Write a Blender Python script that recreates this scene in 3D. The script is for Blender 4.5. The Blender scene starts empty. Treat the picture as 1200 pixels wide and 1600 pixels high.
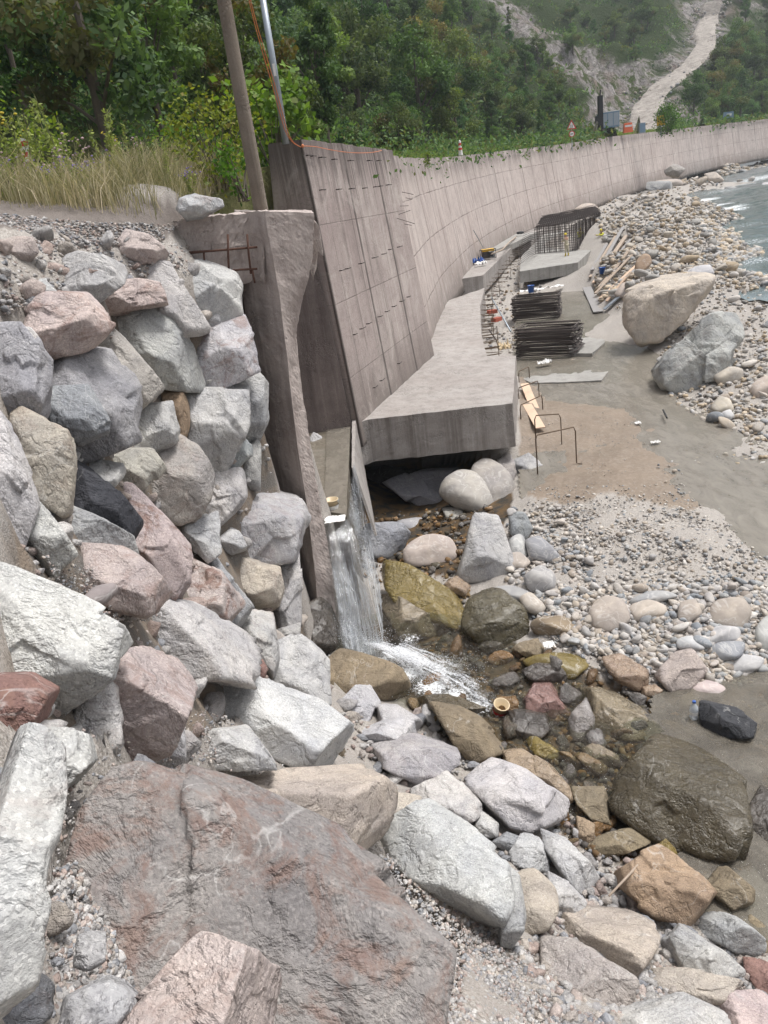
import bpy, bmesh, math, random
import numpy as np
from mathutils import Vector, Matrix, noise as mnoise
R = math.radians
random.seed(7); rng = np.random.default_rng(7)
S = bpy.context.scene; COL = S.collection

# ------------------------------------------------------------------ camera
PITCH, ROLL, F = R(21.6), R(8.0), 1200.0
fw = np.array([0, math.cos(PITCH), -math.sin(PITCH)])
_r0 = np.array([1., 0, 0]); _u0 = np.array([0, math.sin(PITCH), math.cos(PITCH)])
rc = math.cos(ROLL)*_r0 - math.sin(ROLL)*_u0
uc = math.sin(ROLL)*_r0 + math.cos(ROLL)*_u0
cd = bpy.data.cameras.new('camera'); cam = bpy.data.objects.new('camera', cd); COL.objects.link(cam)
cam.matrix_world = Matrix(((rc[0], uc[0], -fw[0], 0), (rc[1], uc[1], -fw[1], 0), (rc[2], uc[2], -fw[2], 0), (0, 0, 0, 1)))
cd.sensor_fit = 'HORIZONTAL'; cd.sensor_width = 36; cd.lens = 36; cd.clip_start = .05; cd.clip_end = 3000
S.camera = cam

# ------------------------------------------------------------------ world, sun, exposure
SUN_EL, SUN_AZ = R(68), R(78)          # azimuth measured from +Y towards +X
w = bpy.data.worlds.new('World'); S.world = w; w.use_nodes = True
nt = w.node_tree; bg = nt.nodes['Background']
sky = nt.nodes.new('ShaderNodeTexSky'); sky.sky_type = 'NISHITA'; sky.sun_disc = False
sky.sun_elevation = SUN_EL; sky.sun_rotation = SUN_AZ; sky.air_density = 1.0; sky.dust_density = 5; sky.ozone_density = .6
hs = nt.nodes.new('ShaderNodeHueSaturation'); hs.inputs['Saturation'].default_value = .32
nt.links.new(sky.outputs[0], hs.inputs['Color']); nt.links.new(hs.outputs[0], bg.inputs[0]); bg.inputs[1].default_value = .095
sl = bpy.data.lights.new('sun', 'SUN'); sl.energy = 1.5; sl.angle = R(14); sl.color = (1, .98, .955)
so = bpy.data.objects.new('sun', sl); COL.objects.link(so)
_sd = Vector((math.sin(SUN_AZ)*math.cos(SUN_EL), math.cos(SUN_AZ)*math.cos(SUN_EL), math.sin(SUN_EL)))
so.rotation_euler = _sd.to_track_quat('Z', 'Y').to_euler(); so.location = (30, 10, 60)
S.view_settings.view_transform = 'Standard'; S.view_settings.look = 'None'; S.view_settings.gamma = 1
S.view_settings.exposure = 1.0

# ------------------------------------------------------------------ helpers
def ray(u, v): return fw + rc*((u-600)/F) - uc*((v-800)/F)
def PD(u, v, D): d = ray(u, v); return d*(D/d[1])
def PZ(u, v, z): d = ray(u, v); return d*(z/d[2])
def proj(P):
    P = np.asarray(P, float); k = P@fw
    return 600+F*(P@rc)/k, 800-F*(P@uc)/k

_perm = rng.permutation(256); _perm = np.concatenate([_perm, _perm, _perm])
_gr = rng.normal(size=(256, 3)); _gr /= np.linalg.norm(_gr, axis=1)[:, None]
def noise3(P):
    P = np.asarray(P, float); I = np.floor(P).astype(int); f = P-I; I &= 255
    t = f*f*f*(f*(f*6-15)+10); out = 0
    for dx in (0, 1):
        wx = t[:, 0] if dx else 1-t[:, 0]
        for dy in (0, 1):
            wy = t[:, 1] if dy else 1-t[:, 1]
            for dz in (0, 1):
                wz = t[:, 2] if dz else 1-t[:, 2]
                g = _gr[_perm[_perm[_perm[I[:, 0]+dx]+I[:, 1]+dy]+I[:, 2]+dz]]
                out = out+wx*wy*wz*(g[:, 0]*(f[:, 0]-dx)+g[:, 1]*(f[:, 1]-dy)+g[:, 2]*(f[:, 2]-dz))
    return out
def fbm(P, o=4, lac=2.1, g=.5):
    a, s, out = 1., 1., 0
    for i in range(o):
        out = out+a*noise3(np.asarray(P)*s+17.3*i); a *= g; s *= lac
    return out

class RBF:
    def __init__(s, pts, smooth=0.0):
        p = np.array(pts, float); s.c = p[:, :2]; n = len(p)
        d = np.linalg.norm(s.c[:, None]-s.c[None], axis=2)
        A = np.zeros((n+3, n+3)); A[:n, :n] = -d - smooth*np.eye(n)*-1
        A[:n, n] = 1; A[:n, n+1:] = s.c; A[n, :n] = 1; A[n+1:, :n] = s.c.T
        s.w = np.linalg.solve(A, np.concatenate([p[:, 2], [0, 0, 0]])); s.n = n
    def __call__(s, x, y):
        x = np.atleast_1d(np.asarray(x, float)); y = np.atleast_1d(np.asarray(y, float)); sh = x.shape
        q = np.stack([x.ravel(), y.ravel()], 1); out = np.empty(len(q))
        for i in range(0, len(q), 20000):
            k = q[i:i+20000]; d = np.linalg.norm(k[:, None]-s.c[None], axis=2)
            out[i:i+20000] = -d@s.w[:s.n]+s.w[s.n]+k@s.w[s.n+1:]
        return out.reshape(sh)

def tag(o, label=None, cat=None, group=None, kind=None):
    if label: o['label'] = label
    if cat: o['category'] = cat
    if group: o['group'] = group
    if kind: o['kind'] = kind
    return o
def link(o, parent=None):
    COL.objects.link(o)
    if parent: o.parent = parent
    return o
def empty(name, loc=(0, 0, 0)):
    o = bpy.data.objects.new(name, None); o.location = loc; o.empty_display_size = .1; COL.objects.link(o); return o
def npmesh(name, V, T, smooth=True, attr=None):
    """V (n,3), T (m,k) constant polygon size"""
    V = np.asarray(V, np.float32); T = np.asarray(T, np.int32); k = T.shape[1]
    me = bpy.data.meshes.new(name); me.vertices.add(len(V)); me.vertices.foreach_set('co', V.ravel())
    me.loops.add(T.size); me.loops.foreach_set('vertex_index', T.ravel())
    me.polygons.add(len(T)); me.polygons.foreach_set('loop_start', np.arange(0, T.size, k, dtype=np.int32))
    me.polygons.foreach_set('loop_total', np.full(len(T), k, np.int32))
    if smooth: me.polygons.foreach_set('use_smooth', np.ones(len(T), bool))
    if attr is not None:
        for an, C in attr.items():
            a = me.color_attributes.new(an, 'FLOAT_COLOR', 'POINT')
            C = np.asarray(C, np.float32)
            if C.shape[1] == 3: C = np.concatenate([C, np.ones((len(C), 1), np.float32)], 1)
            a.data.foreach_set('color', C.ravel())
    me.update(calc_edges=True); return me
def wloc(o):
    v = Vector((0, 0, 0))
    while o: v += o.location; o = o.parent
    return v
def mobj(name, me, mat, parent=None, loc=None):
    """mesh given in world coordinates; becomes local to its parent or to loc"""
    o = bpy.data.objects.new(name, me)
    if parent:
        me.transform(Matrix.Translation(-wloc(parent)))
        if loc is not None: loc = Vector(loc)-wloc(parent)
    elif loc is not None: me.transform(Matrix.Translation(-Vector(loc)))
    if mat and not me.materials: me.materials.append(mat)
    if loc is not None and not parent: o.location = loc
    return link(o, parent)

class MB:
    """collects shapes for ONE mesh"""
    def __init__(s): s.v = []; s.f = []
    def add(s, V, Fc): b = len(s.v); s.v += [tuple(map(float, q)) for q in V]; s.f += [tuple(b+i for i in f) for f in Fc]; return s
    def prism(s, A, B):
        n = len(A); return s.add(list(A)+list(B), [tuple(range(n))[::-1], tuple(range(n, 2*n))]+[(i, (i+1) % n, n+(i+1) % n, n+i) for i in range(n)])
    def box(s, c, size, rz=0, M=None):
        x, y, z = [k/2 for k in size]; P = [Vector((a*x, b*y, d*z)) for d in (-1, 1) for a, b in ((-1, -1), (1, -1), (1, 1), (-1, 1))]
        Mx = M if M else Matrix.Rotation(rz, 3, 'Z'); P = [Mx@q+Vector(c) for q in P]
        return s.prism(P[:4], P[4:])
    def beam(s, a, b, wd, th, up=(0, 0, 1)):
        a = Vector(a); b = Vector(b); d = (b-a).normalized(); sd = d.cross(Vector(up))
        if sd.length < 1e-4: sd = Vector((1, 0, 0))
        sd.normalize(); u = sd.cross(d)
        q = [sd*(i*wd/2)+u*(j*th/2) for i, j in ((-1, -1), (1, -1), (1, 1), (-1, 1))]
        return s.prism([a+k for k in q], [b+k for k in q])
    def tube(s, pts, r, n=7, caps=True):
        pts = [Vector(p) for p in pts]; b = len(s.v); m = len(pts)
        rr = r if isinstance(r, (list, tuple)) else [r]*m; ref = None
        for i, p in enumerate(pts):
            d = (pts[min(i+1, m-1)]-pts[max(i-1, 0)]).normalized()
            if ref is None: ref = d.orthogonal().normalized()
            ref = (ref-d*ref.dot(d)).normalized(); bi = d.cross(ref)
            for k in range(n):
                a = 2*math.pi*k/n; s.v.append(tuple(p+(ref*math.cos(a)+bi*math.sin(a))*rr[i]))
        for i in range(m-1):
            for k in range(n): s.f.append((b+i*n+k, b+i*n+(k+1) % n, b+(i+1)*n+(k+1) % n, b+(i+1)*n+k))
        if caps: s.f.append(tuple(b+k for k in range(n))[::-1]); s.f.append(tuple(b+(m-1)*n+k for k in range(n)))
        return s
    def lathe(s, prof, c=(0, 0, 0), n=24, M=None):
        b = len(s.v); c = Vector(c)
        for r, z in prof:
            for k in range(n):
                a = 2*math.pi*k/n; q = Vector((r*math.cos(a), r*math.sin(a), z)); q = M@q if M else q; s.v.append(tuple(q+c))
        for i in range(len(prof)-1):
            for k in range(n): s.f.append((b+i*n+k, b+i*n+(k+1) % n, b+(i+1)*n+(k+1) % n, b+(i+1)*n+k))
        return s
    def build(s, name, mat, parent=None, loc=None, smooth=False, bevel=0, sub=0, rough=0, rscale=1.5):
        me = bpy.data.meshes.new(name); me.from_pydata(s.v, [], s.f); me.update()
        if bevel or sub or rough:
            bm = bmesh.new(); bm.from_mesh(me)
            bmesh.ops.recalc_face_normals(bm, faces=bm.faces)
            if bevel: bmesh.ops.bevel(bm, geom=bm.edges[:], offset=bevel, segments=2, affect='EDGES', profile=.6)
            if sub:
                for _ in range(40):
                    es = [e for e in bm.edges if e.calc_length() > sub]
                    if not es or len(bm.verts) > 60000: break
                    bmesh.ops.triangulate(bm, faces=[f for f in bm.faces if len(f.verts) > 4])
                    es = [e for e in bm.edges if e.calc_length() > sub]
                    bmesh.ops.subdivide_edges(bm, edges=es, cuts=1, use_grid_fill=True)
            if rough:
                bm.normal_update(); P = np.array([v.co[:] for v in bm.verts]); d = fbm(P*rscale, 4)*rough*1.6+fbm(P*rscale*7+5, 2)*rough*.5
                for v, k in zip(bm.verts, d): v.co += v.normal*float(k)
            bm.to_mesh(me); bm.free()
        else:
            bm = bmesh.new(); bm.from_mesh(me); bmesh.ops.recalc_face_normals(bm, faces=bm.faces); bm.to_mesh(me); bm.free()
        if smooth: me.polygons.foreach_set('use_smooth', np.ones(len(me.polygons), bool))
        return mobj(name, me, mat, parent, loc)

# ------------------------------------------------------------------ materials
class NT:
    def __init__(s, name):
        s.m = bpy.data.materials.new(name); s.m.use_nodes = True; s.t = s.m.node_tree; s.b = s.t.nodes['Principled BSDF']
        s.out = s.t.nodes['Material Output']
    def n(s, typ, **kw):
        nd = s.t.nodes.new('ShaderNode'+typ)
        for k, v in kw.items():
            if hasattr(nd, k): setattr(nd, k, v)
        return nd
    def set(s, sock, v):
        if hasattr(v, 'links'): s.t.links.new(v, sock)
        elif v is not None:
            if sock.type == 'RGBA' and not hasattr(v, '__len__'): v = (v, v, v, 1)
            if sock.type == 'RGBA' and len(v) == 3: v = (*v, 1)
            sock.default_value = v
    def noise(s, vec, scale, detail=5, rough=.55, dist=0, out='Fac'):
        nd = s.n('TexNoise'); s.set(nd.inputs['Vector'], vec); nd.inputs['Scale'].default_value = scale
        nd.inputs['Detail'].default_value = detail; nd.inputs['Roughness'].default_value = rough; nd.inputs['Distortion'].default_value = dist
        return nd.outputs[out]
    def vor(s, vec, scale, feature='F1', out='Distance', rnd=1):
        nd = s.n('TexVoronoi', feature=feature); s.set(nd.inputs['Vector'], vec); nd.inputs['Scale'].default_value = scale
        nd.inputs['Randomness'].default_value = rnd; return nd.outputs[out]
    def ramp(s, v, a, b, lo=0, hi=1):
        nd = s.n('MapRange', clamp=True); s.set(nd.inputs[0], v); nd.inputs[1].default_value = a; nd.inputs[2].default_value = b
        nd.inputs[3].default_value = lo; nd.inputs[4].default_value = hi; return nd.outputs[0]
    def mix(s, f, a, b, mode='MIX'):
        nd = s.n('MixRGB'); nd.blend_type = mode; s.set(nd.inputs[0], f); s.set(nd.inputs[1], a); s.set(nd.inputs[2], b); return nd.outputs[0]
    def math(s, op, a, b=0, c=None):
        nd = s.n('Math'); nd.operation = op; s.set(nd.inputs[0], a); s.set(nd.inputs[1], b)
        if c is not None: s.set(nd.inputs[2], c)
        return nd.outputs[0]
    def map(s, vec, scale=(1, 1, 1), rot=(0, 0, 0), loc=None):
        nd = s.n('Mapping'); s.set(nd.inputs[0], vec); nd.inputs['Scale'].default_value = scale; nd.inputs['Rotation'].default_value = rot
        if loc is not None: s.set(nd.inputs['Location'], loc)
        return nd.outputs[0]
    def bump(s, h, strength=.5, dist=.02, nrm=None):
        nd = s.n('Bump'); s.set(nd.inputs['Height'], h); nd.inputs['Strength'].default_value = strength; nd.inputs['Distance'].default_value = dist
        if nrm: s.set(nd.inputs['Normal'], nrm)
        return nd.outputs[0]
    def coord(s, k='Object'):
        if not hasattr(s, '_tc'): s._tc = s.n('TexCoord')
        return s._tc.outputs[k]
    def fin(s, col=None, rough=None, nrm=None, metal=None, spec=None):
        if col is not None: s.set(s.b.inputs['Base Color'], col)
        if rough is not None: s.set(s.b.inputs['Roughness'], rough)
        if nrm is not None: s.set(s.b.inputs['Normal'], nrm)
        if metal is not None: s.set(s.b.inputs['Metallic'], metal)
        if spec is not None: s.set(s.b.inputs['Specular IOR Level'], spec)
        return s.m

def rock_material(name, wet=False, attr=False, rounded=False, mottled=False):
    m = NT(name); oi = m.n('ObjectInfo'); co = m.coord()
    off = m.n('VectorMath'); off.operation = 'ADD'; m.set(off.inputs[0], co)
    sc = m.n('VectorMath'); sc.operation = 'SCALE'; m.set(sc.inputs[3], m.math('MULTIPLY', oi.outputs['Random'], 37.)); sc.inputs[0].default_value = (1, .7, .4)
    m.set(off.inputs[1], sc.outputs[0]); co = off.outputs[0]
    if attr:
        at = m.n('Attribute'); at.attribute_name = 'tint'; base = at.outputs['Color']; stain = 0.0
    else:
        base = oi.outputs['Color']; stain = m.math('SUBTRACT', 1, oi.outputs['Alpha'])
    big = m.noise(co, 1.3, 5, .6, .6); mid = m.noise(co, 6, 6, .65, .3); fine = m.noise(co, 45, 4, .7)
    c = m.mix(m.ramp(big, .35, .68), m.mix(1, base, (.80, .80, .82, 1), 'MULTIPLY'), m.mix(1, base, (1.14, 1.12, 1.08, 1), 'MULTIPLY'))
    c = m.mix(m.ramp(mid, .3, .7, 0, .45), c, m.mix(1, c, (.66, .64, .64, 1), 'MULTIPLY'))
    if not rounded:
        # crystals: light and dark grains
        g = m.vor(co, 75, 'F1', 'Color'); sep = m.n('SeparateColor'); m.set(sep.inputs[0], g)
        c = m.mix(m.ramp(sep.outputs[0], .78, .84, 0, .34), c, m.mix(1, c, (.45, .44, .46, 1), 'MULTIPLY'))
        c = m.mix(m.ramp(sep.outputs[1], .75, .85, 0, .5), c, m.mix(1, c, (1.45, 1.44, 1.42, 1), 'MULTIPLY'))
        # rusty and red stains in soft patches
        st = m.noise(co, 2.6, 6, .75, .8)
        sm = m.math('MULTIPLY', m.ramp(st, .50, .62), stain)
        c = m.mix(sm, c, m.mix(m.noise(co, 9, 3), (.14, .065, .06, 1), (.27, .18, .13, 1)))
        if mottled:
            a1 = m.noise(co, 7.5, 7, .8, .9); a2 = m.noise(co, 19, 6, .75, .5); zone = m.noise(co, 1.1, 4, .6, .6)
            c = m.mix(m.ramp(a1, .49, .52, 0, .85), c, (.14, .085, .08, 1)); c = m.mix(m.ramp(a2, .53, .56, 0, .85), c, (.60, .59, .58, 1)); c = m.mix(m.math('MULTIPLY', m.ramp(m.noise(co, 4.2, 6, .8, 1.2), .56, .60), m.ramp(zone, .45, .55)), c, (.12, .035, .035, 1))
            c = m.mix(m.math('MULTIPLY', m.ramp(m.noise(co, 3.1, 5, .7, .8), .60, .64), m.ramp(zone, .50, .40)), c, (.36, .20, .08, 1))
        # pale veins
        vn = m.math('ABSOLUTE', m.math('SUBTRACT', m.noise(m.map(co, (1, .6, 1.4), (.4, .7, .2)), 1.7, 3, .5, 1.2), .5))
        c = m.mix(m.math('MULTIPLY', m.ramp(vn, .0, .012, .3, 0), m.ramp(m.noise(co, 1.1, 3), .5, .6)), c, (.66, .65, .63, 1))
    else:
        vn = m.math('ABSOLUTE', m.math('SUBTRACT', m.noise(m.map(co, (1, .5, 1.6), (.4, .7, .2)), 2.2, 3, .5, 1.0), .5))
        c = m.mix(m.ramp(vn, .0, .02, .35, 0), c, (.7, .68, .65, 1))
    fl = m.vor(m.map(co, (1, 1.5, .8), (.3, .5, .1)), 5, 'F1', 'Color'); fs = m.n('SeparateColor'); m.set(fs.inputs[0], fl)
    h = m.math('ADD', m.math('MULTIPLY', mid, .9), m.math('MULTIPLY', fine, .16 if not rounded else .10))
    if not rounded: h = m.math('ADD', h, m.math('MULTIPLY', m.math('MULTIPLY', fs.outputs[0], m.ramp(big, .4, .6)), .22))
    if not rounded:
        rd = m.math('ABSOLUTE', m.math('SUBTRACT', m.noise(m.map(co, (1, 1.3, .8), (.5, .3, .9)), 2.0, 6, .6, .3), .5)); h = m.math('ADD', h, m.ramp(rd, 0, .06, -.5, 0))
    if wet: return m.fin(c, m.ramp(mid, .3, .7, .12, .38), m.bump(h, .8, .05), spec=.6)
    return m.fin(c, m.ramp(mid, .3, .7, .75, .95), m.bump(h, .75 if not rounded else .35, .05 if not rounded else .02), spec=.25)

def concrete_material(name, base=(.34, .31, .295), dark=(.17, .15, .14), light=(.46, .43, .40), streak=True, rough=.9, boards=0., wet=0):
    m = NT(name); co = m.coord()
    big = m.noise(co, .35, 6, .6, .5); mid = m.noise(co, 2.2, 7, .65)
    c = m.mix(m.ramp(big, .35, .65), base, m.mix(.5, base, light)); c = m.mix(m.ramp(mid, .45, .75, 0, .55), c, dark)
    if streak:
        s1 = m.noise(m.map(co, (1.6, 1.6, .09)), 1.4, 5, .6); s2 = m.noise(m.map(co, (5, 5, .16)), 1.6, 4, .6)
        gn = m.n('NewGeometry'); gx = m.n('SeparateXYZ'); m.set(gx.inputs[0], gn.outputs['Normal']); vf = m.ramp(m.math('ABSOLUTE', gx.outputs[2]), .5, .85, 1, 0)
        c = m.mix(m.math('MULTIPLY', vf, m.ramp(s1, .5, .68, 0, .7)), c, dark); c = m.mix(m.math('MULTIPLY', vf, m.ramp(s2, .55, .7, 0, .55)), c, light)
    c = m.mix(m.ramp(m.noise(co, 30, 4, .7), .35, .75, 0, .45), c, dark)
    ag = m.n('SeparateColor'); m.set(ag.inputs[0], m.vor(co, 26, 'F1', 'Color')); am = m.ramp(m.noise(co, .9, 6, .7, .6), .52, .6); c = m.mix(m.math('MULTIPLY', am, m.ramp(ag.outputs[0], .2, .9, 0, .55)), c, m.mix(ag.outputs[1], tuple(k*.6 for k in dark)+(1,), light))
    pits = m.vor(co, 14, 'F1'); h = m.math('ADD', m.noise(co, 18, 6, .7), m.ramp(pits, .02, .12, -.6, 0))
    h = m.math('ADD', h, m.math('MULTIPLY', mid, 1.3)); h = m.math('ADD', h, m.math('MULTIPLY', am, m.math('MULTIPLY', m.vor(co, 26), -2.)))
    if boards:
        wv = m.n('TexWave'); wv.wave_type = 'BANDS'; wv.bands_direction = 'X'
    return m.fin(c, rough if not wet else m.ramp(mid, .3, .7, .25, .7), m.bump(h, .5, .025), spec=.3)

def plain(name, col, rough=.6, metal=0, var=.25, scale=8, spec=.4, bump=.1):
    m = NT(name); co = m.coord(); n = m.noise(co, scale, 5, .6)
    d = tuple(k*(1-var) for k in col); l = tuple(min(1, k*(1+var)) for k in col)
    return m.fin(m.mix(n, (*d, 1), (*l, 1)), rough, m.bump(m.noise(co, scale*5, 3), bump, .01), metal, spec)

M = {}
M['rock'] = rock_material('broken_rock'); M['rockwet'] = rock_material('wet_rock', wet=True)
M['rockmottled'] = rock_material('mottled_boulder', mottled=True); M['cobble'] = rock_material('river_cobble', rounded=True); M['cobwet'] = rock_material('wet_cobble', rounded=True, wet=True)
M['pebbles'] = rock_material('gravel_stones', attr=True, rounded=True); M['rubble'] = rock_material('rubble_chips', attr=True)
M['wall'] = concrete_material('wall_concrete', (.40, .35, .325), (.20, .17, .16), (.55, .50, .46))
M['farwall'] = concrete_material('far_wall_concrete', (.44, .37, .345), (.24, .20, .19), (.56, .49, .46))
M['abut'] = concrete_material('abutment_concrete', (.45, .385, .355), (.22, .18, .165), (.60, .54, .50))
M['slab'] = concrete_material('slab_concrete', (.34, .31, .29), (.16, .14, .125), (.47, .45, .43), streak=True)
M['sill'] = concrete_material('wet_sill_concrete', (.16, .135, .10), (.07, .06, .045), (.28, .26, .23), streak=False, wet=1)
M['newconc'] = concrete_material('fresh_concrete', (.33, .32, .30), (.17, .16, .145), (.44, .43, .41))
M['recess'] = concrete_material('shade_tinted_culvert_concrete', (.20, .165, .155), (.10, .08, .075), (.30, .26, .24)); M['rust'] = plain('rusty_steel', (.10, .05, .035), .85, .2, .5, 14)  # culvert concrete is darkened to carry the recess shadow in its colour
M['rebar'] = plain('dark_rebar', (.085, .07, .065), .6, .5, .4, 9)
M['rebarbrown'] = plain('brown_rebar', (.13, .09, .06), .7, .4, .4, 9)
# ------------------------------------------------------------------ the wall's plan
def base_pt(u, v, z): return PZ(u, v, z)
WB = [(-.44, 24.9, -6.6), (2.75, 34.2, -6.4), (6.3, 51.5, -6.15), (12.0, 72, -5.75), (19.6, 92, -5.2), (27.6, 108, -4.6),
      (36.0, 121, -4.1), (47.5, 139, -3.4), (66, 165, -2.4), (92, 196, -1.5), (125, 225, -.9), (170, 255, 0)]
WT = [(-.87, 24.5, 2.05), (1.93, 34.0, 1.93), (5.1, 51.3, 2.35), (10.6, 72.5, 3.05), (18.3, 92.8, 3.8), (26.4, 109, 4.35),
      (34.9, 122.2, 4.8), (46.4, 140.2, 5.6), (65, 166.3, 6.4), (91, 197.3, 7.3), (124, 226.5, 7.9), (169, 257, 9)]
def dens(P, n=14):
    P = np.array(P, float); out = []
    for i in range(len(P)-1):
        p0 = P[max(i-1, 0)]; p1 = P[i]; p2 = P[i+1]; p3 = P[min(i+2, len(P)-1)]
        for k in range(n):
            t = k/n; out.append(.5*((2*p1)+(-p0+p2)*t+(2*p0-5*p1+4*p2-p3)*t*t+(-p0+3*p1-3*p2+p3)*t**3))
    out.append(P[-1]); return np.array(out)

# ------------------------------------------------------------------ river bed and rubble slope (one height field)
bed = []
def cD(*a):
    for u, v, D in a: bed.append(PD(u, v, D))
def cZ(*a):
    for u, v, z in a: bed.append(PZ(u, v, z))
cD((0, 350, 12), (150, 362, 14), (250, 372, 15.2), (0, 325, 14), (150, 328, 16), (300, 333, 16.5), (390, 335, 17),
   (0, 420, 9.5), (150, 430, 12), (300, 440, 14.7), (360, 430, 15.5),
   (0, 540, 8), (100, 520, 10.2), (200, 530, 12.4), (300, 530, 14.2), (370, 530, 15.2),
   (0, 650, 7), (100, 640, 9.2), (200, 640, 11.6), (300, 640, 13.7), (400, 640, 15.2),
   (0, 760, 6), (100, 760, 8.1), (200, 760, 10.4), (300, 760, 12.8), (400, 740, 14.9),
   (0, 900, 4.7), (100, 900, 6.4), (200, 900, 8.5), (300, 900, 10.9), (400, 900, 13.2), (460, 920, 14.6),
   (0, 1020, 3.8), (100, 1020, 5.1), (200, 1020, 6.8), (300, 1020, 8.9), (400, 1020, 11.3), (480, 1030, 13.3),
   (0, 1150, 3.0), (100, 1150, 3.9), (200, 1150, 5.1), (300, 1150, 6.8), (400, 1150, 8.6), (520, 1120, 11.2), (600, 1120, 12.2),
   (0, 1300, 2.4), (200, 1300, 3.5), (400, 1300, 5.2), (600, 1300, 7.6), (750, 1300, 9),
   (0, 1450, 2.0), (200, 1450, 2.7), (400, 1450, 3.8), (600, 1450, 5.2), (750, 1450, 6.4), (900, 1450, 7.2),
   (0, 1600, 1.7), (200, 1600, 2.2), (400, 1600, 2.9), (600, 1600, 3.7), (800, 1600, 4.5), (1000, 1600, 5.3), (1200, 1600, 6))
cZ((580, 1030, -9.35), (640, 1010, -9.3), (690, 1080, -9.45), (750, 1130, -9.45), (850, 1180, -9.6), (920, 1240, -9.6), (1000, 1330, -9.6), (1090, 1400, -9.5),
   (1100, 1120, -9.85), (1050, 1110, -9.8), (1180, 1120, -9.9), (1180, 1250, -9.95), (1190, 1330, -9.95), (1260, 1200, -10), (1180, 1060, -9.7), (1260, 1050, -9.8),
   (820, 1030, -9.35), (900, 1000, -9.2), (1000, 1010, -9.3), (1100, 1030, -9.35), (950, 950, -9.05), (1050, 950, -9.0), (1180, 980, -9.2), (1100, 850, -8.8), (960, 880, -8.9), (900, 800, -8.78),
   (830, 780, -8.75), (1000, 780, -8.74), (850, 900, -9.05), (780, 900, -9.2), (700, 900, -9.3), (640, 890, -9.3), (600, 950, -9.4), (1160, 880, -8.9), (1100, 800, -8.8), (1150, 850, -8.95),
   (850, 700, -8.72), (950, 700, -8.7), (1020, 730, -8.74), (850, 620, -8.56), (950, 640, -8.62), (1000, 690, -8.74), (900, 560, -8.35), (840, 560, -8.3), (860, 480, -7.85), (900, 445, -7.2), (850, 440, -7.0), (790, 500, -8.0), (780, 460, -7.4),
   (1010, 620, -8.98), (1080, 700, -9.1), (1150, 760, -9.2), (1200, 820, -9.3), (960, 560, -8.65), (935, 500, -8.25), (920, 460, -7.8), (1280, 850, -9.4), (1250, 740, -9.15),
   (990, 580, -8.65), (1010, 540, -8.25), (1060, 630, -8.8), (1130, 680, -8.85), (1200, 700, -8.8), (940, 470, -7.6))
cZ((880, 385, -6.9), (850, 375, -6.7), (928, 368, -6.7), (820, 400, -6.8), (780, 430, -7.1), (800, 412, -7.0), (860, 420, -7.0), (890, 425, -7.1), (860, 355, -6.2))
cD((975, 430, 50), (1010, 395, 55), (1000, 350, 68), (1050, 340, 69), (1020, 312, 84), (935, 350, 74), (950, 400, 58), (1100, 375, 58), (1060, 420, 49), (1120, 440, 45),
   (1040, 470, 43), (1120, 500, 38), (1190, 480, 39), (1190, 600, 29), (1130, 560, 32.5), (1250, 560, 31), (900, 345, 80), (1060, 300, 95), (1000, 300, 100), (1260, 650, 27))
cZ((1195, 440, -8.2), (1200, 400, -8.2), (1170, 372, -8.0), (1140, 345, -7.8), (1118, 322, -7.2), (1180, 320, -7.8), (1230, 340, -8), (1150, 296, -6.6), (1200, 285, -6.6), (1300, 300, -7), (1190, 350, -8), (1240, 380, -8.3), (1250, 310, -7.4),
   (1130, 272, -4.6), (1080, 285, -4.9), (1180, 258, -3.4), (1100, 268, -4.0), (1060, 288, -4.4))
bed += [(-3.2, 17, .3), (-3, 18.5, .35), (-3, 20, .4), (-3, 22, .6), (-5, 18, .7), (-7, 18, .8), (-4.5, 20, .6), (-5, 22, .8), (-3.2, 24, 1), (-9, 17, .9), (-2.9, 16.9, .25), (-7, 21, .9), (-1.2, 14.9, -9.25), (-1.45, 15.3, -9.2), (-1.95, 15.5, -7.5), (-1.1, 16, -9.3), (-2.3, 16.2, -7.5), (0.2, 25.3, -9.9), (2, 25.3, -9.9), (1, 27.5, -10.1), (2.6, 27, -10), (3.7, 25.2, -9.25), (0, 29.5, -10), (2.5, 29.5, -9.9), (0, 32, -7.9), (3, 31.5, -7.9), (4.9, 30, -7.9), (4.7, 27.5, -8.0), (5.8, 28, -8.6), (5.6, 25.5, -8.85), (-20, 26, 1.2), (-12, 27, 1.2), (-40, 20, 2),(-2.0, 17, -9.3), (-1.9, 19, -9.4), (-2.0, 22, -9.4), (-1.0, 17, -9.4), (-.9, 20, -9.4), (-1.9, 24.4, -9.4), (-.4, 18, -9.35), (0, 21, -9.4), (-.3, 23.5, -9.6), (1.5, 23.6, -9.55), (4, 24.5, -9.1), (-3, 30, -8.5), (6, 40, -8.6), (4, 50, -8), (-6, 30, 1.2), (-9, 22, .9), (-25, 15, 1.5), (-14, 10, 1.), (-12, 2, .2), (-6, 0, -.6),
        (-30, -10, 1), (0, 0, -1.9), (1.5, -1, -3.6), (3, 2, -5.2), (6, 0, -7.5), (9, 2, -9.2), (0, -6, -2), (-3, -3, -1), (10, -6, -9.4), (16, 8, -9.9), (20, 14, -8.6), (28, 16, -7.2), (20, 0, -8.6),
        (34, 25, -7), (45, 40, -7.8), (60, 70, -7), (80, 60, -4), (110, 100, -3), (160, 180, -2), (60, 30, -3), (90, 150, -5.2), (140, 210, -3.5), (240, 300, 0), (60, 0, 0), (30, -20, -4), (140, 100, 6)]
bed += [(a+.9, b-1.2, c-.25) for a, b, c in WB[6:]]
H0 = RBF(bed)
BIAS = .10
def H(x, y): return H0(x, y)
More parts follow.
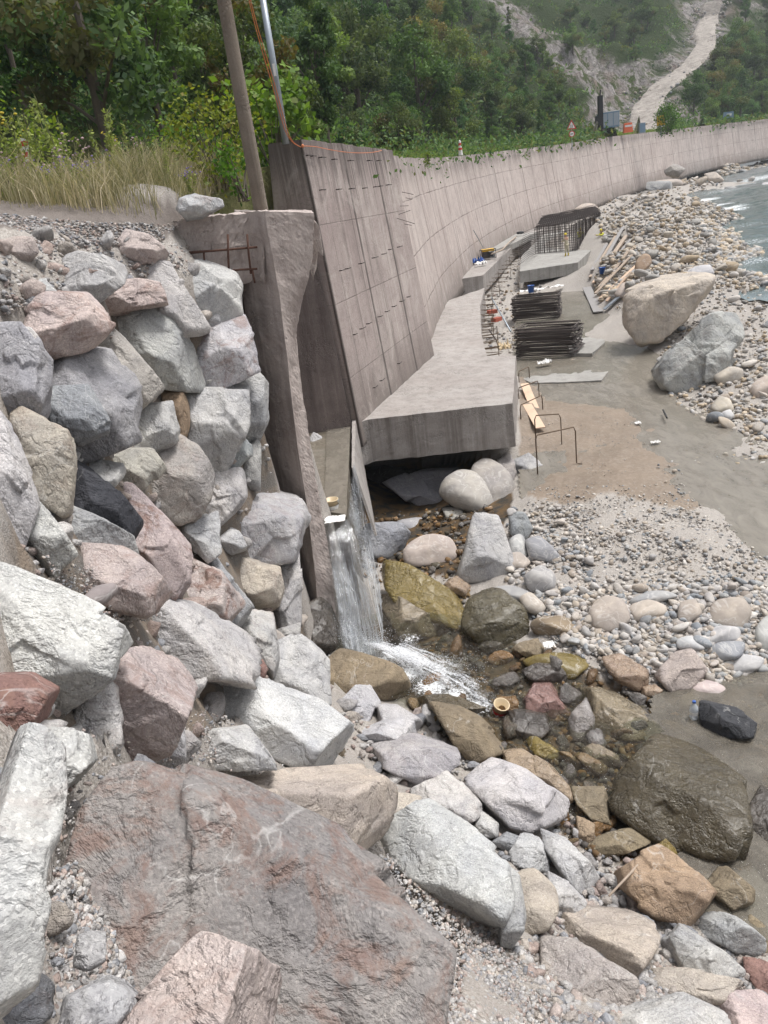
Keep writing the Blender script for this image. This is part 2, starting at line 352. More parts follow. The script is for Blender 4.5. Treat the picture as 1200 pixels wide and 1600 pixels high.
def hit(u, v, fn=None, d0=1.2, d1=300):
    fn = fn or H; d = ray(u, v); t = np.geomspace(d0, d1, 900); P = d[None]*(t/d[1])[:, None]
    g = fn(P[:, 0], P[:, 1]); below = np.where(P[:, 2] < g)[0]
    if len(below) == 0: return None
    i = below[0]
    if i == 0: return P[0]
    a = P[i-1][2]-g[i-1]; b = g[i]-P[i][2]; k = a/(a+b+1e-9); return P[i-1]*(1-k)+P[i]*k

az = np.tan(np.radians(np.concatenate([np.linspace(-62, -42, 8, endpoint=False), np.linspace(-42, 42, 420), np.linspace(44, 66, 8)])))
dd = np.concatenate([[-14, -9, -5, -3, -1.6, -.6, .2, .8], np.geomspace(1.3, 330, 420), [420, 600]])
AX, DY = np.meshgrid(az, dd); WX = AX*np.maximum(np.abs(DY), 6 - 0*DY)*1.0; WX = AX*np.where(DY < 1.3, 4.0, DY+2.7)
Zb = H(WX, DY); WP = np.stack([WX.ravel(), DY.ravel(), Zb.ravel()], 1)
nz = fbm(WP*np.array([1, 1, 0])*.8, 5, g=.6)*.11+fbm(WP*np.array([4, 4, 0])+9, 3)*.035
U, V_ = proj(WP); front = (WP@fw) > .5
LWM = np.array([False])
WP[:, 2] += nz-BIAS
# smooth beds where the mud and shallow water lie
nr, nc = WX.shape
idx = np.arange(nr*nc).reshape(nr, nc); Q = np.stack([idx[:-1, :-1], idx[:-1, 1:], idx[1:, 1:], idx[1:, :-1]], -1).reshape(-1, 4)
# keep the bed out of the volume behind the wall (it lies under the terrace there)
# ground cover map: r = mud, g = gravel, b = dark bed plus painted hollow shade
U, V_ = proj(WP); front = (WP@fw) > .5
def inpoly(x, y, poly):
    n = len(poly); c = np.zeros(np.shape(x), bool); j = n-1
    for i in range(n):
        xi, yi = poly[i]; xj, yj = poly[j]
        c ^= ((yi > y) != (yj > y)) & (x < (xj-xi)*(y-yi)/((yj-yi) or 1e-9)+xi); j = i
    return c
mudpoly = [(812, 560), (870, 545), (960, 600), (1010, 650), (1075, 715), (1130, 770), (1080, 800), (950, 770), (880, 790), (812, 770)]
mud = (inpoly(U, V_, mudpoly) & front & (WP[:, 1] > 15)).astype(float)
soil = (inpoly(U, V_, [(-80, 300), (420, 315), (400, 345), (240, 372), (-80, 350)]) & front).astype(float)
def ground_mat():
    m = NT('riverbed_ground'); co = m.coord(); at = m.n('Attribute'); at.attribute_name = 'cover'
    sp = m.n('SeparateColor'); m.set(sp.inputs[0], at.outputs['Color'])
    gc = m.vor(co, 22, 'F1', 'Color'); g1 = m.n('SeparateColor'); m.set(g1.inputs[0], gc)
    gravel = m.mix(g1.outputs[0], (.20, .175, .15, 1), (.46, .42, .38, 1))
    gc2 = m.vor(co, 70, 'F1', 'Color'); g2 = m.n('SeparateColor'); m.set(g2.inputs[0], gc2)
    gravel = m.mix(.5, gravel, m.mix(g2.outputs[0], (.13, .115, .10, 1), (.62, .59, .55, 1)))
    gd = m.math('ADD', m.vor(co, 22), m.math('MULTIPLY', m.vor(co, 70), .5)); 
    fine = m.mix(m.noise(co, 34, 6, .75), (.21, .18, .155, 1), (.46, .43, .40, 1)); g3 = m.n('SeparateColor'); m.set(g3.inputs[0], m.vor(co, 120, 'F1', 'Color')); fine = m.mix(m.ramp(g3.outputs[0], .55, .9, 0, .8), fine, m.mix(g3.outputs[1], (.10, .09, .085, 1), (.66, .64, .61, 1)))
    gravel = m.mix(m.ramp(m.noise(co, .9, 4), .4, .6), gravel, fine)
    mudc = m.mix(m.noise(co, .8, 6, .65), (.15, .115, .085, 1), (.27, .215, .165, 1)); mudc = m.mix(m.ramp(m.noise(co, 9, 4), .5, .8, 0, .6), mudc, (.36, .31, .26, 1))
    so_ = m.mix(m.noise(co, 3, 6, .7), (.10, .085, .075, 1), (.24, .21, .19, 1))
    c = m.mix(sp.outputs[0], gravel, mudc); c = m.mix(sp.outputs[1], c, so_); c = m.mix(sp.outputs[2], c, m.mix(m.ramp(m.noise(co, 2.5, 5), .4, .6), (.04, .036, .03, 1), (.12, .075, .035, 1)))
    h = m.math('ADD', m.ramp(gd, 0, .5, 1, 0), m.noise(co, 30, 4)); hb = m.mix(sp.outputs[0], h, m.math('MULTIPLY', m.noise(co, 7, 6, .7), .8))
    r_ = m.mix(m.math('MULTIPLY', sp.outputs[0], m.ramp(m.noise(co, .7, 3), .4, .6, .4, 1)), .92, .35)
    return m.fin(c, r_, m.bump(hb, .6, .05), spec=.35)
M['ground'] = ground_mat()
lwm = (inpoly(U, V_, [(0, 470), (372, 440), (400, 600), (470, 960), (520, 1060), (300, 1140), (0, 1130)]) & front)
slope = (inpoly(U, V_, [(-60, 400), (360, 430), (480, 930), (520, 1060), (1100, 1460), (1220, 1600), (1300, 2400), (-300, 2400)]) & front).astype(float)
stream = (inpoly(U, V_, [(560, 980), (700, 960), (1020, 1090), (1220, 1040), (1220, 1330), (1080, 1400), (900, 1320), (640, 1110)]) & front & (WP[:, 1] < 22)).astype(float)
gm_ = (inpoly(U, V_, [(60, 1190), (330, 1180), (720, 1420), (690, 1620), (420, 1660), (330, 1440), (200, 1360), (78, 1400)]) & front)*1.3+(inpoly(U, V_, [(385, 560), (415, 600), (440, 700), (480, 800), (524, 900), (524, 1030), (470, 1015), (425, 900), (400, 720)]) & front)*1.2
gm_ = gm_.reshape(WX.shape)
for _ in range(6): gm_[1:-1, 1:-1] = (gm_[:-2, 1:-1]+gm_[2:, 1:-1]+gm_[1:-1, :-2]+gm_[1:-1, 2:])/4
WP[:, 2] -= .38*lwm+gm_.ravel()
gme = npmesh('riverbed', WP, Q, attr={'cover': np.stack([mud, soil, np.maximum(np.maximum(slope*.1+.55*lwm, stream*.95), 1.0*(inpoly(U, V_, [(555, 725), (800, 715), (800, 800), (720, 905), (600, 885), (560, 800)]) & front))], 1)})  # last polygon paints the shade of the hollow into the ground colour
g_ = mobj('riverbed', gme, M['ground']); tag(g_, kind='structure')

# ------------------------------------------------------------------ upland: terrace, road verge and wooded hillside
line = np.array([(-90, -20, 3), (-45, 10, 2.2), (-20, 17, 1.3), (-8, 20.0, .9), (-3.2, 21.4, .8), (-2.3, 25.2, 1.5)]+[(a, b+.3, c-.12) for a, b, c in np.array(WT)[[1, 2, 3, 4, 5, 6, 7, 8, 9, 10, 11]]]
                +[(240, 300, 12), (330, 330, 16)], float)
line[6:, 0] -= .35
LD = dens(line, 16); tg = np.gradient(LD[:, :2], axis=0); tg /= np.linalg.norm(tg, axis=1)[:, None]
for _ in range(30): tg[1:-1] = (tg[:-2]+tg[1:-1]*2+tg[2:])/4
tg /= np.linalg.norm(tg, axis=1)[:, None]
NL = np.stack([-tg[:, 1], tg[:, 0]], 1)
tt = np.concatenate([[-.01, .0, .6, 1.4, 2.5, 4, 5.5, 7, 8.5], np.geomspace(10.5, 330, 90)])
sN = LD.shape[0]; UPX = LD[:, None, 0]+NL[:, None, 0]*tt[None]; UPY = LD[:, None, 1]+NL[:, None, 1]*tt[None]
sidx = np.arange(sN)[:, None]/(sN-1)+0*tt[None]
near = np.clip((55-LD[:, 1])/40, 0, 1)[:, None]; far = np.clip((LD[:, 1]-95)/40, 0, 1)[:, None]
rw = 9-5*near+6*far
rise = np.maximum(0, tt[None]-rw)
cliff = np.clip((LD[:, 1]-100)/30, 0, 1)*np.clip((185-LD[:, 1])/30, 0, 1)
hz = LD[:, 2][:, None]+rise*(.60+.35*cliff[:, None]*np.exp(-rise/30))+np.minimum(tt[None], 4)*.03
pp = np.stack([UPX.ravel(), UPY.ravel(), 0*UPX.ravel()], 1)
hz = hz+(fbm(pp*.035, 5).reshape(hz.shape)*14+fbm(pp*.2+3, 4).reshape(hz.shape)*1.6)*np.clip(rise/18, 0, 1)
hz[:, 0] -= 4.0; hz[:, 0] += 4.0*(LD[:, 1] > 33)
UPV = np.stack([UPX, UPY, hz], -1).reshape(-1, 3)
ROADPX = [(1000, 212), (1012, 200), (1008, 180), (1020, 154), (1041, 130), (1070, 111), (1090, 92), (1102, 70), (1100, 53), (1106, 35), (1109, 20), (1112, 5)]
roadpts = None
iu = np.arange(UPV.shape[0]).reshape(UPX.shape); QU = np.stack([iu[:-1, :-1], iu[:-1, 1:], iu[1:, 1:], iu[1:, :-1]], -1).reshape(-1, 4)[:, ::-1]
from mathutils.bvhtree import BVHTree
UB0 = BVHTree.FromPolygons([tuple(q) for q in UPV.tolist()], QU.tolist())
RC = [UB0.ray_cast(Vector((0, 0, 0)), Vector(ray(*q)).normalized(), 1500)[0] for q in ROADPX]; RC = dens([np.array(q) for q in RC if q], 10)
for _ in range(12): RC[1:-1] = (RC[:-2]+RC[1:-1]*2+RC[2:])/4
RWD = np.linspace(9.5, 9, len(RC)); _P2 = UPV[:, :2]; _d = np.full(len(UPV), 1e9); _z = np.zeros(len(UPV))
for r_ in RC:
    q_ = np.linalg.norm(_P2-r_[:2], axis=1); k_ = q_ < _d; _d[k_] = q_[k_]; _z[k_] = r_[2]
_w = np.clip(1-(_d-6)/9, 0, 1); UPV[:, 2] = UPV[:, 2]*(1-_w)+_z*_w
UB = BVHTree.FromPolygons([tuple(q) for q in UPV.tolist()], QU.tolist())
def hit_up(u, v):
    d = Vector(ray(u, v)).normalized(); p = UB.ray_cast(Vector((0, 0, 0)), d, 1500)[0]
    return None if p is None else np.array(p)
Uu, Vu = proj(UPV)
cliffpoly = [[(765, 0), (800, 10), (860, 60), (960, 90), (1035, 110), (1010, 150), (985, 205), (900, 205), (920, 150), (880, 110), (800, 60)],
             [(1040, 90), (1075, 40), (1090, 0), (1200, 0), (1200, 20), (1150, 30), (1120, 60), (1080, 110), (1050, 140), (1090, 190), (1030, 200)]]
cl = np.zeros(len(UPV))
wob = fbm(UPV*.09, 4)*50
for q in cliffpoly: cl = np.maximum(cl, inpoly(Uu+wob, Vu+wob*.6, q).astype(float))
cr_ = (1-np.abs(fbm(UPV*np.array([.16, .16, .3]), 5, g=.6))*2.2)*3.2+fbm(UPV*.5, 4)*1.6; _m = (cl > 0)*np.clip((_d-5)/5, 0, 1); UPV[:, 2] += (cr_-1.5)*_m*1.4
UB = BVHTree.FromPolygons([tuple(q) for q in UPV.tolist()], QU.tolist())
verge = np.clip(1-(tt-6)/6, 0, 1)[None].repeat(sN, 0).ravel()*(LD[:, 1].repeat(len(tt)) > 20)
def hill_mat():
    m = NT('hillside_ground'); co = m.coord(); at = m.n('Attribute'); at.attribute_name = 'cover'; sp = m.n('SeparateColor'); m.set(sp.inputs[0], at.outputs['Color'])
    n1 = m.noise(co, .12, 6, .65); n2 = m.noise(co, 1.2, 6, .7)
    gr = m.mix(n2, (.018, .035, .010, 1), (.06, .085, .025, 1)); vg = m.mix(n2, (.10, .13, .04, 1), (.30, .27, .13, 1))
    cr = m.noise(m.map(co, (1, 1, .45), (0, .5, .3)), .55, 8, .75, 1.0); ck = m.mix(m.ramp(cr, .34, .66), (.08, .07, .068, 1), (.46, .43, .41, 1)); ck = m.mix(m.ramp(n1, .48, .66, 0, .8), ck, (.20, .15, .12, 1))
    ck = m.mix(m.ramp(m.noise(co, .3, 5, .7), .50, .58), ck, (.07, .09, .03, 1))
    c = m.mix(sp.outputs[0], gr, ck); c = m.mix(sp.outputs[1], c, vg)
    return m.fin(c, .95, m.bump(m.math('ADD', cr, n2), 1., 1.2), spec=.15)
M['hill'] = hill_mat()
hl = mobj('hillside', npmesh('hillside', UPV, QU, attr={'cover': np.stack([cl, verge*(1-cl), 0*cl], 1)}), M['hill']); tag(hl, kind='structure')

# dirt track up the hillside (its bed was levelled into the hillside above)
VV = []; K = 9; n_ = len(RC); tn = np.gradient(RC[:, :2], axis=0); tn /= np.linalg.norm(tn, axis=1)[:, None]
for i in range(n_):
    for k in range(K):
        o_ = (k/(K-1)-.5)*RWD[i]*(1+.22*float(fbm(np.array([[i*.09, (k > K/2)*9., 0]]), 3)[0])*2); VV.append((RC[i, 0]-tn[i, 1]*o_, RC[i, 1]+tn[i, 0]*o_, RC[i, 2]+.6-(1.6 if k in (0, K-1) else 0)))
VV = np.array(VV); VV[:, 2] += fbm(VV*.3, 4)*.6
ii = np.arange(n_*K).reshape(n_, K); qq = np.stack([ii[:-1, :-1], ii[:-1, 1:], ii[1:, 1:], ii[1:, :-1]], -1).reshape(-1, 4)
m = NT('dirt_track'); co = m.coord(); M['track'] = m.fin(m.mix(m.ramp(m.noise(co, .35, 7, .75, 1.), .35, .65), (.24, .21, .185, 1), (.50, .455, .41, 1)), .95, m.bump(m.noise(co, 1.0, 8, .75), 1., .8))
o = mobj('dirt_track', npmesh('dirt_track', VV, qq), M['track']); tag(o, kind='structure')

# ------------------------------------------------------------------ concrete river wall
def wall_strip(T, B, th=.55, nv=14):
    """closed wall between a top line and a foot line; returns verts, quads"""
    n = len(T); t2 = np.gradient(T[:, :2], axis=0); t2 /= np.linalg.norm(t2, axis=1)[:, None]; nn = np.stack([-t2[:, 1], t2[:, 0], 0*t2[:, 0]], 1)
    rows = [B*(1-k/nv)+T*(k/nv) for k in range(nv+1)]
    rows += [T+nn*th, B+nn*(th+1.2)]
    A = np.stack(rows, 1); m_ = A.shape[1]; ii = np.arange(n*m_).reshape(n, m_)
    q = np.stack([ii[:-1, :-1], ii[1:, :-1], ii[1:, 1:], ii[:-1, 1:]], -1).reshape(-1, 4)
    q2 = np.stack([ii[:-1, -1], ii[1:, -1], ii[1:, 0], ii[:-1, 0]], -1)
    return A.reshape(-1, 3), np.concatenate([q, q2]), nn, ii
TD = dens(WT, 40); BD = dens(WB, 40); BD2 = BD.copy(); BD2[:, 2] -= .8
c0 = 40
Tf = TD[c0:].copy(); Bf = BD2[c0:]
Tf[:, 2] += fbm(Tf*.5, 3)*.06
Vw, Qw, nw, iw = wall_strip(Tf, Bf, .5)
Vw += (fbm(Vw*.35, 3)[:, None]*.06)*np.array([1, -.4, 0])
# panel ids for joints: arc length
arc = np.concatenate([[0], np.cumsum(np.linalg.norm(np.diff(Tf[:, :2], axis=0), axis=1))])
seam = np.zeros(len(Vw)); 
def uvmesh(me, Uc):
    uv = me.uv_layers.new(name='UVMap'); li = np.empty(len(me.loops), np.int32); me.loops.foreach_get('vertex_index', li)
    uv.data.foreach_set('uv', Uc[li].astype(np.float32).ravel())
def wall_mat(name, base, dark, light, pw, ph, joint):
    m = NT(name); uv = m.coord('UV'); co = m.coord()
    big = m.noise(co, .25, 6, .6, .5); mid = m.noise(co, 1.6, 7, .65)
    c = m.mix(m.ramp(big, .35, .65), base, m.mix(.45, base, light)); c = m.mix(m.ramp(mid, .48, .8, 0, .4), c, dark)
    s1 = m.noise(m.map(uv, (1.1, .06, 1)), 1.5, 5, .6); s2 = m.noise(m.map(uv, (3.2, .10, 1)), 1.7, 4, .6)
    c = m.mix(m.ramp(s1, .5, .68, 0, .65), c, dark); c = m.mix(m.ramp(s2, .56, .7, 0, .6), c, light)
    # drips from the coping and damp foot
    sx = m.n('SeparateXYZ'); m.set(sx.inputs[0], uv)
    drip = m.noise(m.map(uv, (3.0, .02, 1)), 2.4, 4, .7); tp = m.math('ADD', sx.outputs[1], m.math('MULTIPLY', drip, 5.0))
    c = m.mix(m.ramp(tp, 10.3, 11.6, 0, .85), c, (.10, .085, .08, 1))
    ft = m.math('ADD', sx.outputs[1], m.math('MULTIPLY', m.noise(uv, .5, 4), -2.6)); c = m.mix(m.ramp(ft, -1.2, 1.8, .8, 0), c, (.13, .115, .10, 1))
    # formwork seams
    br = m.n('TexBrick'); m.set(br.inputs['Vector'], m.n_uv if hasattr(m, 'n_uv') else uv); br.offset = 0; br.inputs['Scale'].default_value = 1
    br.inputs['Brick Width'].default_value = pw; br.inputs['Row Height'].default_value = ph; br.inputs['Mortar Size'].default_value = .018 if pw < 2 else .035; br.inputs['Mortar Smooth'].default_value = .4
    sm = m.math('MULTIPLY', br.outputs['Fac'], m.ramp(m.noise(uv, .9, 3), .35, .6, .15, 1))
    b2 = m.n('TexBrick'); m.set(b2.inputs['Vector'], uv); b2.offset = 0; b2.inputs['Scale'].default_value = 1; b2.inputs['Brick Width'].default_value = joint; b2.inputs['Row Height'].default_value = 90
    b2.inputs['Mortar Size'].default_value = .09; b2.inputs['Mortar Smooth'].default_value = .2
    wv_ = m.noise(m.map(uv, (.25, .9, 1)), 1.0, 7, .75, .4); c = m.mix(m.ramp(m.math('ABSOLUTE', m.math('SUBTRACT', wv_, .5)), 0, .006, .6, 0), c, (.12, .10, .09, 1))
    c = m.mix(m.math('MULTIPLY', sm, .8), c, (.13, .11, .10, 1)); c = m.mix(m.math('MULTIPLY', b2.outputs['Fac'], .8), c, (.07, .06, .055, 1))
    c = m.mix(m.ramp(m.noise(co, 22, 4, .7), .4, .8, 0, .35), c, dark)
    bl = m.noise(m.map(uv, (.5, .35, 1)), 1.3, 6, .7, 1.2); c = m.mix(m.ramp(bl, .54, .70, 0, .35), c, dark); c = m.mix(m.ramp(bl, .46, .34, 0, .35), c, light)
    h = m.math('ADD', m.noise(co, 9, 6, .7), m.math('MULTIPLY', m.math('MAXIMUM', sm, b2.outputs['Fac']), -2.)); h = m.math('ADD', h, m.math('MULTIPLY', s2, .8))
    return m.fin(c, .9, m.bump(h, .5, .04), spec=.25)
M['wall1'] = wall_mat('near_wall_concrete', (.33, .27, .255, 1), (.16, .13, .12, 1), (.55, .50, .46, 1), 1.05, 2.3, 3.6)
M['wall2'] = wall_mat('far_wall_concrete2', (.46, .39, .36, 1), (.25, .205, .19, 1), (.62, .56, .52, 1), 2.4, 2.4, 14.)
me = npmesh('river_wall', Vw, Qw, smooth=False)
mm = iw.shape[1]; hv = np.linspace(0, 9.2, mm-2); hv = np.concatenate([hv, [9.2, 0]])
uvmesh(me, np.stack([np.repeat(arc, mm), np.tile(hv, len(arc))], 1))
rwall = mobj('river_wall', me, M['wall2']); tag(rwall, 'long curving concrete river wall running from the tall leaning block into the distance', 'retaining wall')
# near block
k1 = 40; T1 = TD[:k1+1].copy(); B1 = BD2[:k1+1].copy()
T1 = np.linspace(np.array(WT[0]), np.array([1.99, 34.1, 1.97]), 41); B1 = np.linspace(np.array([-.40, 24.85, -7.4]), np.array([2.9, 34.3, -7.2]), 41); T1[:, :2] += np.linspace(0, .38, 41)[:, None]*np.array([.944, -.33]); B1[:, :2] += np.linspace(.02, .38, 41)[:, None]*np.array([.944, -.33])
th = 1.05; nB = np.array([-.944, .33, 0])
rows = [B1*(1-k/20)+T1*(k/20) for k in range(21)]+[T1+nB*th, B1+nB*2.4]
A = np.stack(rows, 1); n1, m1 = A.shape[:2]; A = A.reshape(-1, 3)
A[:, 2] += np.where(np.arange(len(A)) % m1 >= 20, fbm(A*1.3, 3)*.08, 0)
ii = np.arange(n1*m1).reshape(n1, m1)
q = np.concatenate([np.stack([ii[:-1, :-1], ii[1:, :-1], ii[1:, 1:], ii[:-1, 1:]], -1).reshape(-1, 4), np.stack([ii[:-1, -1], ii[1:, -1], ii[1:, 0], ii[:-1, 0]], -1)])
ends = []
for e in (0, n1-1):
    for k in range(0, 20): ends.append((ii[e, k], ii[e, k+1], ii[e, 21], ii[e, 22]) if False else (ii[e, k], ii[e, k+1], ii[e, 21] if k >= 10 else ii[e, 22], ii[e, 21] if k >= 10 else ii[e, 22]))
me = bpy.data.meshes.new('leaning_wall'); fc = [tuple(int(x) for x in f) for f in q]
for e in (0, n1-1):
    fc.append(tuple(int(x) for x in (list(ii[e, :]) if e else list(ii[e, :])[::-1])))
me.from_pydata(A.tolist(), [], fc); me.update()
hv = np.concatenate([np.linspace(0, 9.2, 21), [9.2, 0]])
arc1 = np.linspace(0, 10, n1); uo = np.zeros(m1); uo[-2:] = -1.3; uvmesh(me, np.stack([np.repeat(arc1, m1)+np.tile(uo, n1), np.tile(hv, n1)], 1))
# give the back corner its own u so that the end face is not stretched
lwall = empty('leaning_wall', (-.4, 24.9, -6.6)); tag(lwall, 'tall leaning concrete wall block with rows of formwork tie stubs beside the slab', 'retaining wall')
mobj('wall_panel', me, M['wall1'], lwall)
# steel tie stubs in rows on the near block (height fraction, first, last)
bld = MB()
def wallp(s, h, off=0.0):
    """point on the near block: s along 0..1, h height above foot 0..1"""
    a = B1[0]+(B1[-1]-B1[0])*s; b = T1[0]+(T1[-1]-T1[0])*s; nf = np.array([.944, -.33, .05]); return a+(b-a)*h+nf*off
from bpy_extras import mesh_utils
def on_near_wall(u, v):
    d = ray(u, v); p0 = B1[0]; e1 = B1[-1]-B1[0]; e2 = T1[0]-B1[0]; n_ = np.cross(e1, e2); return d*(p0@n_)/(d@n_)
for row in ([(478, 243), (486, 244), (500, 246), (520, 249), (545, 251), (575, 251), (590, 251)], [(500, 297), (527, 296), (547, 295), (568, 294), (585, 292), (592, 291), (605, 289)],
            [(531, 423), (541, 420), (562, 412), (583, 403), (598, 397), (608, 390), (622, 386)], [(552, 523), (563, 514), (574, 506), (592, 495), (603, 487), (614, 479), (626, 471), (637, 464)],
            [(583, 606), (594, 595), (622, 568)]):
    for (u, v) in row:
        p = on_near_wall(u, v); b = MB().tube([p-np.array([.944, -.33, 0])*.05, p+np.array([.944, -.33, 0])*.07, p+np.array([.944, -.33, 0])*.075+np.array([.10, .29, .0])*random.uniform(.7, 1.3)], .017, 5)
        b.build('wall_tie', M['rebar'], lwall)
b = MB()
for (u, v, du, dv) in [(625, 322, 12, 1), (623, 335, 17, -3), (620, 341, 24, 10), (632, 350, 10, 3), (628, 300, 16, 5), (634, 309, 9, 3)]:
    p = on_near_wall(min(u, 640), v); q = p+np.array([.4, .15, 0])*(du/14)+np.array([0, 0, -dv/34]); b.tube([p, q], .012, 5)
b.build('loose_wire', M['rebar'], lwall)

# ------------------------------------------------------------------ footing slab in front of the walls
st = [PZ(574, 656, -6.6), PZ(801, 630, -6.6), PZ(806, 556, -6.5), PZ(760, 556, -6.48), PZ(752, 520, -6.42), PZ(750, 480, -6.35), PZ(757, 450, -6.25), PZ(770, 432, -6.2)]
inner = [np.array([5.2, 50.0, -6.2])-np.array([-.2, 0, 0]), np.array([3.9, 40.5, -6.3])-np.array([.1, 0, 0]), np.array([2.55, 34.0, -6.42]), np.array([-.6, 24.9, -6.6])]
def slabpoly(top, th, name, mat, parent=None, label=None, cat=None, sub=.35, rough=.03):
    b = MB(); bot = [np.array(p)-np.array([0, 0, th]) for p in top]; b.prism([tuple(p) for p in bot], [tuple(p) for p in top])
    o = b.build(name, mat, parent, loc=None if parent else top[0], sub=sub, rough=rough, rscale=1.6)
    if label: tag(o, label, cat)
    return o
slabpoly(st[:6]+[st[6]]+inner, 1.5, 'footing_slab', M['slab'], label='thick grey concrete footing slab overhanging the dark hollow full of rocks', cat='concrete slab', sub=.18, rough=.028)
# raised farther slab with a step
s2 = [np.array(p)+np.array([0, 0, .32]) for p in (PZ(696, 447, -6.15), PZ(755, 437, -6.15), PZ(792, 400, -5.9), PZ(806, 385, -5.8), PZ(870, 352, -5.2), PZ(930, 325, -4.8), PZ(905, 326, -4.75), PZ(850, 345, -5.0), PZ(790, 368, -5.5), PZ(745, 402, -5.8))]
slabpoly(s2, 1.3, 'footing_slab', M['slab'], label='farther narrow footing slab stepping up along the foot of the curved wall, with the generator on it', cat='concrete slab', sub=.8, rough=.03)
s3 = [PZ(752, 398, -5.25), PZ(800, 381, -5.2), PZ(840, 362, -4.95), PZ(800, 366, -4.95), PZ(762, 384, -5.2)]
slabpoly(s3, .55, 'concrete_step', M['newconc'], label='pale low concrete step behind the generator', cat='concrete step', sub=.8, rough=.02)

# ------------------------------------------------------------------ abutment: pillar with beam
ab = empty('broken_abutment', tuple(PD(480, 930, 16))); tag(ab, 'weathered broken concrete abutment pillar between the boulder wall and the waterfall', 'concrete pillar')
lv = [330, 365, 400, 430, 460, 495, 525, 560, 600, 700, 800, 900, 965, 1000]
Lx = [372, 372, 374, 376, 380, 384, 388, 392, 398, 415, 440, 464, 470, 474]; Ld = [16.9]*14
Rx = [414, 420, 428, 432, 436, 441, 445, 449, 453, 466, 480, 492, 499, 503]; Rd = [15.9]*3+[15.85]*11
Ex = [490, 490, 487, 483, 474, 467, 463, 466, 471, 486, 503, 521, 525, 527]; Ed = [16.6]*14
b = MB(); cols = []
for i, v in enumerate(lv):
    wob = random.uniform(-2, 2)
    cols.append([PD(Lx[i], v-3 if i else v, 16.6), PD(Rx[i]+wob, v, 15.75), PD(Ex[i], v+3, 16.15), PD(Ex[i]-3, v-1, 17.3), PD(Lx[i]-6, v-2, 17.6)])
V = [tuple(p) for c in cols for p in c]; Fc = []
for i in range(len(lv)-1):
    for k in range(5): Fc.append((i*5+k, i*5+(k+1) % 5, (i+1)*5+(k+1) % 5, (i+1)*5+k))
Fc += [(0, 1, 2, 3, 4)[::-1], tuple((len(lv)-1)*5+k for k in range(5))]
b.add(V, Fc); b.build('pillar', M['abut'], ab, sub=.085, rough=.022, rscale=2.8)
# beam running left into the boulders
bt = [PD(225, 352, 15.9), PD(330, 337, 16.1), PD(395, 333, 16.3), PD(413, 331, 15.9)]; bb = [PD(225, 470, 15.9), PD(330, 455, 16.1), PD(395, 440, 16.3), PD(413, 440, 15.9)]
b = MB()
for i in range(3):
    dn = np.array([0, .9, 0]); b.prism([bb[i], bb[i+1], bb[i+1]+dn, bb[i]+dn], [bt[i], bt[i+1], bt[i+1]+dn, bt[i]+dn])
b.build('beam', M['abut'], ab, sub=.09, rough=.05, rscale=3.5)
for a_, b_ in (((235, 402), (402, 386)), ((262, 398), (345, 391)), ((350, 424), (402, 420)), ((356, 366), (358, 432)), ((386, 366), (392, 428)), ((318, 392), (322, 425)), ((394, 420), (398, 442))):
    p = PD(*a_, 15.80); q = PD(*b_, 15.80); MB().tube([p, (np.array(p)+q)/2+np.array([0, -.03, .01]), q], .022, 6).build('rusty_bar', M['rust'], ab, smooth=True)
# broken shards at the upper right of the pillar, hanging in front of the dark recess
b = MB(); A_ = [(478, 330), (497, 352), (505, 400), (497, 392), (489, 440), (480, 400)]
b.prism([PD(u, v, 16.9) for u, v in A_], [PD(u, v, 17.3) for u, v in A_]); b.build('broken_web', M['abut'], ab, sub=.12, rough=.025, rscale=3)

# shade-coloured inner wall of the culvert between pillar and leaning wall
cw = [PD(430, 440, 21.0), PD(508, 438, 22.6), PD(549, 668, 23.6), PD(462, 672, 22.5)]
cw = [(-3.6, 24.0), (-.95, 24.45)]
b = MB(); z0, z1 = -7.4, -1.1
b.prism([(-4.6, 24.6, z0), (-.62, 24.62, z0), (-.62, 25.6, z0), (-4.6, 25.6, z0)], [(-4.6, 24.6, z1), (-.98, 24.62, z1), (-.98, 25.6, z1), (-4.6, 25.6, z1)])
o = b.build('culvert_wall', M['recess'], sub=.3, rough=.02, loc=(-2.5, 24.6, -7)); tag(o, 'recessed concrete culvert wall darkened for shade in the gap behind the pillar', 'concrete wall')
b = MB().prism([(-4.9, 17.4, -9), (-2.35, 17.4, -9), (-2.35, 25, -9), (-4.9, 25, -9)], [(-4.9, 17.4, -.2), (-2.35, 17.4, -.2), (-2.35, 25, -.2), (-4.9, 25, -.2)])
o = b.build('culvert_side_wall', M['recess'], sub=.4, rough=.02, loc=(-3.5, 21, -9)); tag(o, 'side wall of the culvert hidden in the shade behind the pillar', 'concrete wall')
# sill with channel
b = MB(); zt = -6.72
fl = PZ(505, 802, zt); fr = PZ(541, 806, zt); bl = np.array([-2.2, 24.6, zt+.1]); br_ = np.array([-.72, 24.6, zt+.1])
b.prism([(p[0], p[1], -9.9) for p in (fl, fr, br_, bl)], [tuple(p) for p in (fl, fr, br_, bl)])
sill = empty('culvert_sill', (fl[0], fl[1], -9.4)); tag(sill, 'wet mossy concrete sill ledge carrying water to the waterfall lip', 'concrete ledge')
b.build('ledge', M['sill'], sill, sub=.16, rough=.03, rscale=3)
b = MB(); e1 = PZ(553, 742, zt)
b.prism([(fr[0]+.55, 20.0, -8.6), (fr[0]+.62, 20.0, -8.6), (-.45, 25.0, -8.1), (-.62, 25.0, -8.1)], [(-.73, 20.6, zt+.03), (-.65, 20.6, zt+.03), (-.50, 25.0, zt+.28), (-.62, 25.0, zt+.28)])
b.build('kerb', M['slab'], sill, sub=.2, rough=.015)

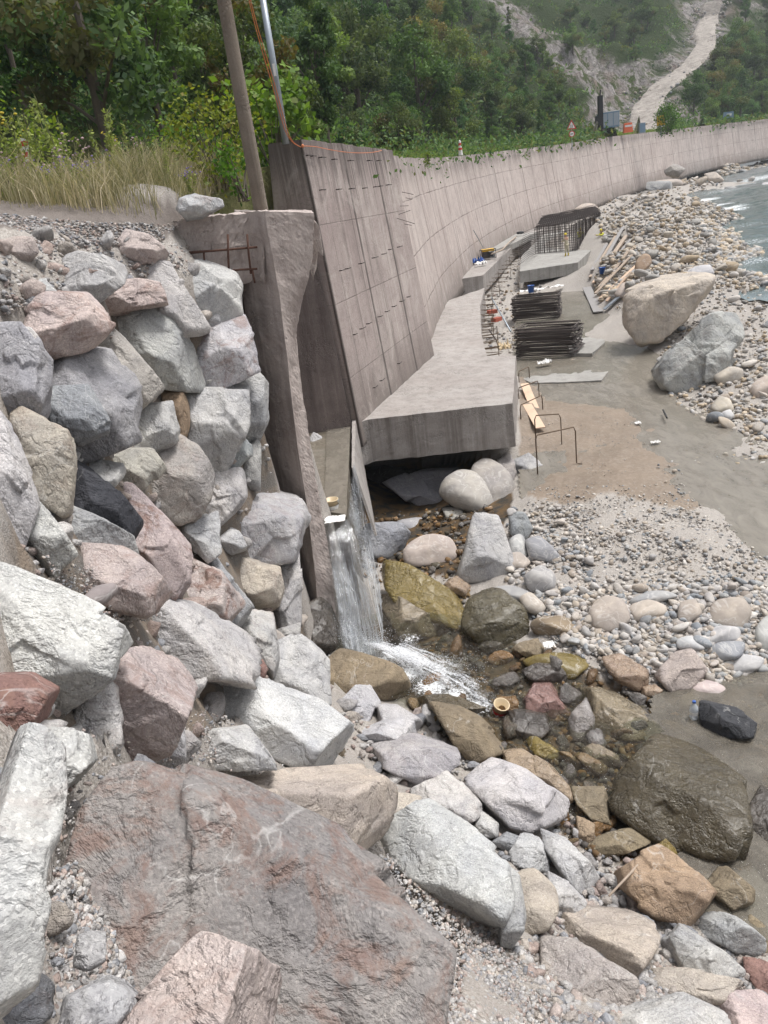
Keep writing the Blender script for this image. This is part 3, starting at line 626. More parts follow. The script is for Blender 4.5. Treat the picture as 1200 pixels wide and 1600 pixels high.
# ------------------------------------------------------------------ far foundation with its rebar cage
fo = [PZ(812, 424, -5.95), PZ(903, 410, -5.95), PZ(942, 374, -5.75), PZ(930, 352, -5.4), PZ(850, 366, -5.4), PZ(815, 400, -5.8)]
fnd = slabpoly(fo, .85, 'foundation_block', M['newconc'], label='new stained concrete foundation block under the dark rebar cage where the workers stand', cat='foundation', sub=.9, rough=.015)
cage = empty('rebar_cage', tuple(fo[5])); tag(cage, 'large dark cage of dense reinforcing bars standing on the new foundation block', 'rebar cage')
a0 = fo[5]*1+np.array([.5, .2, 0]); a1 = PZ(838, 402, -5.9); a2 = PZ(900, 392, -5.85); a3 = PZ(938, 373, -5.75); c1 = PZ(930, 358, -5.5); c2 = PZ(850, 372, -5.5)
def bars(A0, A1, hgt, step, rad, name, lean=(0, 0, 0), rnd=.05, hz=None):
    A0 = np.array(A0); A1 = np.array(A1); L_ = np.linalg.norm(A1-A0); n_ = int(L_/step); b = MB()
    for i in range(n_+1):
        p = A0+(A1-A0)*i/n_+rng.normal(size=3)*np.array([rnd, rnd, 0]); b.tube([p, p+np.array([lean[0], lean[1], hgt*random.uniform(.93, 1.05)])], rad, 4, False)
    b.build(name, M['rebar'], cage)
    b = MB(); z = .12
    while z < hgt:
        b.tube([A0+np.array([lean[0]*z/hgt, lean[1]*z/hgt, z]), A1+np.array([lean[0]*z/hgt, lean[1]*z/hgt, z])], rad, 4, False); z += hz or step*1.6
    b.build(name, M['rebar'], cage)
def lift(P, h): return np.array(P)+np.array([0, 0, h])
a1 = PZ(838, 398, -5.9); hC = 2.35
bars(a1, a2, hC, .10, .024, 'bar_panel', hz=.2); bars(a2, a3, hC, .11, .022, 'bar_panel'); bars(a3, c1, hC, .3, .016, 'bar_panel', hz=.4); bars(c1, c2, hC*.9, .25, .016, 'bar_panel', hz=.5)
b = MB()
quad = [lift(a1, hC-.15), lift(a3, hC), lift(c1, hC), lift(c2, hC-.15)]
for k in range(110):
    t = k/109; p = quad[0]*(1-t)+quad[3]*t; q_ = quad[1]*(1-t)+quad[2]*t; p = p+rng.normal(size=3)*.06; q_ = q_+rng.normal(size=3)*.1
    m_ = (p+q_)/2+np.array([0, 0, random.uniform(-.22, .05)]); b.tube([p, m_, q_], .022, 4, False)
for k in range(30):
    t = k/29; p = quad[0]*(1-t)+quad[1]*t; q_ = quad[3]*(1-t)+quad[2]*t; b.tube([p, q_], .016, 4, False)
b.build('top_mat', M['rebar'], cage)
b = MB()
for k in range(16):   # bars fanning to the left down onto the step
    z = .2+k*.13; p = lift(PZ(842, 400, -5.9), z+.1); q_ = PZ(808+k*.8, 424-k*2.6, -5.9)+np.array([0, 0, .25+z*.55]); b.tube([p, (p+q_)/2+np.array([0, 0, .12]), q_], .018, 4, False)
b.build('starter_bar', M['rebar'], cage)
# ties sticking out of the slab's river side
mesh_ = empty('starter_bars', tuple(PZ(770, 440, -6.6))); tag(mesh_, 'rows of thin starter bars sticking out of the curved slab edge above the debris', 'rebar')
ed = dens([PZ(761, 545, -6.55), PZ(754, 510, -6.5), PZ(752, 480, -6.45), PZ(759, 450, -6.3), PZ(775, 425, -6.1), PZ(795, 400, -5.9), PZ(808, 385, -5.8)], 4)
bm_ = MB().tube([(0, 0, 0), (.75, -.12, 0)], .018, 5); sb = bpy.data.meshes.new('side_bar'); sb.from_pydata(bm_.v, [], bm_.f); sb.materials.append(M['rebarbrown'])
for i in range(len(ed)):
    for z in (-.15, -.5, -.85, -1.2):
        o = bpy.data.objects.new('side_bar', sb); COL.objects.link(o); o.parent = mesh_; o.location = Vector(ed[i]+np.array([-.1, random.uniform(-.1, .1), z]))-mesh_.location; o.rotation_euler = (0, random.uniform(-.06, .06), random.uniform(-.06, .1))
for i in range(2, len(ed), 4): p = ed[i]+np.array([.62, 0, -1.4]); MB().tube([p, p+np.array([0, 0, 1.9])], .018, 5).build('upright_bar', M['rebarbrown'], mesh_)

# ------------------------------------------------------------------ water
WZ = RBF([tuple(PZ(u, v, z)) for u, v, z in [(560, 1010, -9.26), (640, 1030, -9.27), (700, 1080, -9.38), (800, 1120, -9.50), (900, 1160, -9.57), (1000, 1230, -9.58), (1100, 1120, -9.62), (1180, 1100, -9.62), (1190, 1250, -9.64), (1190, 1330, -9.64), (1260, 1100, -9.62), (1100, 1420, -9.66), (1250, 1500, -9.7), (700, 980, -9.28), (850, 1050, -9.48)]])
WZ2 = RBF([tuple(PZ(u, v, z)) for u, v, z in [(860, 470, -7.72), (925, 470, -7.66), (960, 540, -8.3), (950, 600, -8.6), (1000, 620, -8.80), (1080, 700, -8.93), (1150, 760, -9.03), (1200, 820, -9.1), (1300, 900, -9.2), (900, 700, -8.84), (850, 500, -8.08), (1050, 800, -9.0), (1250, 700, -9.0)]])
WZ3 = RBF([tuple(PZ(u, v, z)) for u, v, z in [(1190, 440, -6.9), (1160, 372, -6.7), (1200, 400, -6.8), (1300, 400, -6.9), (1130, 345, -6.4), (1110, 318, -6.1), (1180, 320, -5.9), (1230, 340, -6.3), (1200, 285, -5.0), (1150, 290, -5.4), (1130, 275, -4.2), (1190, 262, -3.3), (1300, 300, -5.4), (1080, 300, -5)]])
def sheet(poly, fn, nu, nv, name, mat, amp=.01, freq=3., loc=True, res=None):
    """water surface over a plan polygon"""
    P = np.array(poly)[:, :2]; x0, y0 = P.min(0); x1, y1 = P.max(0); X, Y = np.meshgrid(np.linspace(x0, x1, nu), np.linspace(y0, y1, nv)); Z = fn(X, Y)
    q = np.stack([X.ravel(), Y.ravel(), Z.ravel()], 1); q[:, 2] += fbm(q*np.array([1, 1, 0])*freq, 4)*amp
    i_ = np.arange(nu*nv).reshape(nv, nu); Fq = np.stack([i_[:-1, :-1], i_[:-1, 1:], i_[1:, 1:], i_[1:, :-1]], -1).reshape(-1, 4)
    c = q[Fq].mean(1); k = inpoly(c[:, 0], c[:, 1], [tuple(a) for a in P]); Fq = Fq[k]; us, inv = np.unique(Fq, return_inverse=True)
    return mobj(name, npmesh(name, q[us], inv.reshape(Fq.shape)), mat)
def water_mat(name, deep, foam=0., shallow=.6, flow=(1, 1, 1), rot=0, fscale=1., rough=.06):
    m = NT(name); co = m.coord(); fc = m.map(co, flow, (0, 0, rot))
    n1 = m.noise(fc, 2.2*fscale, 6, .65, .6); n2 = m.noise(fc, 9*fscale, 5, .6, .4)
    c = m.mix(n1, tuple(k*.75 for k in deep)+(1,), tuple(min(1, k*1.3) for k in deep)+(1,))
    tr_ = m.n('BsdfTransparent'); tr_.inputs[0].default_value = (.80, .82, .76, 1)
    mx = m.n('MixShader'); m.set(mx.inputs[0], m.ramp(n1, .3, .7, shallow-.12, shallow+.12))
    at = None
    fo_ = m.ramp(m.math('ADD', n2, m.math('MULTIPLY', m.math('SUBTRACT', n1, .5), 1.3)), .60-foam*.22, .78-foam*.15)
    if foam:
        a = m.n('Attribute'); a.attribute_name = 'foam'; fo_ = m.math('MULTIPLY', m.ramp(m.math('ADD', m.math('MULTIPLY', n2, 1.5), m.math('SUBTRACT', a.outputs['Fac'], 1.15)), .25, .65), 1)
        c = m.mix(fo_, c, (.80, .82, .83, 1))
    m.fin(c, m.math('ADD', rough, m.math('MULTIPLY', fo_ if foam else 0.0, .5)), m.bump(m.math('ADD', n1, m.math('MULTIPLY', n2, .5)), .5, .06), spec=.5)
    m.t.links.new(tr_.outputs[0], mx.inputs[1]); m.t.links.new(m.b.outputs[0], mx.inputs[2]); 
    if foam:
        mx2 = m.n('MixShader'); m.set(mx2.inputs[0], fo_); m.t.links.new(mx.outputs[0], mx2.inputs[1]); m.t.links.new(m.b.outputs[0], mx2.inputs[2]); mx = mx2
    m.t.links.new(mx.outputs[0], m.out.inputs[0]); return m.m
def foam_attr(o, blobs):
    me = o.data; n = len(me.vertices); P = np.empty(n*3, np.float32); me.vertices.foreach_get('co', P); P = P.reshape(-1, 3); a = np.zeros(n)
    for u, v, z, r_, s_ in blobs:
        c = PZ(u, v, z); d = np.linalg.norm(P[:, :2]-c[:2], axis=1)/r_; a = np.maximum(a, s_*np.exp(-d*d))
    at = me.attributes.new('foam', 'FLOAT', 'POINT'); at.data.foreach_set('value', a.astype(np.float32))
pl = lambda L_, z: [PZ(u, v, z)[:2] for u, v in L_]
M['stream'] = water_mat('stream_water', (.13, .11, .09), foam=1, shallow=.16, fscale=2.2)
M['pool'] = water_mat('pool_water', (.20, .18, .15), shallow=.55, fscale=.9, rough=.03)
M['mudwater'] = water_mat('channel_water', (.25, .225, .19), shallow=.7, fscale=1.1, flow=(1, .4, 1), rough=.03)
M['river'] = water_mat('river_water', (.15, .19, .20), foam=1, shallow=.93, fscale=.6, flow=(1.2, .8, 1), rough=.12)
o = sheet(pl([(520, 985), (600, 960), (700, 960), (860, 1020), (960, 1085), (1030, 1110), (1060, 1150), (1000, 1200), (950, 1260), (870, 1260), (760, 1150), (640, 1100), (540, 1060)], -9.3), WZ, 260, 260, 'stream_water', M['stream'], .075, 3.2); tag(o, kind='structure')
foam_attr(o, [(570, 1015, -9.2, .5, 1.0), (600, 1030, -9.25, .5, 1.), (640, 1050, -9.3, .55, 1.05), (675, 1068, -9.3, .55, 1.1), (710, 1085, -9.35, .5, 1.1), (745, 1100, -9.4, .45, 1.0), (690, 1035, -9.3, .6, .75), (780, 1110, -9.45, .45, .75), (820, 1125, -9.5, .5, .6), (640, 1000, -9.3, .5, .8), (720, 1030, -9.35, .8, .6)])
o = sheet(pl([(1020, 1085), (1060, 1040), (1300, 1000), (1400, 1200), (1300, 1500), (1100, 1440), (980, 1300), (1000, 1200)], -9.62), lambda x, y: WZ(x, y)*0-9.62, 90, 90, 'pool_water', M['pool'], .004, 2); tag(o, kind='structure')
o = sheet(pl([(812, 445), (930, 440), (1010, 520), (1060, 620), (1200, 680), (1400, 760), (1400, 1000), (1180, 880), (1060, 800), (1010, 720), (880, 800), (812, 760), (800, 600)], -8.6), WZ2, 200, 300, 'channel_water', M['mudwater'], .006, 2.5); tag(o, kind='structure')
o = sheet([PZ(1140, 470, -7.1)[:2], PZ(1060, 330, -6.5)[:2], PZ(1080, 285, -4.6)[:2], PZ(1190, 250, -3.2)[:2], (170, 230), (150, 120), (60, 40), PZ(1260, 470, -7.1)[:2]], WZ3, 300, 300, 'river_water', M['river'], .22, .55); tag(o, kind='structure')
foam_attr(o, [(1098, 316, -6.1, 4, 1.1), (1115, 322, -6.1, 4, 1.1), (1135, 326, -6.1, 4, 1.1), (1150, 328, -6.1, 3, .95), (1190, 432, -6.9, 1.8, 1.1), (1170, 425, -6.9, 1.2, .9), (1195, 375, -6.7, 4, .75), (1160, 290, -5.2, 9, .75), (1190, 268, -3.6, 12, .85), (1130, 296, -5, 9, .7), (1185, 405, -6.8, 2.5, .75), (1165, 350, -6.4, 6, .65)])
# thin water over the sill and the waterfall
m = NT('falling_water'); uv = m.coord('UV'); n1 = m.noise(m.map(uv, (14, 1.6, 1)), 1.6, 6, .7, .8); n2 = m.noise(m.map(uv, (40, 6, 1)), 1.5, 5, .7)
sx = m.n('SeparateXYZ'); m.set(sx.inputs[0], uv); f_ = m.math('ADD', m.math('ADD', m.math('MULTIPLY', n1, .75), m.math('MULTIPLY', n2, .45)), m.math('MULTIPLY', sx.outputs[1], .16))
tr_ = m.n('BsdfTransparent'); tr_.inputs[0].default_value = (.9, .92, .93, 1); gl = m.n('BsdfGlossy'); gl.inputs[1].default_value = .12; gl.inputs[0].default_value = (.9, .92, .95, 1)
m1 = m.n('MixShader'); m1.inputs[0].default_value = .20; m.t.links.new(tr_.outputs[0], m1.inputs[1]); m.t.links.new(gl.outputs[0], m1.inputs[2])
m.fin((.66, .69, .73, 1), .4, m.bump(n1, .6, .05)); m2 = m.n('MixShader'); m.set(m2.inputs[0], m.ramp(f_, .66, .84, .03, .9)); m.t.links.new(m1.outputs[0], m2.inputs[1]); m.t.links.new(m.b.outputs[0], m2.inputs[2]); m.t.links.new(m2.outputs[0], m.out.inputs[0])
b_ = m.bump(n2, .6, .04); m.set(gl.inputs['Normal'], b_); M['fall'] = m.m
m = NT('cascade_water'); uv = m.coord('UV'); co = m.coord(); n1 = m.noise(m.map(uv, (5, 2.2, 1)), 2.0, 7, .75, 1.2); n2 = m.noise(co, 26, 5, .7); n3 = m.vor(co, 38)
sx = m.n('SeparateXYZ'); m.set(sx.inputs[0], uv); ed_ = m.math('MULTIPLY', m.math('ABSOLUTE', m.math('SUBTRACT', sx.outputs[0], .5)), -.55); en_ = m.math('MULTIPLY', sx.outputs[1], -.16)
f_ = m.math('ADD', m.math('ADD', m.math('MULTIPLY', n1, 1.0), m.math('MULTIPLY', n2, .5)), m.math('ADD', ed_, en_)); tr_ = m.n('BsdfTransparent'); mx = m.n('MixShader'); m.set(mx.inputs[0], m.ramp(f_, .53, .76, 0, .8))
m.fin((.74, .76, .79, 1), .5, m.bump(n2, .7, .03)); m.t.links.new(tr_.outputs[0], mx.inputs[1]); m.t.links.new(m.b.outputs[0], mx.inputs[2]); m.t.links.new(mx.outputs[0], m.out.inputs[0]); M['cascade'] = m.m
wf = empty('waterfall', (-.6, 16.6, -9.2)); tag(wf, kind='structure'); wf['label'] = 'sheet of water falling from the sill lip beside the pillar into the rocky stream'
def fall(topA, topB, botA, botB, out, name, nu=34, nv=70, amp=.05, mat='fall'):
    A, B, C_, D_ = map(np.array, (topA, topB, botA, botB)); V = []; UVc = []
    for j in range(nv):
        t = j/(nv-1); s_ = t**2
        for i in range(nu):
            k = i/(nu-1); a = A*(1-k)+B*k; c = C_*(1-k)+D_*k; p = a.copy(); h_ = t**.5 if False else t
            p[:2] = a[:2]+(c[:2]-a[:2])*(1-(1-t)**1.6*1.0 if False else t**.62); p[2] = a[2]+(c[2]-a[2])*t**1.35; V.append(p); UVc.append((k, t))
    V = np.array(V); V += (fbm(V*np.array([5, 5, 1.2]), 3)*amp)[:, None]*np.array([.6, -1, .1])
    i_ = np.arange(nu*nv).reshape(nv, nu); q_ = np.stack([i_[:-1, :-1], i_[:-1, 1:], i_[1:, 1:], i_[1:, :-1]], -1).reshape(-1, 4)
    me = npmesh(name, V, q_); uvmesh(me, np.array(UVc)); return mobj(name, me, M[mat], wf)
g1 = PZ(512, 806, -6.64); g2 = PZ(544, 812, -6.64)
fall(g1, g2, PD(538, 1022, 15.0), PD(600, 1026, 14.7), 0, 'water_curtain')
fall(g2+np.array([0, .1, 0]), np.array([-.66, 21.0, -6.62]), PD(600, 1015, 14.9), PD(596, 930, 17.0), 0, 'water_curtain', amp=.06)
fall(PZ(514, 870, -7.6)+np.array([0, -.05, 0]), PZ(540, 880, -7.6), PD(540, 1012, 14.9), PD(575, 1020, 14.8), 0, 'water_curtain', amp=.08)
fall(PZ(588, 1022, -9.02), PZ(640, 1000, -9.02), PZ(740, 1128, -9.44), PZ(800, 1080, -9.40), 0, 'cascade', 60, 90, .12, 'cascade')
fall(PZ(560, 1005, -8.95), PZ(600, 1000, -8.95), PZ(640, 1070, -9.35), PZ(690, 1040, -9.3), 0, 'cascade', 40, 50, .1, 'cascade')
X_ = [tuple(fl+np.array([0, .0, .05])), tuple(fr+np.array([.0, 0, .05])), (-.70, 24.6, zt+.15), (-1.5, 24.6, zt+.15), (-1.45, 20, zt+.12)]
o = MB().add(X_, [(0, 1, 2, 3, 4)]).build('sill_film', M['mudwater'], wf)
def droplets(name, srcs, n, rad):
    """spray: many small drops, one mesh"""
    V = []; T = []; oc = np.array([(1, 0, 0), (-1, 0, 0), (0, 1, 0), (0, -1, 0), (0, 0, 1), (0, 0, -1)], float)
    of = np.array([(0, 2, 4), (2, 1, 4), (1, 3, 4), (3, 0, 4), (2, 0, 5), (1, 2, 5), (3, 1, 5), (0, 3, 5)])
    for i in range(n):
        c, r3 = srcs[i % len(srcs)]; p = np.array(c)+rng.normal(size=3)*np.array(r3)*.5; p[2] = c[2]+abs(p[2]-c[2])
        V.append(p+oc*rad*rng.uniform(.3, 1.2)*np.array([1, 1, rng.uniform(1, 2)])); T.append(of+6*i)
    return mobj(name, npmesh(name, np.concatenate(V), np.concatenate(T)), M['foam'])
m = NT('white_water'); M['foam'] = m.fin((.78, .80, .83, 1), .3)
S0 = [(PD(u, v, D), r_) for u, v, D, r_ in [(545, 1000, 15.1, (.25, .3, .5)), (585, 1010, 14.9, (.35, .35, .5)), (660, 1065, 13.8, (.6, .5, .18)), (700, 1080, 13.5, (.6, .5, .2)), (740, 1100, 13.1, (.5, .4, .15)), (575, 900, 16.0, (.12, .3, .9)), (625, 1030, 14.5, (.4, .4, .2)), (560, 830, 17.5, (.1, .8, .8)), (700, 1040, 14.3, (.7, .5, .1)), (680, 1055, 13.9, (.8, .5, .22)), (770, 1105, 13.0, (.5, .4, .12))]]
o = droplets('water_spray', S0, 14000, .0062); tag(o, kind='stuff'); o['label'] = 'white spray where the waterfall hits the rocks'; o['category'] = 'spray'
# ------------------------------------------------------------------ boulders and stones
def ico(n):
    bm = bmesh.new(); bmesh.ops.create_icosphere(bm, subdivisions=n, radius=1); V = np.array([v.co[:] for v in bm.verts]); T = np.array([[v.index for v in f.verts] for f in bm.faces]); bm.free(); return V, T
ICO = {n: ico(n) for n in (1, 2, 3, 4, 5, 6)}
def hull_planes(P):
    bm = bmesh.new(); [bm.verts.new(p) for p in P]; r_ = bmesh.ops.convex_hull(bm, input=bm.verts[:]); bm.normal_update()
    vs = list({v for f in bm.faces for v in f.verts}); c = np.mean([v.co[:] for v in vs], axis=0); N = []; D = []
    for f in bm.faces:
        n = np.array(f.normal[:]); d = n@(np.array(f.verts[0].co[:])-c)
        if np.linalg.norm(n) < .5: continue
        if d < 0: n, d = -n, -d
        for i in range(len(N)):
            if N[i]@n > .975: break
        else: N.append(n); D.append(max(d, 1e-3))
    bm.free(); ext = np.abs(np.array([v.co[:] if False else v for v in np.array(P)])-c).max(0); return c, np.array(N), np.array(D), ext
def soft_rock(N, D, ext, sub, p, seed, rough=.05, step=.05, nstep=9):
    V, T = ICO[sub]; rg = np.random.default_rng(seed); size = float(np.mean(ext))
    q = V*ext; q = q/np.linalg.norm(q, axis=1)[:, None]
    a = np.maximum(0, q@N.T/D[None]); am = a.max(1); r_ = 1/(am*np.sum((a/am[:, None])**p, 1)**(1/p)); X = q*r_[:, None]
    if step:      # broken steps: each chip region has its own offset plane
        nd = rg.normal(size=(nstep, 3)); nd /= np.linalg.norm(nd, axis=1)[:, None]; sd = nd*np.median(r_)
        w_ = fbm(X/size*1.5+seed, 3)[:, None]*size*.35
        k = np.argmin(np.linalg.norm(X[:, None]+w_[:, None]*0-sd[None], axis=2)+w_*rg.normal(size=nstep)[None]*.6, axis=1)
        off = rg.uniform(-1, .6, nstep)*step*size; tl = rg.normal(size=(nstep, 3))*step*1.2
        d = off[k]+np.einsum('ij,ij->i', X-sd[k], tl[k]); X = X+q*np.clip(d, -step*2*size, step*size*1.2)[:, None]
    if rough:
        nn = X/np.linalg.norm(X, axis=1)[:, None]
        s_ = seed*1.37 % 50; l = fbm(X/size*1.1+s_, 3); h = fbm(X/size*4.5+s_*2, 4, g=.6); rd = 1-np.abs(fbm(X/size*2.2+s_+9, 3))*2
        X = X+nn*(l*rough*1.2+h*rough*.45+(rd-.6)*rough*.35)[:, None]*size
    return X, T
ROCK_N = [0]
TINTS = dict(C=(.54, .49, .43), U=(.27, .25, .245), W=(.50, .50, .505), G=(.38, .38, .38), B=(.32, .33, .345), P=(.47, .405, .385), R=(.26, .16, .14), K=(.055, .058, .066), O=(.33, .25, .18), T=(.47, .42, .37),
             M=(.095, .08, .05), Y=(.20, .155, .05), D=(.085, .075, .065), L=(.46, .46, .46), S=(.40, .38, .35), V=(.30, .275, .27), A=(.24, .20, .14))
def tint(key, a=0., j=.05):
    c = TINTS[key]; f = 1+random.uniform(-j, j)*1.5; return tuple(min(.9, k*f*(1+random.uniform(-j, j)*.4)) for k in c)+(1-a,)
def hull2(P):
    P = sorted(map(tuple, P)); 
    def half(Q):
        o = []
        for p in Q:
            while len(o) > 1 and (o[-1][0]-o[-2][0])*(p[1]-o[-2][1])-(o[-1][1]-o[-2][1])*(p[0]-o[-2][0]) <= 0: o.pop()
            o.append(p)
        return o
    l = half(P); u = half(P[::-1]); return np.array(l[:-1]+u[:-1])
def rock(label, poly, col='W', st=0., dD=0., th=.8, inner=None, p=26, cat='boulder', name='boulder', wet=False, rough=.05, step=.06, tilt=None, grow=1.05, round_=False, anchor=None, group=None, D=None, sub=None, base=None, bot=None, mat=None):
    """a boulder whose outline from the photograph gets its own distance, size and thickness"""
    ROCK_N[0] += 1; seed = ROCK_N[0]*7+3; rg = np.random.default_rng(seed)
    P = np.array(poly, float); cu, cv = (P.min(0)+P.max(0))/2; grow = grow*(1.12 if cu < 480 and cv < 1150 else 1); P = np.array([cu, cv])+(P-[cu, cv])*grow; wpx = np.ptp(P[:, 0]); hpx = np.ptp(P[:, 1])
    if base is None: base = (cu > 560 and cv > 790 and cv < 1420) or round_
    if D is None:
        if base and not anchor:
            h = hit(cu, P[:, 1].max()-.15*hpx); k0 = h@fw; k0 += .30*math.sqrt(wpx*hpx)*k0/F
        else: h = hit(*(anchor or (cu, cv))); k0 = h@fw if h is not None else 20
    else: k0 = D/ray(cu, cv)[1]
    k0 = k0+dD; s = k0/F; size = math.sqrt(wpx*hpx)*s; t = size*th; tilt = (.30 if not base else .5) if tilt is None else tilt
    C = ray(cu, cv)*k0; wv = -C/np.linalg.norm(C); xv = rc-wv*(rc@wv); xv /= np.linalg.norm(xv); yv = np.cross(wv, xv)
    Q = hull2(np.stack([(P[:, 0]-cu)*s, -(P[:, 1]-cv)*s], 1)); W2, H2 = np.ptp(Q[:, 0])/2, np.ptp(Q[:, 1])/2
    N = []; Dn = []
    def plane(n, pt):
        n = np.array(n, float); n /= np.linalg.norm(n); d = n@np.array(pt)
        if d < .04*size: d = .04*size
        N.append(n); Dn.append(d)
    zt = lambda y: -tilt*y
    bl_ = (.05, .40) if not round_ else (.2, .5)
    for i in range(len(Q)):
        a_, b_ = Q[i], Q[(i+1) % len(Q)]; e_ = b_-a_; L_ = np.linalg.norm(e_)
        if L_ < .06*size: continue
        m_ = np.array([e_[1], -e_[0]])/L_; d3 = np.array([e_[0], e_[1], zt(b_[1])-zt(a_[1])]); g = np.array([m_[0], m_[1], rg.uniform(-.12, .25)]); g = g-d3*(g@d3)/(d3@d3)
        plane(g, (a_[0], a_[1], zt(a_[1])))
        if rg.random() < .5: g2 = np.array([m_[0], m_[1], rg.uniform(-1.3, -.6)]); plane(g2, ((a_[0]+b_[0])/2, (a_[1]+b_[1])/2, zt((a_[1]+b_[1])/2)-.25*size))
    hh = rg.uniform(.26, .42)*size
    if inner and len(inner) >= 1:
        R_ = [np.array([(u-cu)*s, -(v-cv)*s, zt(-(v-cv)*s)+q*size]) for u, v, q in inner]
        if len(R_) == 1: R_ = [R_[0]-[.1*W2, 0, 0], R_[0]+[.1*W2, 0, 0]]
        R_ = sorted(R_, key=lambda q: q[0])[:2] if len(R_) > 2 else sorted(R_, key=lambda q: q[0])
    else:
        ang = rg.uniform(-.5, .5); yc = rg.uniform(-.35, .15)*H2; xs = rg.uniform(.15, .5)*W2; xo = rg.uniform(-.2, .2)*W2
        R_ = [np.array([xo-xs, yc-ang*xs, 0]), np.array([xo+xs, yc+ang*xs, 0])]; R_ = [np.array([q[0], np.clip(q[1], -.6*H2, .6*H2), zt(q[1])+hh*rg.uniform(.85, 1.1)]) for q in R_]
    dr = R_[1]-R_[0]
    for pt in ((rg.uniform(-.3, .3)*W2, H2, zt(H2)+rg.uniform(.02, .2)*hh), (rg.uniform(-.3, .3)*W2, -H2, zt(-H2)+(bot*size if bot else rg.uniform(.05, .35)*hh))):
        g = np.cross(dr, np.array(pt)-R_[0]); g = g if g[2] > 0 else -g; plane(g, R_[0])
    for q, sx_ in ((R_[0], -1), (R_[1], 1)):
        pt = np.array([sx_*W2, q[1]*.5, zt(q[1]*.5)+(bot*size*.9 if bot else rg.uniform(.05, .35)*hh)]); dv = np.array([rg.uniform(-.25, .25), 1, -tilt+rg.uniform(-.2, .2)]); g = np.cross(pt-q, dv); g = g if g[2] > 0 else -g; plane(g, q)
    plane((rg.normal()*.2, rg.normal()*.2, -1), (0, 0, -t))
    N = np.array(N); Dn = np.array(Dn)
    if round_: p = min(p, 7); step = 0; rough = min(rough, .035)
    else:
        p = {26: 140, 20: 90, 34: 140}.get(p, p*2.2)
        for _ in range(rg.integers(2, 5)):
            n_ = rg.normal(size=3); n_ /= np.linalg.norm(n_); n_[2] = abs(n_[2])
            if n_[2] > .93: continue
            am = (N@n_/Dn).max(); N = np.vstack([N, n_]); Dn = np.append(Dn, 1/am*rg.uniform(.92, 1.02) if am > 0 else size)
    if sub is None: sub = 6 if size/s > 230 else 5 if size/s > 62 else 4 if size/s > 22 else 3
    X, T = soft_rock(N, Dn, np.array([W2, H2, t*.7]), sub, p, seed, rough*(.55 if not round_ else 1), step*.7)
    X = X[:, :1]*xv+X[:, 1:2]*yv+X[:, 2:]*wv; c = C
    pu, pv = proj(X+c); fu = min(1.6, wpx/np.ptp(pu)); fv = min(1.6, hpx/np.ptp(pv)); f_ = math.sqrt(fu*fv); X = X+xv*(X@xv)[:, None]*(fu-1)+yv*(X@yv)[:, None]*(fv-1)+wv*(X@wv)[:, None]*(f_-1)
    pu, pv = proj(X+c); mu = (P[:, 0].min()+P[:, 0].max()-pu.min()-pu.max())/2; mv = (P[:, 1].min()+P[:, 1].max()-pv.min()-pv.max())/2
    c = c+rc*mu*(c@fw)/F-uc*mv*(c@fw)/F
    o = mobj(name, npmesh(name, X, T), M[mat or ('cobwet' if wet else 'cobble') if round_ else ('rockwet' if wet else 'rock')])
    o.location = c; o.color = tint(col, st); tag(o, label, cat, group); return o

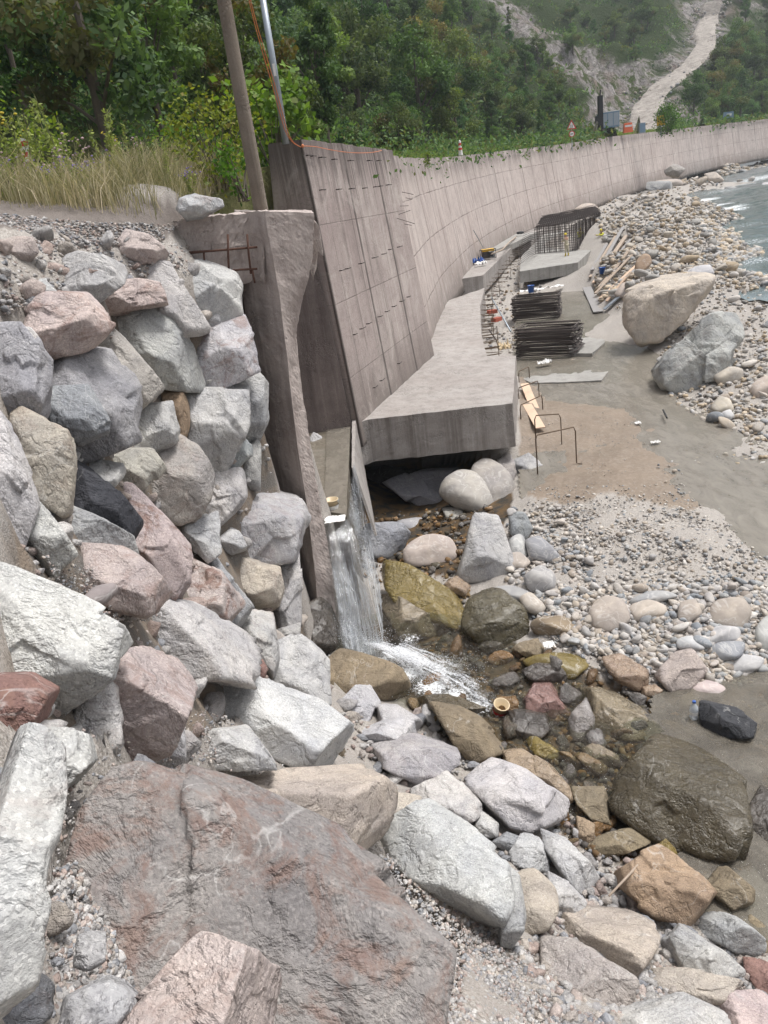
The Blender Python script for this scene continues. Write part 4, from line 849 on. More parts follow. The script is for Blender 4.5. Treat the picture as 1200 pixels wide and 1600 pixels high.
rocks = [
('boulder tinted black for shadow deep inside the hollow under the slab', [(570, 740), (600, 728), (660, 740), (690, 800), (640, 812), (575, 800)], 'D', dict(D=28.5)),  # near-black tint stands in for the darkness of the void
('pile of grey slate pieces at the right corner of the slab', [(800, 722), (826, 708), (850, 728), (846, 744), (812, 748)], 'G', dict(step=.12, rough=.08)),
('brown stone just left of the slate pile under the slab corner', [(776, 712), (800, 706), (808, 740), (800, 770), (785, 740)], 'S', dict(D=24.6)),
('dark wet boulder at the left foot of the waterfall', [(470, 950), (500, 935), (528, 960), (530, 1005), (500, 1030), (475, 1005)], 'D', dict(wet=True, D=15.2)),
# label, outline, tint, options                      upper revetment
('pinkish grey boulder at the top edge touching the rusty bars of the abutment', [(185, 382), (200, 361), (233, 370), (258, 395), (250, 410), (221, 410), (188, 393)], 'P', {}),
('lone white and pink boulder resting on the terrace edge left of the wooden pole', [(280, 330), (287, 313), (310, 305), (343, 312), (345, 325), (320, 339), (290, 343)], 'W', dict(st=.35, D=15.6)),
('flat pinkish boulder at the left picture edge just below the gravel mound', [(-6, 378), (20, 372), (50, 373), (56, 395), (40, 410), (-6, 402)], 'P', dict(st=.3)),
('white wedge boulder lying above the large pink boulder', [(15, 474), (25, 451), (71, 439), (94, 462), (58, 478), (25, 495)], 'W', {}),
('large smooth pink granite boulder near the top left of the boulder wall', [(6, 512), (83, 462), (129, 464), (160, 495), (167, 524), (146, 541), (83, 555), (50, 532)], 'P', dict(st=.6, inner=[(70, 520, .3), (130, 500, .35)], dD=-.35)),
('flat pink slab boulder lying on top of the grey boulder wall', [(142, 457), (152, 447), (208, 439), (238, 445), (254, 468), (250, 474), (167, 493), (144, 482)], 'P', dict(st=.5, dD=-.3)),
('pale crumbly boulder half buried in small stones behind the flat pink slab', [(96, 410), (130, 398), (185, 410), (192, 440), (150, 450), (140, 475), (100, 455)], 'L', {}),
('tall slanting grey boulder left of the bright white one', [(212, 414), (242, 410), (275, 416), (321, 507), (317, 514), (283, 520), (254, 474), (225, 441)], 'L', {}),
('bright white boulder leaning on the abutment at the top of the wall', [(279, 420), (354, 412), (373, 453), (371, 487), (350, 503), (317, 499), (292, 457)], 'W', dict(inner=[(320, 460, .3), (350, 440, .3)])),
('small white chip wedged under the bright white boulder', [(313, 475), (350, 500), (346, 513), (320, 513)], 'W', {}),
('largest grey slab face in the middle of the boulder wall', [(167, 503), (258, 474), (288, 528), (313, 582), (308, 595), (250, 605), (208, 555), (180, 520)], 'G', dict(inner=[(230, 545, .3), (290, 585, .3)])),
('white and rust striped block beside the abutment pillar', [(288, 524), (375, 499), (396, 553), (398, 578), (329, 609), (308, 578), (292, 545)], 'W', dict(st=.55, dD=-.2, inner=[(320, 560, .3), (370, 540, .38)])),
('narrow brownish grey slab under the largest grey slab', [(154, 532), (179, 522), (215, 555), (250, 603), (213, 632), (188, 595), (163, 566)], 'S', {}),
('big blue grey boulder cut by the left picture edge', [(-30, 520), (29, 515), (75, 570), (69, 607), (46, 649), (17, 665), (-30, 660)], 'B', {}),
('large blocky blue grey boulder with chipped edges left of the centre of the wall', [(50, 630), (75, 578), (108, 557), (167, 553), (196, 587), (210, 641), (196, 687), (108, 716), (90, 690)], 'B', dict(step=.10)),
('blue grey chunk set into the front of the large blocky boulder', [(60, 630), (90, 610), (137, 607), (165, 653), (162, 674), (117, 691), (83, 672)], 'B', dict(dD=-.5)),
('grey angular boulder with a small stone resting on its top', [(196, 691), (217, 641), (267, 632), (275, 666), (267, 687), (225, 707)], 'L', {}),
('orange brown rounded stone squeezed between grey boulders', [(254, 612), (271, 607), (292, 637), (294, 666), (283, 687), (267, 682), (262, 650)], 'O', dict(p=9, step=.02)),
('large triangular grey boulder with pale veins pointing down', [(279, 607), (350, 603), (383, 628), (379, 674), (350, 728), (329, 739), (283, 687), (285, 655)], 'L', {}),
('upright grey boulder pressed against the pillar at mid height', [(371, 607), (400, 582), (417, 599), (417, 653), (400, 687), (379, 674), (374, 628)], 'L', {}),
('small bluish block under the upright boulder by the pillar', [(350, 691), (375, 680), (390, 695), (392, 712), (367, 732), (350, 724)], 'B', {}),
('narrow grey wedge standing against the pillar under the upright boulder', [(375, 724), (392, 691), (406, 707), (404, 762), (375, 757)], 'G', {}),
('brown grey domed boulder below the orange stone', [(225, 707), (267, 687), (308, 703), (327, 741), (321, 774), (292, 812), (265, 805), (233, 774), (240, 741)], 'S', dict(st=.2)),
('flat brownish boulder left of the domed boulder', [(171, 703), (233, 712), (252, 737), (225, 762), (183, 768), (150, 745), (150, 722)], 'S', {}),
('small pale boulder behind the top of the black rock', [(135, 720), (188, 730), (192, 745), (165, 770), (140, 745)], 'W', {}),
('cream coloured boulder above and left of the black rock', [(22, 668), (50, 646), (75, 650), (104, 687), (113, 760), (108, 790), (85, 798), (40, 765), (22, 700)], 'T', dict(st=.25, dD=-.2)),
('tall white boulder at the left edge beside the cream one', [(-40, 650), (0, 660), (25, 690), (35, 740), (55, 800), (30, 850), (0, 865), (-40, 860)], 'W', {}),
('jet black angular rock among the pale boulders', [(104, 717), (129, 725), (175, 775), (215, 808), (210, 842), (183, 829), (121, 800), (112, 746)], 'K', dict(dD=-.45, step=.1)),
('long rose red slab leaning down beside the black rock', [(179, 771), (217, 767), (246, 796), (292, 858), (288, 900), (267, 933), (217, 867), (205, 825)], 'P', dict(st=.8)),
('grey wedge slanting down left of the black rock', [(33, 762), (75, 804), (115, 858), (79, 896), (46, 846), (25, 783)], 'L', {}),
('grey boulder lying under the black rock', [(79, 800), (121, 796), (200, 837), (208, 867), (113, 854), (83, 821)], 'G', {}),
('pink streaked pale boulder with a dark oval stone lying at its foot', [(100, 885), (117, 854), (179, 858), (220, 890), (258, 935), (208, 958), (125, 937)], 'P', dict(st=.45, dD=-.1)),
('reddish boulder right of the pink streaked one', [(275, 908), (292, 879), (333, 900), (375, 967), (358, 983), (267, 937)], 'P', dict(st=.8)),
('thin blue grey slab standing on edge under the pale blocks', [(317, 867), (342, 858), (392, 946), (375, 979), (354, 933)], 'B', {}),
('tan chipped block left of the pillar foot', [(358, 867), (429, 875), (438, 917), (429, 946), (396, 950), (371, 900)], 'T', dict(st=.25)),
('tall pale grey block standing next to the pillar foot', [(421, 896), (442, 871), (467, 871), (469, 967), (450, 992), (433, 990), (421, 950)], 'L', {}),
('big grey boulder with yellowish stains against the pillar above the tan block', [(346, 821), (383, 762), (454, 762), (475, 804), (458, 867), (425, 875), (375, 858)], 'L', dict(st=.2, inner=[(392, 812, .3), (440, 800, .3)])),
('pale squarish boulder up and left of the yellowish stained one', [(308, 796), (329, 737), (375, 737), (381, 775), (358, 808), (342, 821)], 'L', {}),
('whitish slab between the rose slab and the squarish boulder', [(279, 821), (333, 804), (342, 858), (321, 875), (300, 854)], 'W', {}),
('small pale wedge in the gap beside the yellowish stained boulder', [(342, 829), (367, 827), (383, 854), (362, 864), (342, 860)], 'W', {}),
('grey boulder below the tan chipped block', [(375, 983), (396, 958), (421, 958), (433, 1029), (425, 1054), (400, 1025)], 'L', dict(st=.2)),
('small brownish red stone tucked below that grey boulder', [(387, 1033), (400, 1017), (417, 1046), (408, 1071), (387, 1058)], 'R', {}),
('pale slab boulder below the pillar next to the stream', [(412, 1067), (433, 1012), (462, 1000), (508, 1040), (510, 1095), (490, 1115), (430, 1100)], 'L', {}),
('dark grey small block under the tall pale block by the pillar', [(430, 990), (467, 975), (465, 1008), (435, 1010)], 'G', {}),
('white boulder with a brown vein running down its middle', [(179, 987), (217, 958), (250, 942), (304, 950), (375, 987), (394, 1017), (379, 1067), (350, 1067), (300, 1060), (217, 1021)], 'W', dict(st=.12, inner=[(280, 985, .28), (340, 1040, .3)])),
('very large white granite boulder at the left edge with stones scattered on it', [(-60, 900), (0, 895), (62, 921), (167, 979), (188, 1008), (129, 1070), (79, 1100), (0, 1090), (-60, 1090)], 'W', dict(inner=[(0, 1000, .22), (110, 1035, .25)], p=20)),
('large pink granite block with a red weathered edge', [(54, 1137), (125, 1071), (196, 1021), (271, 1021), (292, 1046), (271, 1100), (258, 1171), (200, 1187), (142, 1167)], 'P', dict(st=.4, dD=-.3, inner=[(175, 1060, .35), (220, 1130, .38)])),
('dark red brown rock at the left edge under the large white boulder', [(-40, 1060), (42, 1058), (81, 1079), (79, 1104), (33, 1156), (-40, 1150)], 'R', dict(st=.5)),
('speckled grey boulder under the left end of the pink block', [(33, 1158), (71, 1137), (142, 1150), (150, 1195), (100, 1250), (60, 1235)], 'L', {}),
('grey upright wedge right of the pink block', [(258, 1090), (285, 1125), (290, 1190), (265, 1218), (235, 1190)], 'L', {}),
('large speckled pale boulder in the middle of the rubble', [(300, 1085), (325, 1067), (387, 1067), (454, 1092), (500, 1125), (535, 1190), (490, 1205), (400, 1165), (340, 1125), (305, 1110)], 'W', dict(inner=[(400, 1110, .28), (470, 1160, .3)])),
('brown weathered rock at the right end of the speckled boulder', [(487, 1108), (512, 1118), (535, 1160), (540, 1195), (500, 1195)], 'A', {}),
('low white boulder strewn with little brown stones', [(285, 1150), (330, 1133), (400, 1137), (425, 1165), (430, 1200), (330, 1205), (285, 1190)], 'W', {}),
# foreground
('white block with rusty flank filling the lower left corner', [(-160, 1160), (0, 1150), (29, 1158), (62, 1180), (79, 1240), (72, 1310), (83, 1355), (78, 1440), (75, 1600), (60, 1700), (-160, 1700)], 'W', dict(st=.25, inner=[(30, 1330, .14), (10, 1500, .2)], dD=-.5, th=.6)),
('giant foreground boulder mottled grey and dark red with a white upper edge', [(30, 1290), (62, 1222), (130, 1192), (240, 1208), (370, 1265), (500, 1300), (600, 1350), (712, 1440), (690, 1510), (640, 1640), (300, 1740), (0, 1690), (20, 1400)], 'U', dict(st=.6, inner=[(210, 1262, .34), (600, 1480, .36)], bot=.34, mat='rockmottled', th=.75, p=60, rough=.03, step=.085, tilt=.25, grow=1.03, dD=-.55)),
('triangular pinkish boulder at the bottom edge in front of the giant boulder', [(150, 1640), (215, 1545), (310, 1452), (355, 1475), (430, 1560), (452, 1660), (300, 1700)], 'P', dict(st=.4, dD=-1.15, inner=[(322, 1480, .22), (300, 1600, .26)], grow=1.0)),
('small grey slab at the bottom edge between white block and triangular boulder', [(78, 1575), (150, 1535), (215, 1525), (200, 1590), (140, 1660), (78, 1660)], 'G', dict(dD=-.45)),
('small grey stone lying in the grit before the giant boulder', [(115, 1463), (135, 1455), (160, 1458), (166, 1500), (140, 1517), (117, 1508)], 'G', dict(dD=-.55, cat='stone', name='stone')),
('long pale speckled boulder behind the ridge of the giant boulder', [(320, 1218), (440, 1197), (590, 1197), (615, 1218), (615, 1290), (590, 1335), (450, 1300), (350, 1260)], 'T', dict(inner=[(430, 1225, .3), (570, 1230, .33)], p=20)),
('lichen coloured rounded boulder at the foot of the waterfall', [(506, 1038), (529, 1015), (583, 1027), (621, 1046), (640, 1075), (633, 1094), (580, 1098), (529, 1090), (510, 1072)], 'A', dict(p=9, step=.03)),
('pale grey angular boulder below the lichen coloured one', [(525, 1100), (554, 1071), (583, 1075), (594, 1096), (579, 1129), (537, 1142)], 'L', {}),
('light grey wedge beside the stream edge right of the pale angular boulder', [(587, 1104), (625, 1100), (654, 1117), (660, 1133), (650, 1146), (596, 1121)], 'L', {}),
('whitish flat boulder behind the dark topped grey boulder', [(537, 1145), (570, 1125), (608, 1121), (650, 1146), (630, 1160), (583, 1168), (550, 1165)], 'W', {}),
('dark topped grey boulder with a brown patch in the centre of the rubble', [(581, 1167), (596, 1154), (704, 1146), (717, 1171), (712, 1196), (687, 1217), (658, 1225), (608, 1200)], 'G', dict(st=.1, dD=-.2)),
('brown flat sided slab dipping towards the bucket in the stream', [(671, 1098), (712, 1100), (754, 1125), (787, 1162), (783, 1177), (742, 1194), (725, 1187), (692, 1137)], 'A', dict(inner=[(700, 1140, .25), (745, 1165, .25)])),
('wet mossy ledge rock where the foam meets the brown slab', [(646, 1090), (700, 1085), (760, 1110), (778, 1132), (720, 1115), (655, 1112)], 'M', dict(wet=True)),
('bright white flat slab lying at the edge of the wet rocks', [(729, 1221), (767, 1185), (817, 1204), (887, 1262), (850, 1292), (821, 1306), (792, 1296), (733, 1233)], 'W', dict(dD=-.2)),
('pale boulder between the dark topped boulder and the bright white slab', [(642, 1233), (700, 1206), (750, 1250), (752, 1270), (717, 1285), (658, 1256)], 'L', dict(st=.15)),
('cream stone behind the red speckled slab', [(610, 1238), (658, 1246), (645, 1280), (600, 1295)], 'T', {}),
('long white slab blotched dark red and covered with grit', [(588, 1295), (667, 1252), (708, 1283), (758, 1312), (795, 1348), (800, 1400), (775, 1450), (725, 1430), (650, 1370), (590, 1335)], 'W', dict(mat='rockmottled', inner=[(700, 1330, .12), (765, 1400, .16)], p=20)),
('small pale stone at the head of the white cube', [(740, 1300), (754, 1267), (779, 1287), (777, 1308), (754, 1310)], 'L', {}),
('small blue grey stone left of the white cube', [(768, 1318), (792, 1300), (817, 1310), (792, 1333)], 'B', {}),
('white cube shaped boulder right of the red blotched slab', [(792, 1333), (817, 1302), (842, 1308), (858, 1333), (854, 1362), (821, 1360), (800, 1352)], 'W', {}),
('cream rounded boulder next to the grey upright slab', [(800, 1372), (820, 1358), (842, 1358), (871, 1387), (872, 1425), (850, 1455), (815, 1460)], 'T', dict(p=10, step=.03)),
('grey slab standing upright at the lower end of the red blotched slab', [(775, 1455), (785, 1400), (800, 1350), (822, 1372), (820, 1440), (800, 1480)], 'G', dict(dD=-.25)),
('long pale blocky boulder behind the white cube', [(846, 1296), (887, 1312), (937, 1367), (933, 1396), (908, 1402), (879, 1370), (855, 1333)], 'L', {}),
('light blue grey boulder right of the cream rounded one', [(856, 1362), (892, 1383), (917, 1417), (890, 1437), (868, 1430), (860, 1395)], 'L', {}),
('broad smooth beige boulder near the bottom right', [(854, 1456), (879, 1437), (950, 1417), (1012, 1412), (1029, 1442), (1029, 1480), (996, 1527), (967, 1512), (900, 1480)], 'T', dict(p=13, step=.03, inner=[(985, 1445, .3), (985, 1490, .3)])),
('big orange brown wet topped boulder above the grey wedge', [(962, 1358), (987, 1337), (1025, 1321), (1112, 1387), (1117, 1400), (1054, 1456), (1000, 1412), (965, 1385)], 'O', dict(inner=[(1005, 1385, .3), (1080, 1405, .3)])),
('mossy yellow topped block at the pool edge', [(1104, 1371), (1137, 1354), (1179, 1400), (1179, 1412), (1142, 1429), (1115, 1402)], 'A', {}),
('sharp grey wedge boulder in the lower right', [(1033, 1475), (1071, 1444), (1142, 1492), (1162, 1512), (1158, 1525), (1121, 1529), (1037, 1510)], 'L', dict(dD=-.2)),
('flat grey blue boulder behind the sharp grey wedge', [(1077, 1442), (1096, 1425), (1158, 1442), (1196, 1471), (1187, 1492), (1150, 1492), (1108, 1471)], 'G', {}),
('low flat beige slab under the grey wedge', [(1000, 1533), (1033, 1512), (1100, 1520), (1158, 1537), (1158, 1554), (1108, 1570), (1017, 1555)], 'T', dict(p=10)),
('small dark pink rock at the right edge below the grey blue boulder', [(1162, 1496), (1183, 1496), (1220, 1510), (1225, 1560), (1165, 1548)], 'R', dict(st=.3)),
('pinkish white boulder in the bottom right corner', [(1105, 1565), (1130, 1550), (1200, 1548), (1240, 1600), (1170, 1650), (1115, 1600)], 'P', {}),
('white boulder cut by the bottom edge right of the gritty one', [(955, 1590), (1000, 1552), (1075, 1558), (1140, 1598), (1130, 1670), (960, 1670)], 'W', dict(st=.1)),
('rough gritty boulder under the broad beige boulder', [(854, 1465), (900, 1468), (967, 1510), (996, 1532), (990, 1568), (950, 1610), (870, 1580), (845, 1510)], 'S', dict(rough=.07)),
('brown wet slab running down beside the bright white slab', [(787, 1175), (821, 1171), (860, 1195), (887, 1225), (896, 1250), (879, 1260), (825, 1220), (796, 1198)], 'O', dict(wet=True)),
('olive block standing between the brown slab and the huge mossy boulder', [(894, 1229), (946, 1229), (954, 1254), (950, 1292), (925, 1285), (902, 1262)], 'A', {}),
('flat olive grey boulder under the huge mossy boulder', [(917, 1317), (942, 1304), (992, 1294), (1015, 1296), (1010, 1321), (950, 1344), (921, 1335)], 'A', {}),
('huge dark mossy wet boulder standing at the pool', [(955, 1230), (975, 1180), (1017, 1155), (1062, 1150), (1115, 1175), (1172, 1225), (1158, 1305), (1135, 1345), (1088, 1348), (1030, 1325), (990, 1290), (956, 1270)], 'M', dict(wet=True, D=9.5, inner=[(1040, 1230, .26), (1115, 1260, .26)], rough=.065, step=.07, p=14)),
('yellow stained small rock below the huge mossy boulder', [(1015, 1308), (1042, 1312), (1058, 1333), (1054, 1352), (1015, 1332)], 'Y', dict(wet=True)),
('yellow brown stone right of the mossy block at the picture edge', [(1150, 1440), (1180, 1430), (1215, 1450), (1215, 1500), (1190, 1475)], 'A', {}),
('small ochre slab among the wet stones above the brown slab', [(821, 1150), (842, 1150), (878, 1177), (867, 1189), (837, 1177)], 'Y', dict(wet=True)),
('yellow and black wet boulder left of the huge mossy boulder', [(908, 1171), (933, 1160), (967, 1175), (969, 1200), (937, 1189), (910, 1185)], 'A', dict(wet=True)),
('brown stone below the olive block', [(900, 1275), (929, 1287), (925, 1310), (900, 1319)], 'O', {}),
('dark red wet slab under the water right of the huge mossy boulder', [(1165, 1290), (1210, 1230), (1260, 1260), (1260, 1370), (1190, 1375), (1150, 1335)], 'D', dict(wet=True)),
# stream and middle
('round black mossy boulder above the stream', [(722, 965), (738, 930), (785, 920), (818, 950), (826, 990), (805, 1020), (765, 1020), (733, 1000)], 'M', dict(wet=True, p=8, rough=.06, inner=[(770, 975, .4)])),
('long olive green slab dipping into the stream below the cavity', [(603, 877), (640, 888), (702, 922), (744, 985), (734, 1000), (685, 985), (620, 945), (600, 919)], 'Y', dict(wet=True, rough=.025, step=.02, dD=-.25, inner=[(670, 940, .2), (710, 975, .2)])),
('submerged brown slab beside the olive green one', [(597, 925), (640, 958), (705, 992), (690, 1012), (630, 1005), (597, 960)], 'A', dict(wet=True)),
('brown wet rock beside the green topped stone in the stream', [(815, 1064), (863, 1066), (892, 1115), (870, 1123), (822, 1112)], 'R', dict(wet=True)),
('purple grey wet rock left of the big brown stream boulder', [(888, 1123), (918, 1091), (929, 1119), (925, 1158), (892, 1154)], 'V', dict(wet=True)),
('black wet rock just right of the floating bucket', [(786, 1117), (808, 1108), (859, 1119), (866, 1141), (844, 1161), (804, 1150)], 'D', dict(wet=True)),
('big brown wet boulder in front of the clear pool', [(907, 1078), (955, 1075), (1002, 1099), (1033, 1145), (1017, 1158), (943, 1152), (920, 1112)], 'A', dict(wet=True, inner=[(960, 1105, .3), (1005, 1130, .3)])),
('dark lump in the stream below the yellow flat stone', [(815, 1053), (852, 1031), (881, 1046), (888, 1073), (833, 1070)], 'D', dict(wet=True)),
('flat yellow brown stone awash in the stream', [(819, 1033), (850, 1022), (888, 1020), (921, 1038), (892, 1062), (840, 1050)], 'Y', dict(wet=True, round_=True, th=.4)),
('pale stone with a green mossy top at the water edge', [(800, 1014), (815, 1003), (844, 998), (852, 1020), (826, 1029)], 'A', {}),
('grey boulder resting above the round black mossy one', [(770, 921), (800, 915), (828, 928), (818, 947), (785, 945)], 'G', dict(round_=True)),
('tan rounded stone right of the round black mossy boulder', [(812, 936), (830, 926), (852, 950), (841, 962), (822, 955)], 'T', dict(round_=True)),
('flat brown grey stone beside the stream bank', [(830, 976), (844, 965), (892, 963), (901, 976), (877, 994), (837, 993)], 'A', dict(round_=True)),
('rust brown boulder in the stream under the cobbles', [(942, 1027), (973, 1022), (1013, 1046), (1013, 1073), (987, 1084), (958, 1059)], 'O', dict(wet=True, st=.3)),
('pink and white triangular boulder standing at the pool inlet', [(1024, 1060), (1050, 1024), (1083, 1014), (1105, 1053), (1079, 1084), (1046, 1090)], 'P', dict(p=10)),
('white rounded triangular boulder in the middle of the cobbles', [(921, 954), (954, 932), (976, 939), (987, 969), (954, 989), (925, 976)], 'T', dict(round_=True, p=9)),
('long beige cobble right of the white rounded boulder', [(984, 950), (1013, 937), (1042, 947), (1039, 960), (995, 971)], 'T', dict(round_=True)),
('upright pale cobble with a flat face', [(1059, 965), (1064, 941), (1086, 937), (1096, 958), (1072, 974)], 'T', dict(round_=True)),
('large cream rounded boulder on the right of the cobble bank', [(1107, 961), (1119, 938), (1160, 934), (1173, 954), (1156, 982), (1112, 974)], 'T', dict(round_=True)),
('oval white cobble lying on the dark blue one', [(1097, 991), (1112, 978), (1156, 981), (1154, 1002), (1108, 1007)], 'W', dict(round_=True)),
('oval dark blue grey cobble under the white one', [(1101, 1016), (1127, 1002), (1163, 1003), (1151, 1027), (1108, 1037)], 'B', dict(round_=True)),
('long white cobble at the pool edge near the right side', [(1127, 1036), (1156, 1022), (1193, 1029), (1184, 1048), (1134, 1059)], 'W', dict(round_=True)),
('white fractured cobble left of the dark blue one', [(1057, 1002), (1079, 994), (1101, 1007), (1099, 1020), (1061, 1018)], 'W', dict(round_=True)),
('grey boulder cut by the right edge beside the oval cobbles', [(1178, 991), (1195, 965), (1230, 955), (1230, 1010), (1190, 1022)], 'L', dict(round_=True)),
('flat striped grey cobble behind the white rounded boulder', [(980, 938), (1010, 926), (1040, 923), (1057, 932), (1010, 945), (985, 947)], 'G', dict(round_=True)),
('black rectangular block lying in the clear pool', [(1093, 1095), (1152, 1106), (1181, 1130), (1174, 1152), (1135, 1158), (1096, 1156)], 'K', dict(step=.08, dD=-.55)),
('brown stones shelf behind the black block', [(1075, 1075), (1108, 1062), (1134, 1077), (1119, 1092), (1086, 1090)], 'P', dict(round_=True)),
('yellow cube stone left of the pink and white boulder', [(1001, 1075), (1024, 1069), (1036, 1079), (1028, 1089), (1004, 1089)], 'O', dict(wet=True)),
('pale rounded stone standing in the pool beside the plastic bottle', [(1061, 1093), (1079, 1083), (1093, 1097), (1083, 1113), (1062, 1109)], 'A', dict(round_=True)),
('dark stone under water at the right of the black block', [(1150, 1190), (1175, 1184), (1192, 1205), (1188, 1222), (1158, 1214)], 'D', dict(wet=True, round_=True)),
# cavity
('rounded beige boulder lying in the mouth of the hollow', [(631, 870), (640, 847), (664, 835), (702, 842), (713, 868), (699, 884), (640, 885)], 'T', dict(round_=True, p=8)),
('smooth dark grey rock in the left of the hollow', [(566, 830), (590, 816), (618, 818), (640, 840), (622, 875), (580, 875)], 'B', dict(p=9)),
('tall pale grey slab leaning at the right of the hollow', [(714, 898), (723, 856), (737, 803), (779, 810), (790, 859), (807, 889), (770, 905), (735, 914)], 'L', dict(dD=-.3, step=.04, inner=[(745, 870, .22), (780, 860, .2)])),
('large smooth oval brown boulder under the right of the slab', [(688, 775), (695, 751), (720, 735), (750, 745), (776, 782), (770, 805), (730, 803)], 'S', dict(round_=True, p=6, D=23.6)),
('large tilted brown boulder leaning on the oval one under the slab corner', [(737, 735), (765, 718), (793, 740), (806, 768), (800, 800), (769, 811), (768, 780)], 'S', dict(round_=True, p=6, D=23.9)),
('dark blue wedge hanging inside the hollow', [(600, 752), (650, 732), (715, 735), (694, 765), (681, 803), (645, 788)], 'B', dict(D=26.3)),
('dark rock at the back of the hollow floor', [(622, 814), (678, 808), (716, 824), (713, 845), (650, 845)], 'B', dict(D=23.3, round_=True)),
('dark rounded rock between the oval boulder and the hollow floor', [(692, 793), (734, 807), (727, 830), (699, 816)], 'S', dict(D=23.0)),
('brown stones at the mouth of the hollow beside the olive slab', [(695, 912), (712, 900), (735, 918), (728, 935), (704, 932)], 'O', dict(wet=True)),
('blue white angular rock right of the tilted brown boulder', [(795, 812), (812, 800), (832, 830), (818, 850), (798, 838)], 'B', {}),
('blue grey pointed boulder among the cobbles', [(822, 846), (844, 838), (874, 870), (862, 880), (828, 873)], 'B', dict(round_=True, p=10)),
('large grey mottled cobble above the stream bank', [(819, 903), (844, 884), (868, 899), (866, 921), (833, 927)], 'G', dict(round_=True)),
('smooth grey pebble boulder beside the tall leaning slab', [(795, 845), (813, 835), (825, 868), (812, 880), (797, 870)], 'G', dict(round_=True)),
('pinkish smooth cobble at the foot of the tall leaning slab', [(790, 868), (812, 862), (828, 878), (815, 892), (797, 888)], 'T', dict(round_=True)),
# right bank
('giant smooth beige boulder on the right bank with a grey stain', [(975, 467), (995, 447), (1040, 436), (1084, 427), (1113, 436), (1115, 452), (1092, 475), (1078, 508), (1045, 535), (1015, 540), (986, 513)], 'C', dict(p=10, step=.12, rough=.11, inner=[(1020, 475, .3), (1075, 450, .25)], D=38.0, th=.7, sub=6)),
('giant grey folded rock with white veins at the channel edge', [(1021, 575), (1045, 545), (1080, 512), (1113, 489), (1156, 490), (1160, 528), (1124, 580), (1101, 612), (1065, 627), (1030, 607)], 'G', dict(D=31.5, st=.15, p=12, rough=.17, step=.16, sub=6, inner=[(1065, 570, .25), (1110, 540, .25)])),
('flat grey boulder on top of the spoil heap', [(1003, 298), (1012, 283), (1047, 283), (1050, 296), (1021, 308)], 'G', {}),
('round dark boulder touching the foot of the far wall', [(1038, 266), (1050, 256), (1070, 264), (1062, 278), (1044, 278)], 'S', {}),
('low tan boulder between the flat grey and the round dark boulder', [(1025, 282), (1061, 280), (1067, 288), (1055, 293)], 'T', dict(round_=True)),
('large two toned boulder beside the rebar cage', [(896, 329), (912, 318), (928, 319), (935, 332), (929, 342), (900, 340)], 'T', dict(round_=True, p=9)),
('large striped pale boulder standing in the river at the right edge', [(1165, 337), (1176, 303), (1195, 286), (1240, 280), (1240, 335)], 'L', dict(p=12)),
('black wet rocks breaking the rapids', [(1113, 315), (1150, 298), (1176, 303), (1147, 317)], 'K', dict(wet=True)),
('rounded tan boulder on the far gravel shore', [(1101, 272), (1116, 269), (1131, 282), (1113, 288)], 'T', dict(round_=True)),
('round pinkish boulder at the foot of the right bank by the channel', [(1111, 637), (1124, 620), (1139, 623), (1146, 640), (1130, 652)], 'T', dict(round_=True)),
('oval tan boulder right of the giant grey folded rock', [(1113, 587), (1139, 573), (1160, 578), (1161, 597), (1130, 602)], 'T', dict(round_=True)),
('cream boulder cut by the right edge above the cobbles', [(1172, 607), (1188, 589), (1220, 588), (1220, 627), (1185, 624)], 'T', dict(round_=True)),
('small white cobble in front of the round pinkish boulder', [(1127, 645), (1140, 640), (1147, 650), (1140, 658), (1129, 656)], 'W', dict(round_=True)),
('white boulder behind the giant smooth beige boulder', [(1064, 432), (1085, 416), (1108, 414), (1115, 430), (1090, 438)], 'W', dict(round_=True)),
('tan boulder left of the giant smooth beige boulder', [(961, 461), (972, 443), (992, 441), (982, 468)], 'T', dict(round_=True)),
('orange tan boulder on the slope among the planks', [(992, 408), (1000, 397), (1012, 397), (1018, 410), (1000, 432), (992, 425)], 'O', dict(round_=True)),
('white stone behind the pillar at the edge of the sill', [(481, 690), (490, 676), (503, 684), (506, 700), (495, 712), (483, 706)], 'L', dict(D=23.8)),
('dark oval pebble lying beside the pink streaked boulder', [(127, 942), (145, 920), (175, 914), (180, 925), (160, 944), (130, 950)], 'V', dict(round_=True, dD=-.75, cat='stone', name='stone')),
]
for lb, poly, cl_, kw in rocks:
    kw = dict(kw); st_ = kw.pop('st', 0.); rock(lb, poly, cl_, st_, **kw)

# --- stone prototypes shared by the scattered stones
def proto_stone(seed, rounded):
    rg = np.random.default_rng(seed); n_ = 14; P = rg.normal(size=(n_, 3)); P /= np.linalg.norm(P, axis=1)[:, None]; P *= np.array([1, rg.uniform(.65, .9), rg.uniform(.45, .7)])*.5
    c, N, D, ext = hull_planes(P); return soft_rock(N, D, ext, 3, 5 if rounded else 30, seed, .02 if rounded else .06, 0 if rounded else .06)
PR = [proto_stone(900+i, True) for i in range(14)]; PA = [proto_stone(700+i, False) for i in range(16)]
def lowres(V_T, n=1):
    """coarser version made by snapping a small icosphere to the stone"""
    V, T = V_T; v0, t0 = ICO[n]; d = V/np.linalg.norm(V, axis=1)[:, None]; k = np.argmax(v0@d.T, axis=1); return V[k], t0
PR1 = [lowres(p) for p in PR]; PA1 = [lowres(p) for p in PA]; PR2 = [lowres(p, 2) for p in PR]; PA2 = [lowres(p, 2) for p in PA]
def pme(lst, nm, mat):
    out = []
    for V, T in lst: me = npmesh(nm, V, T); me.materials.append(mat); out.append(me)
    return out
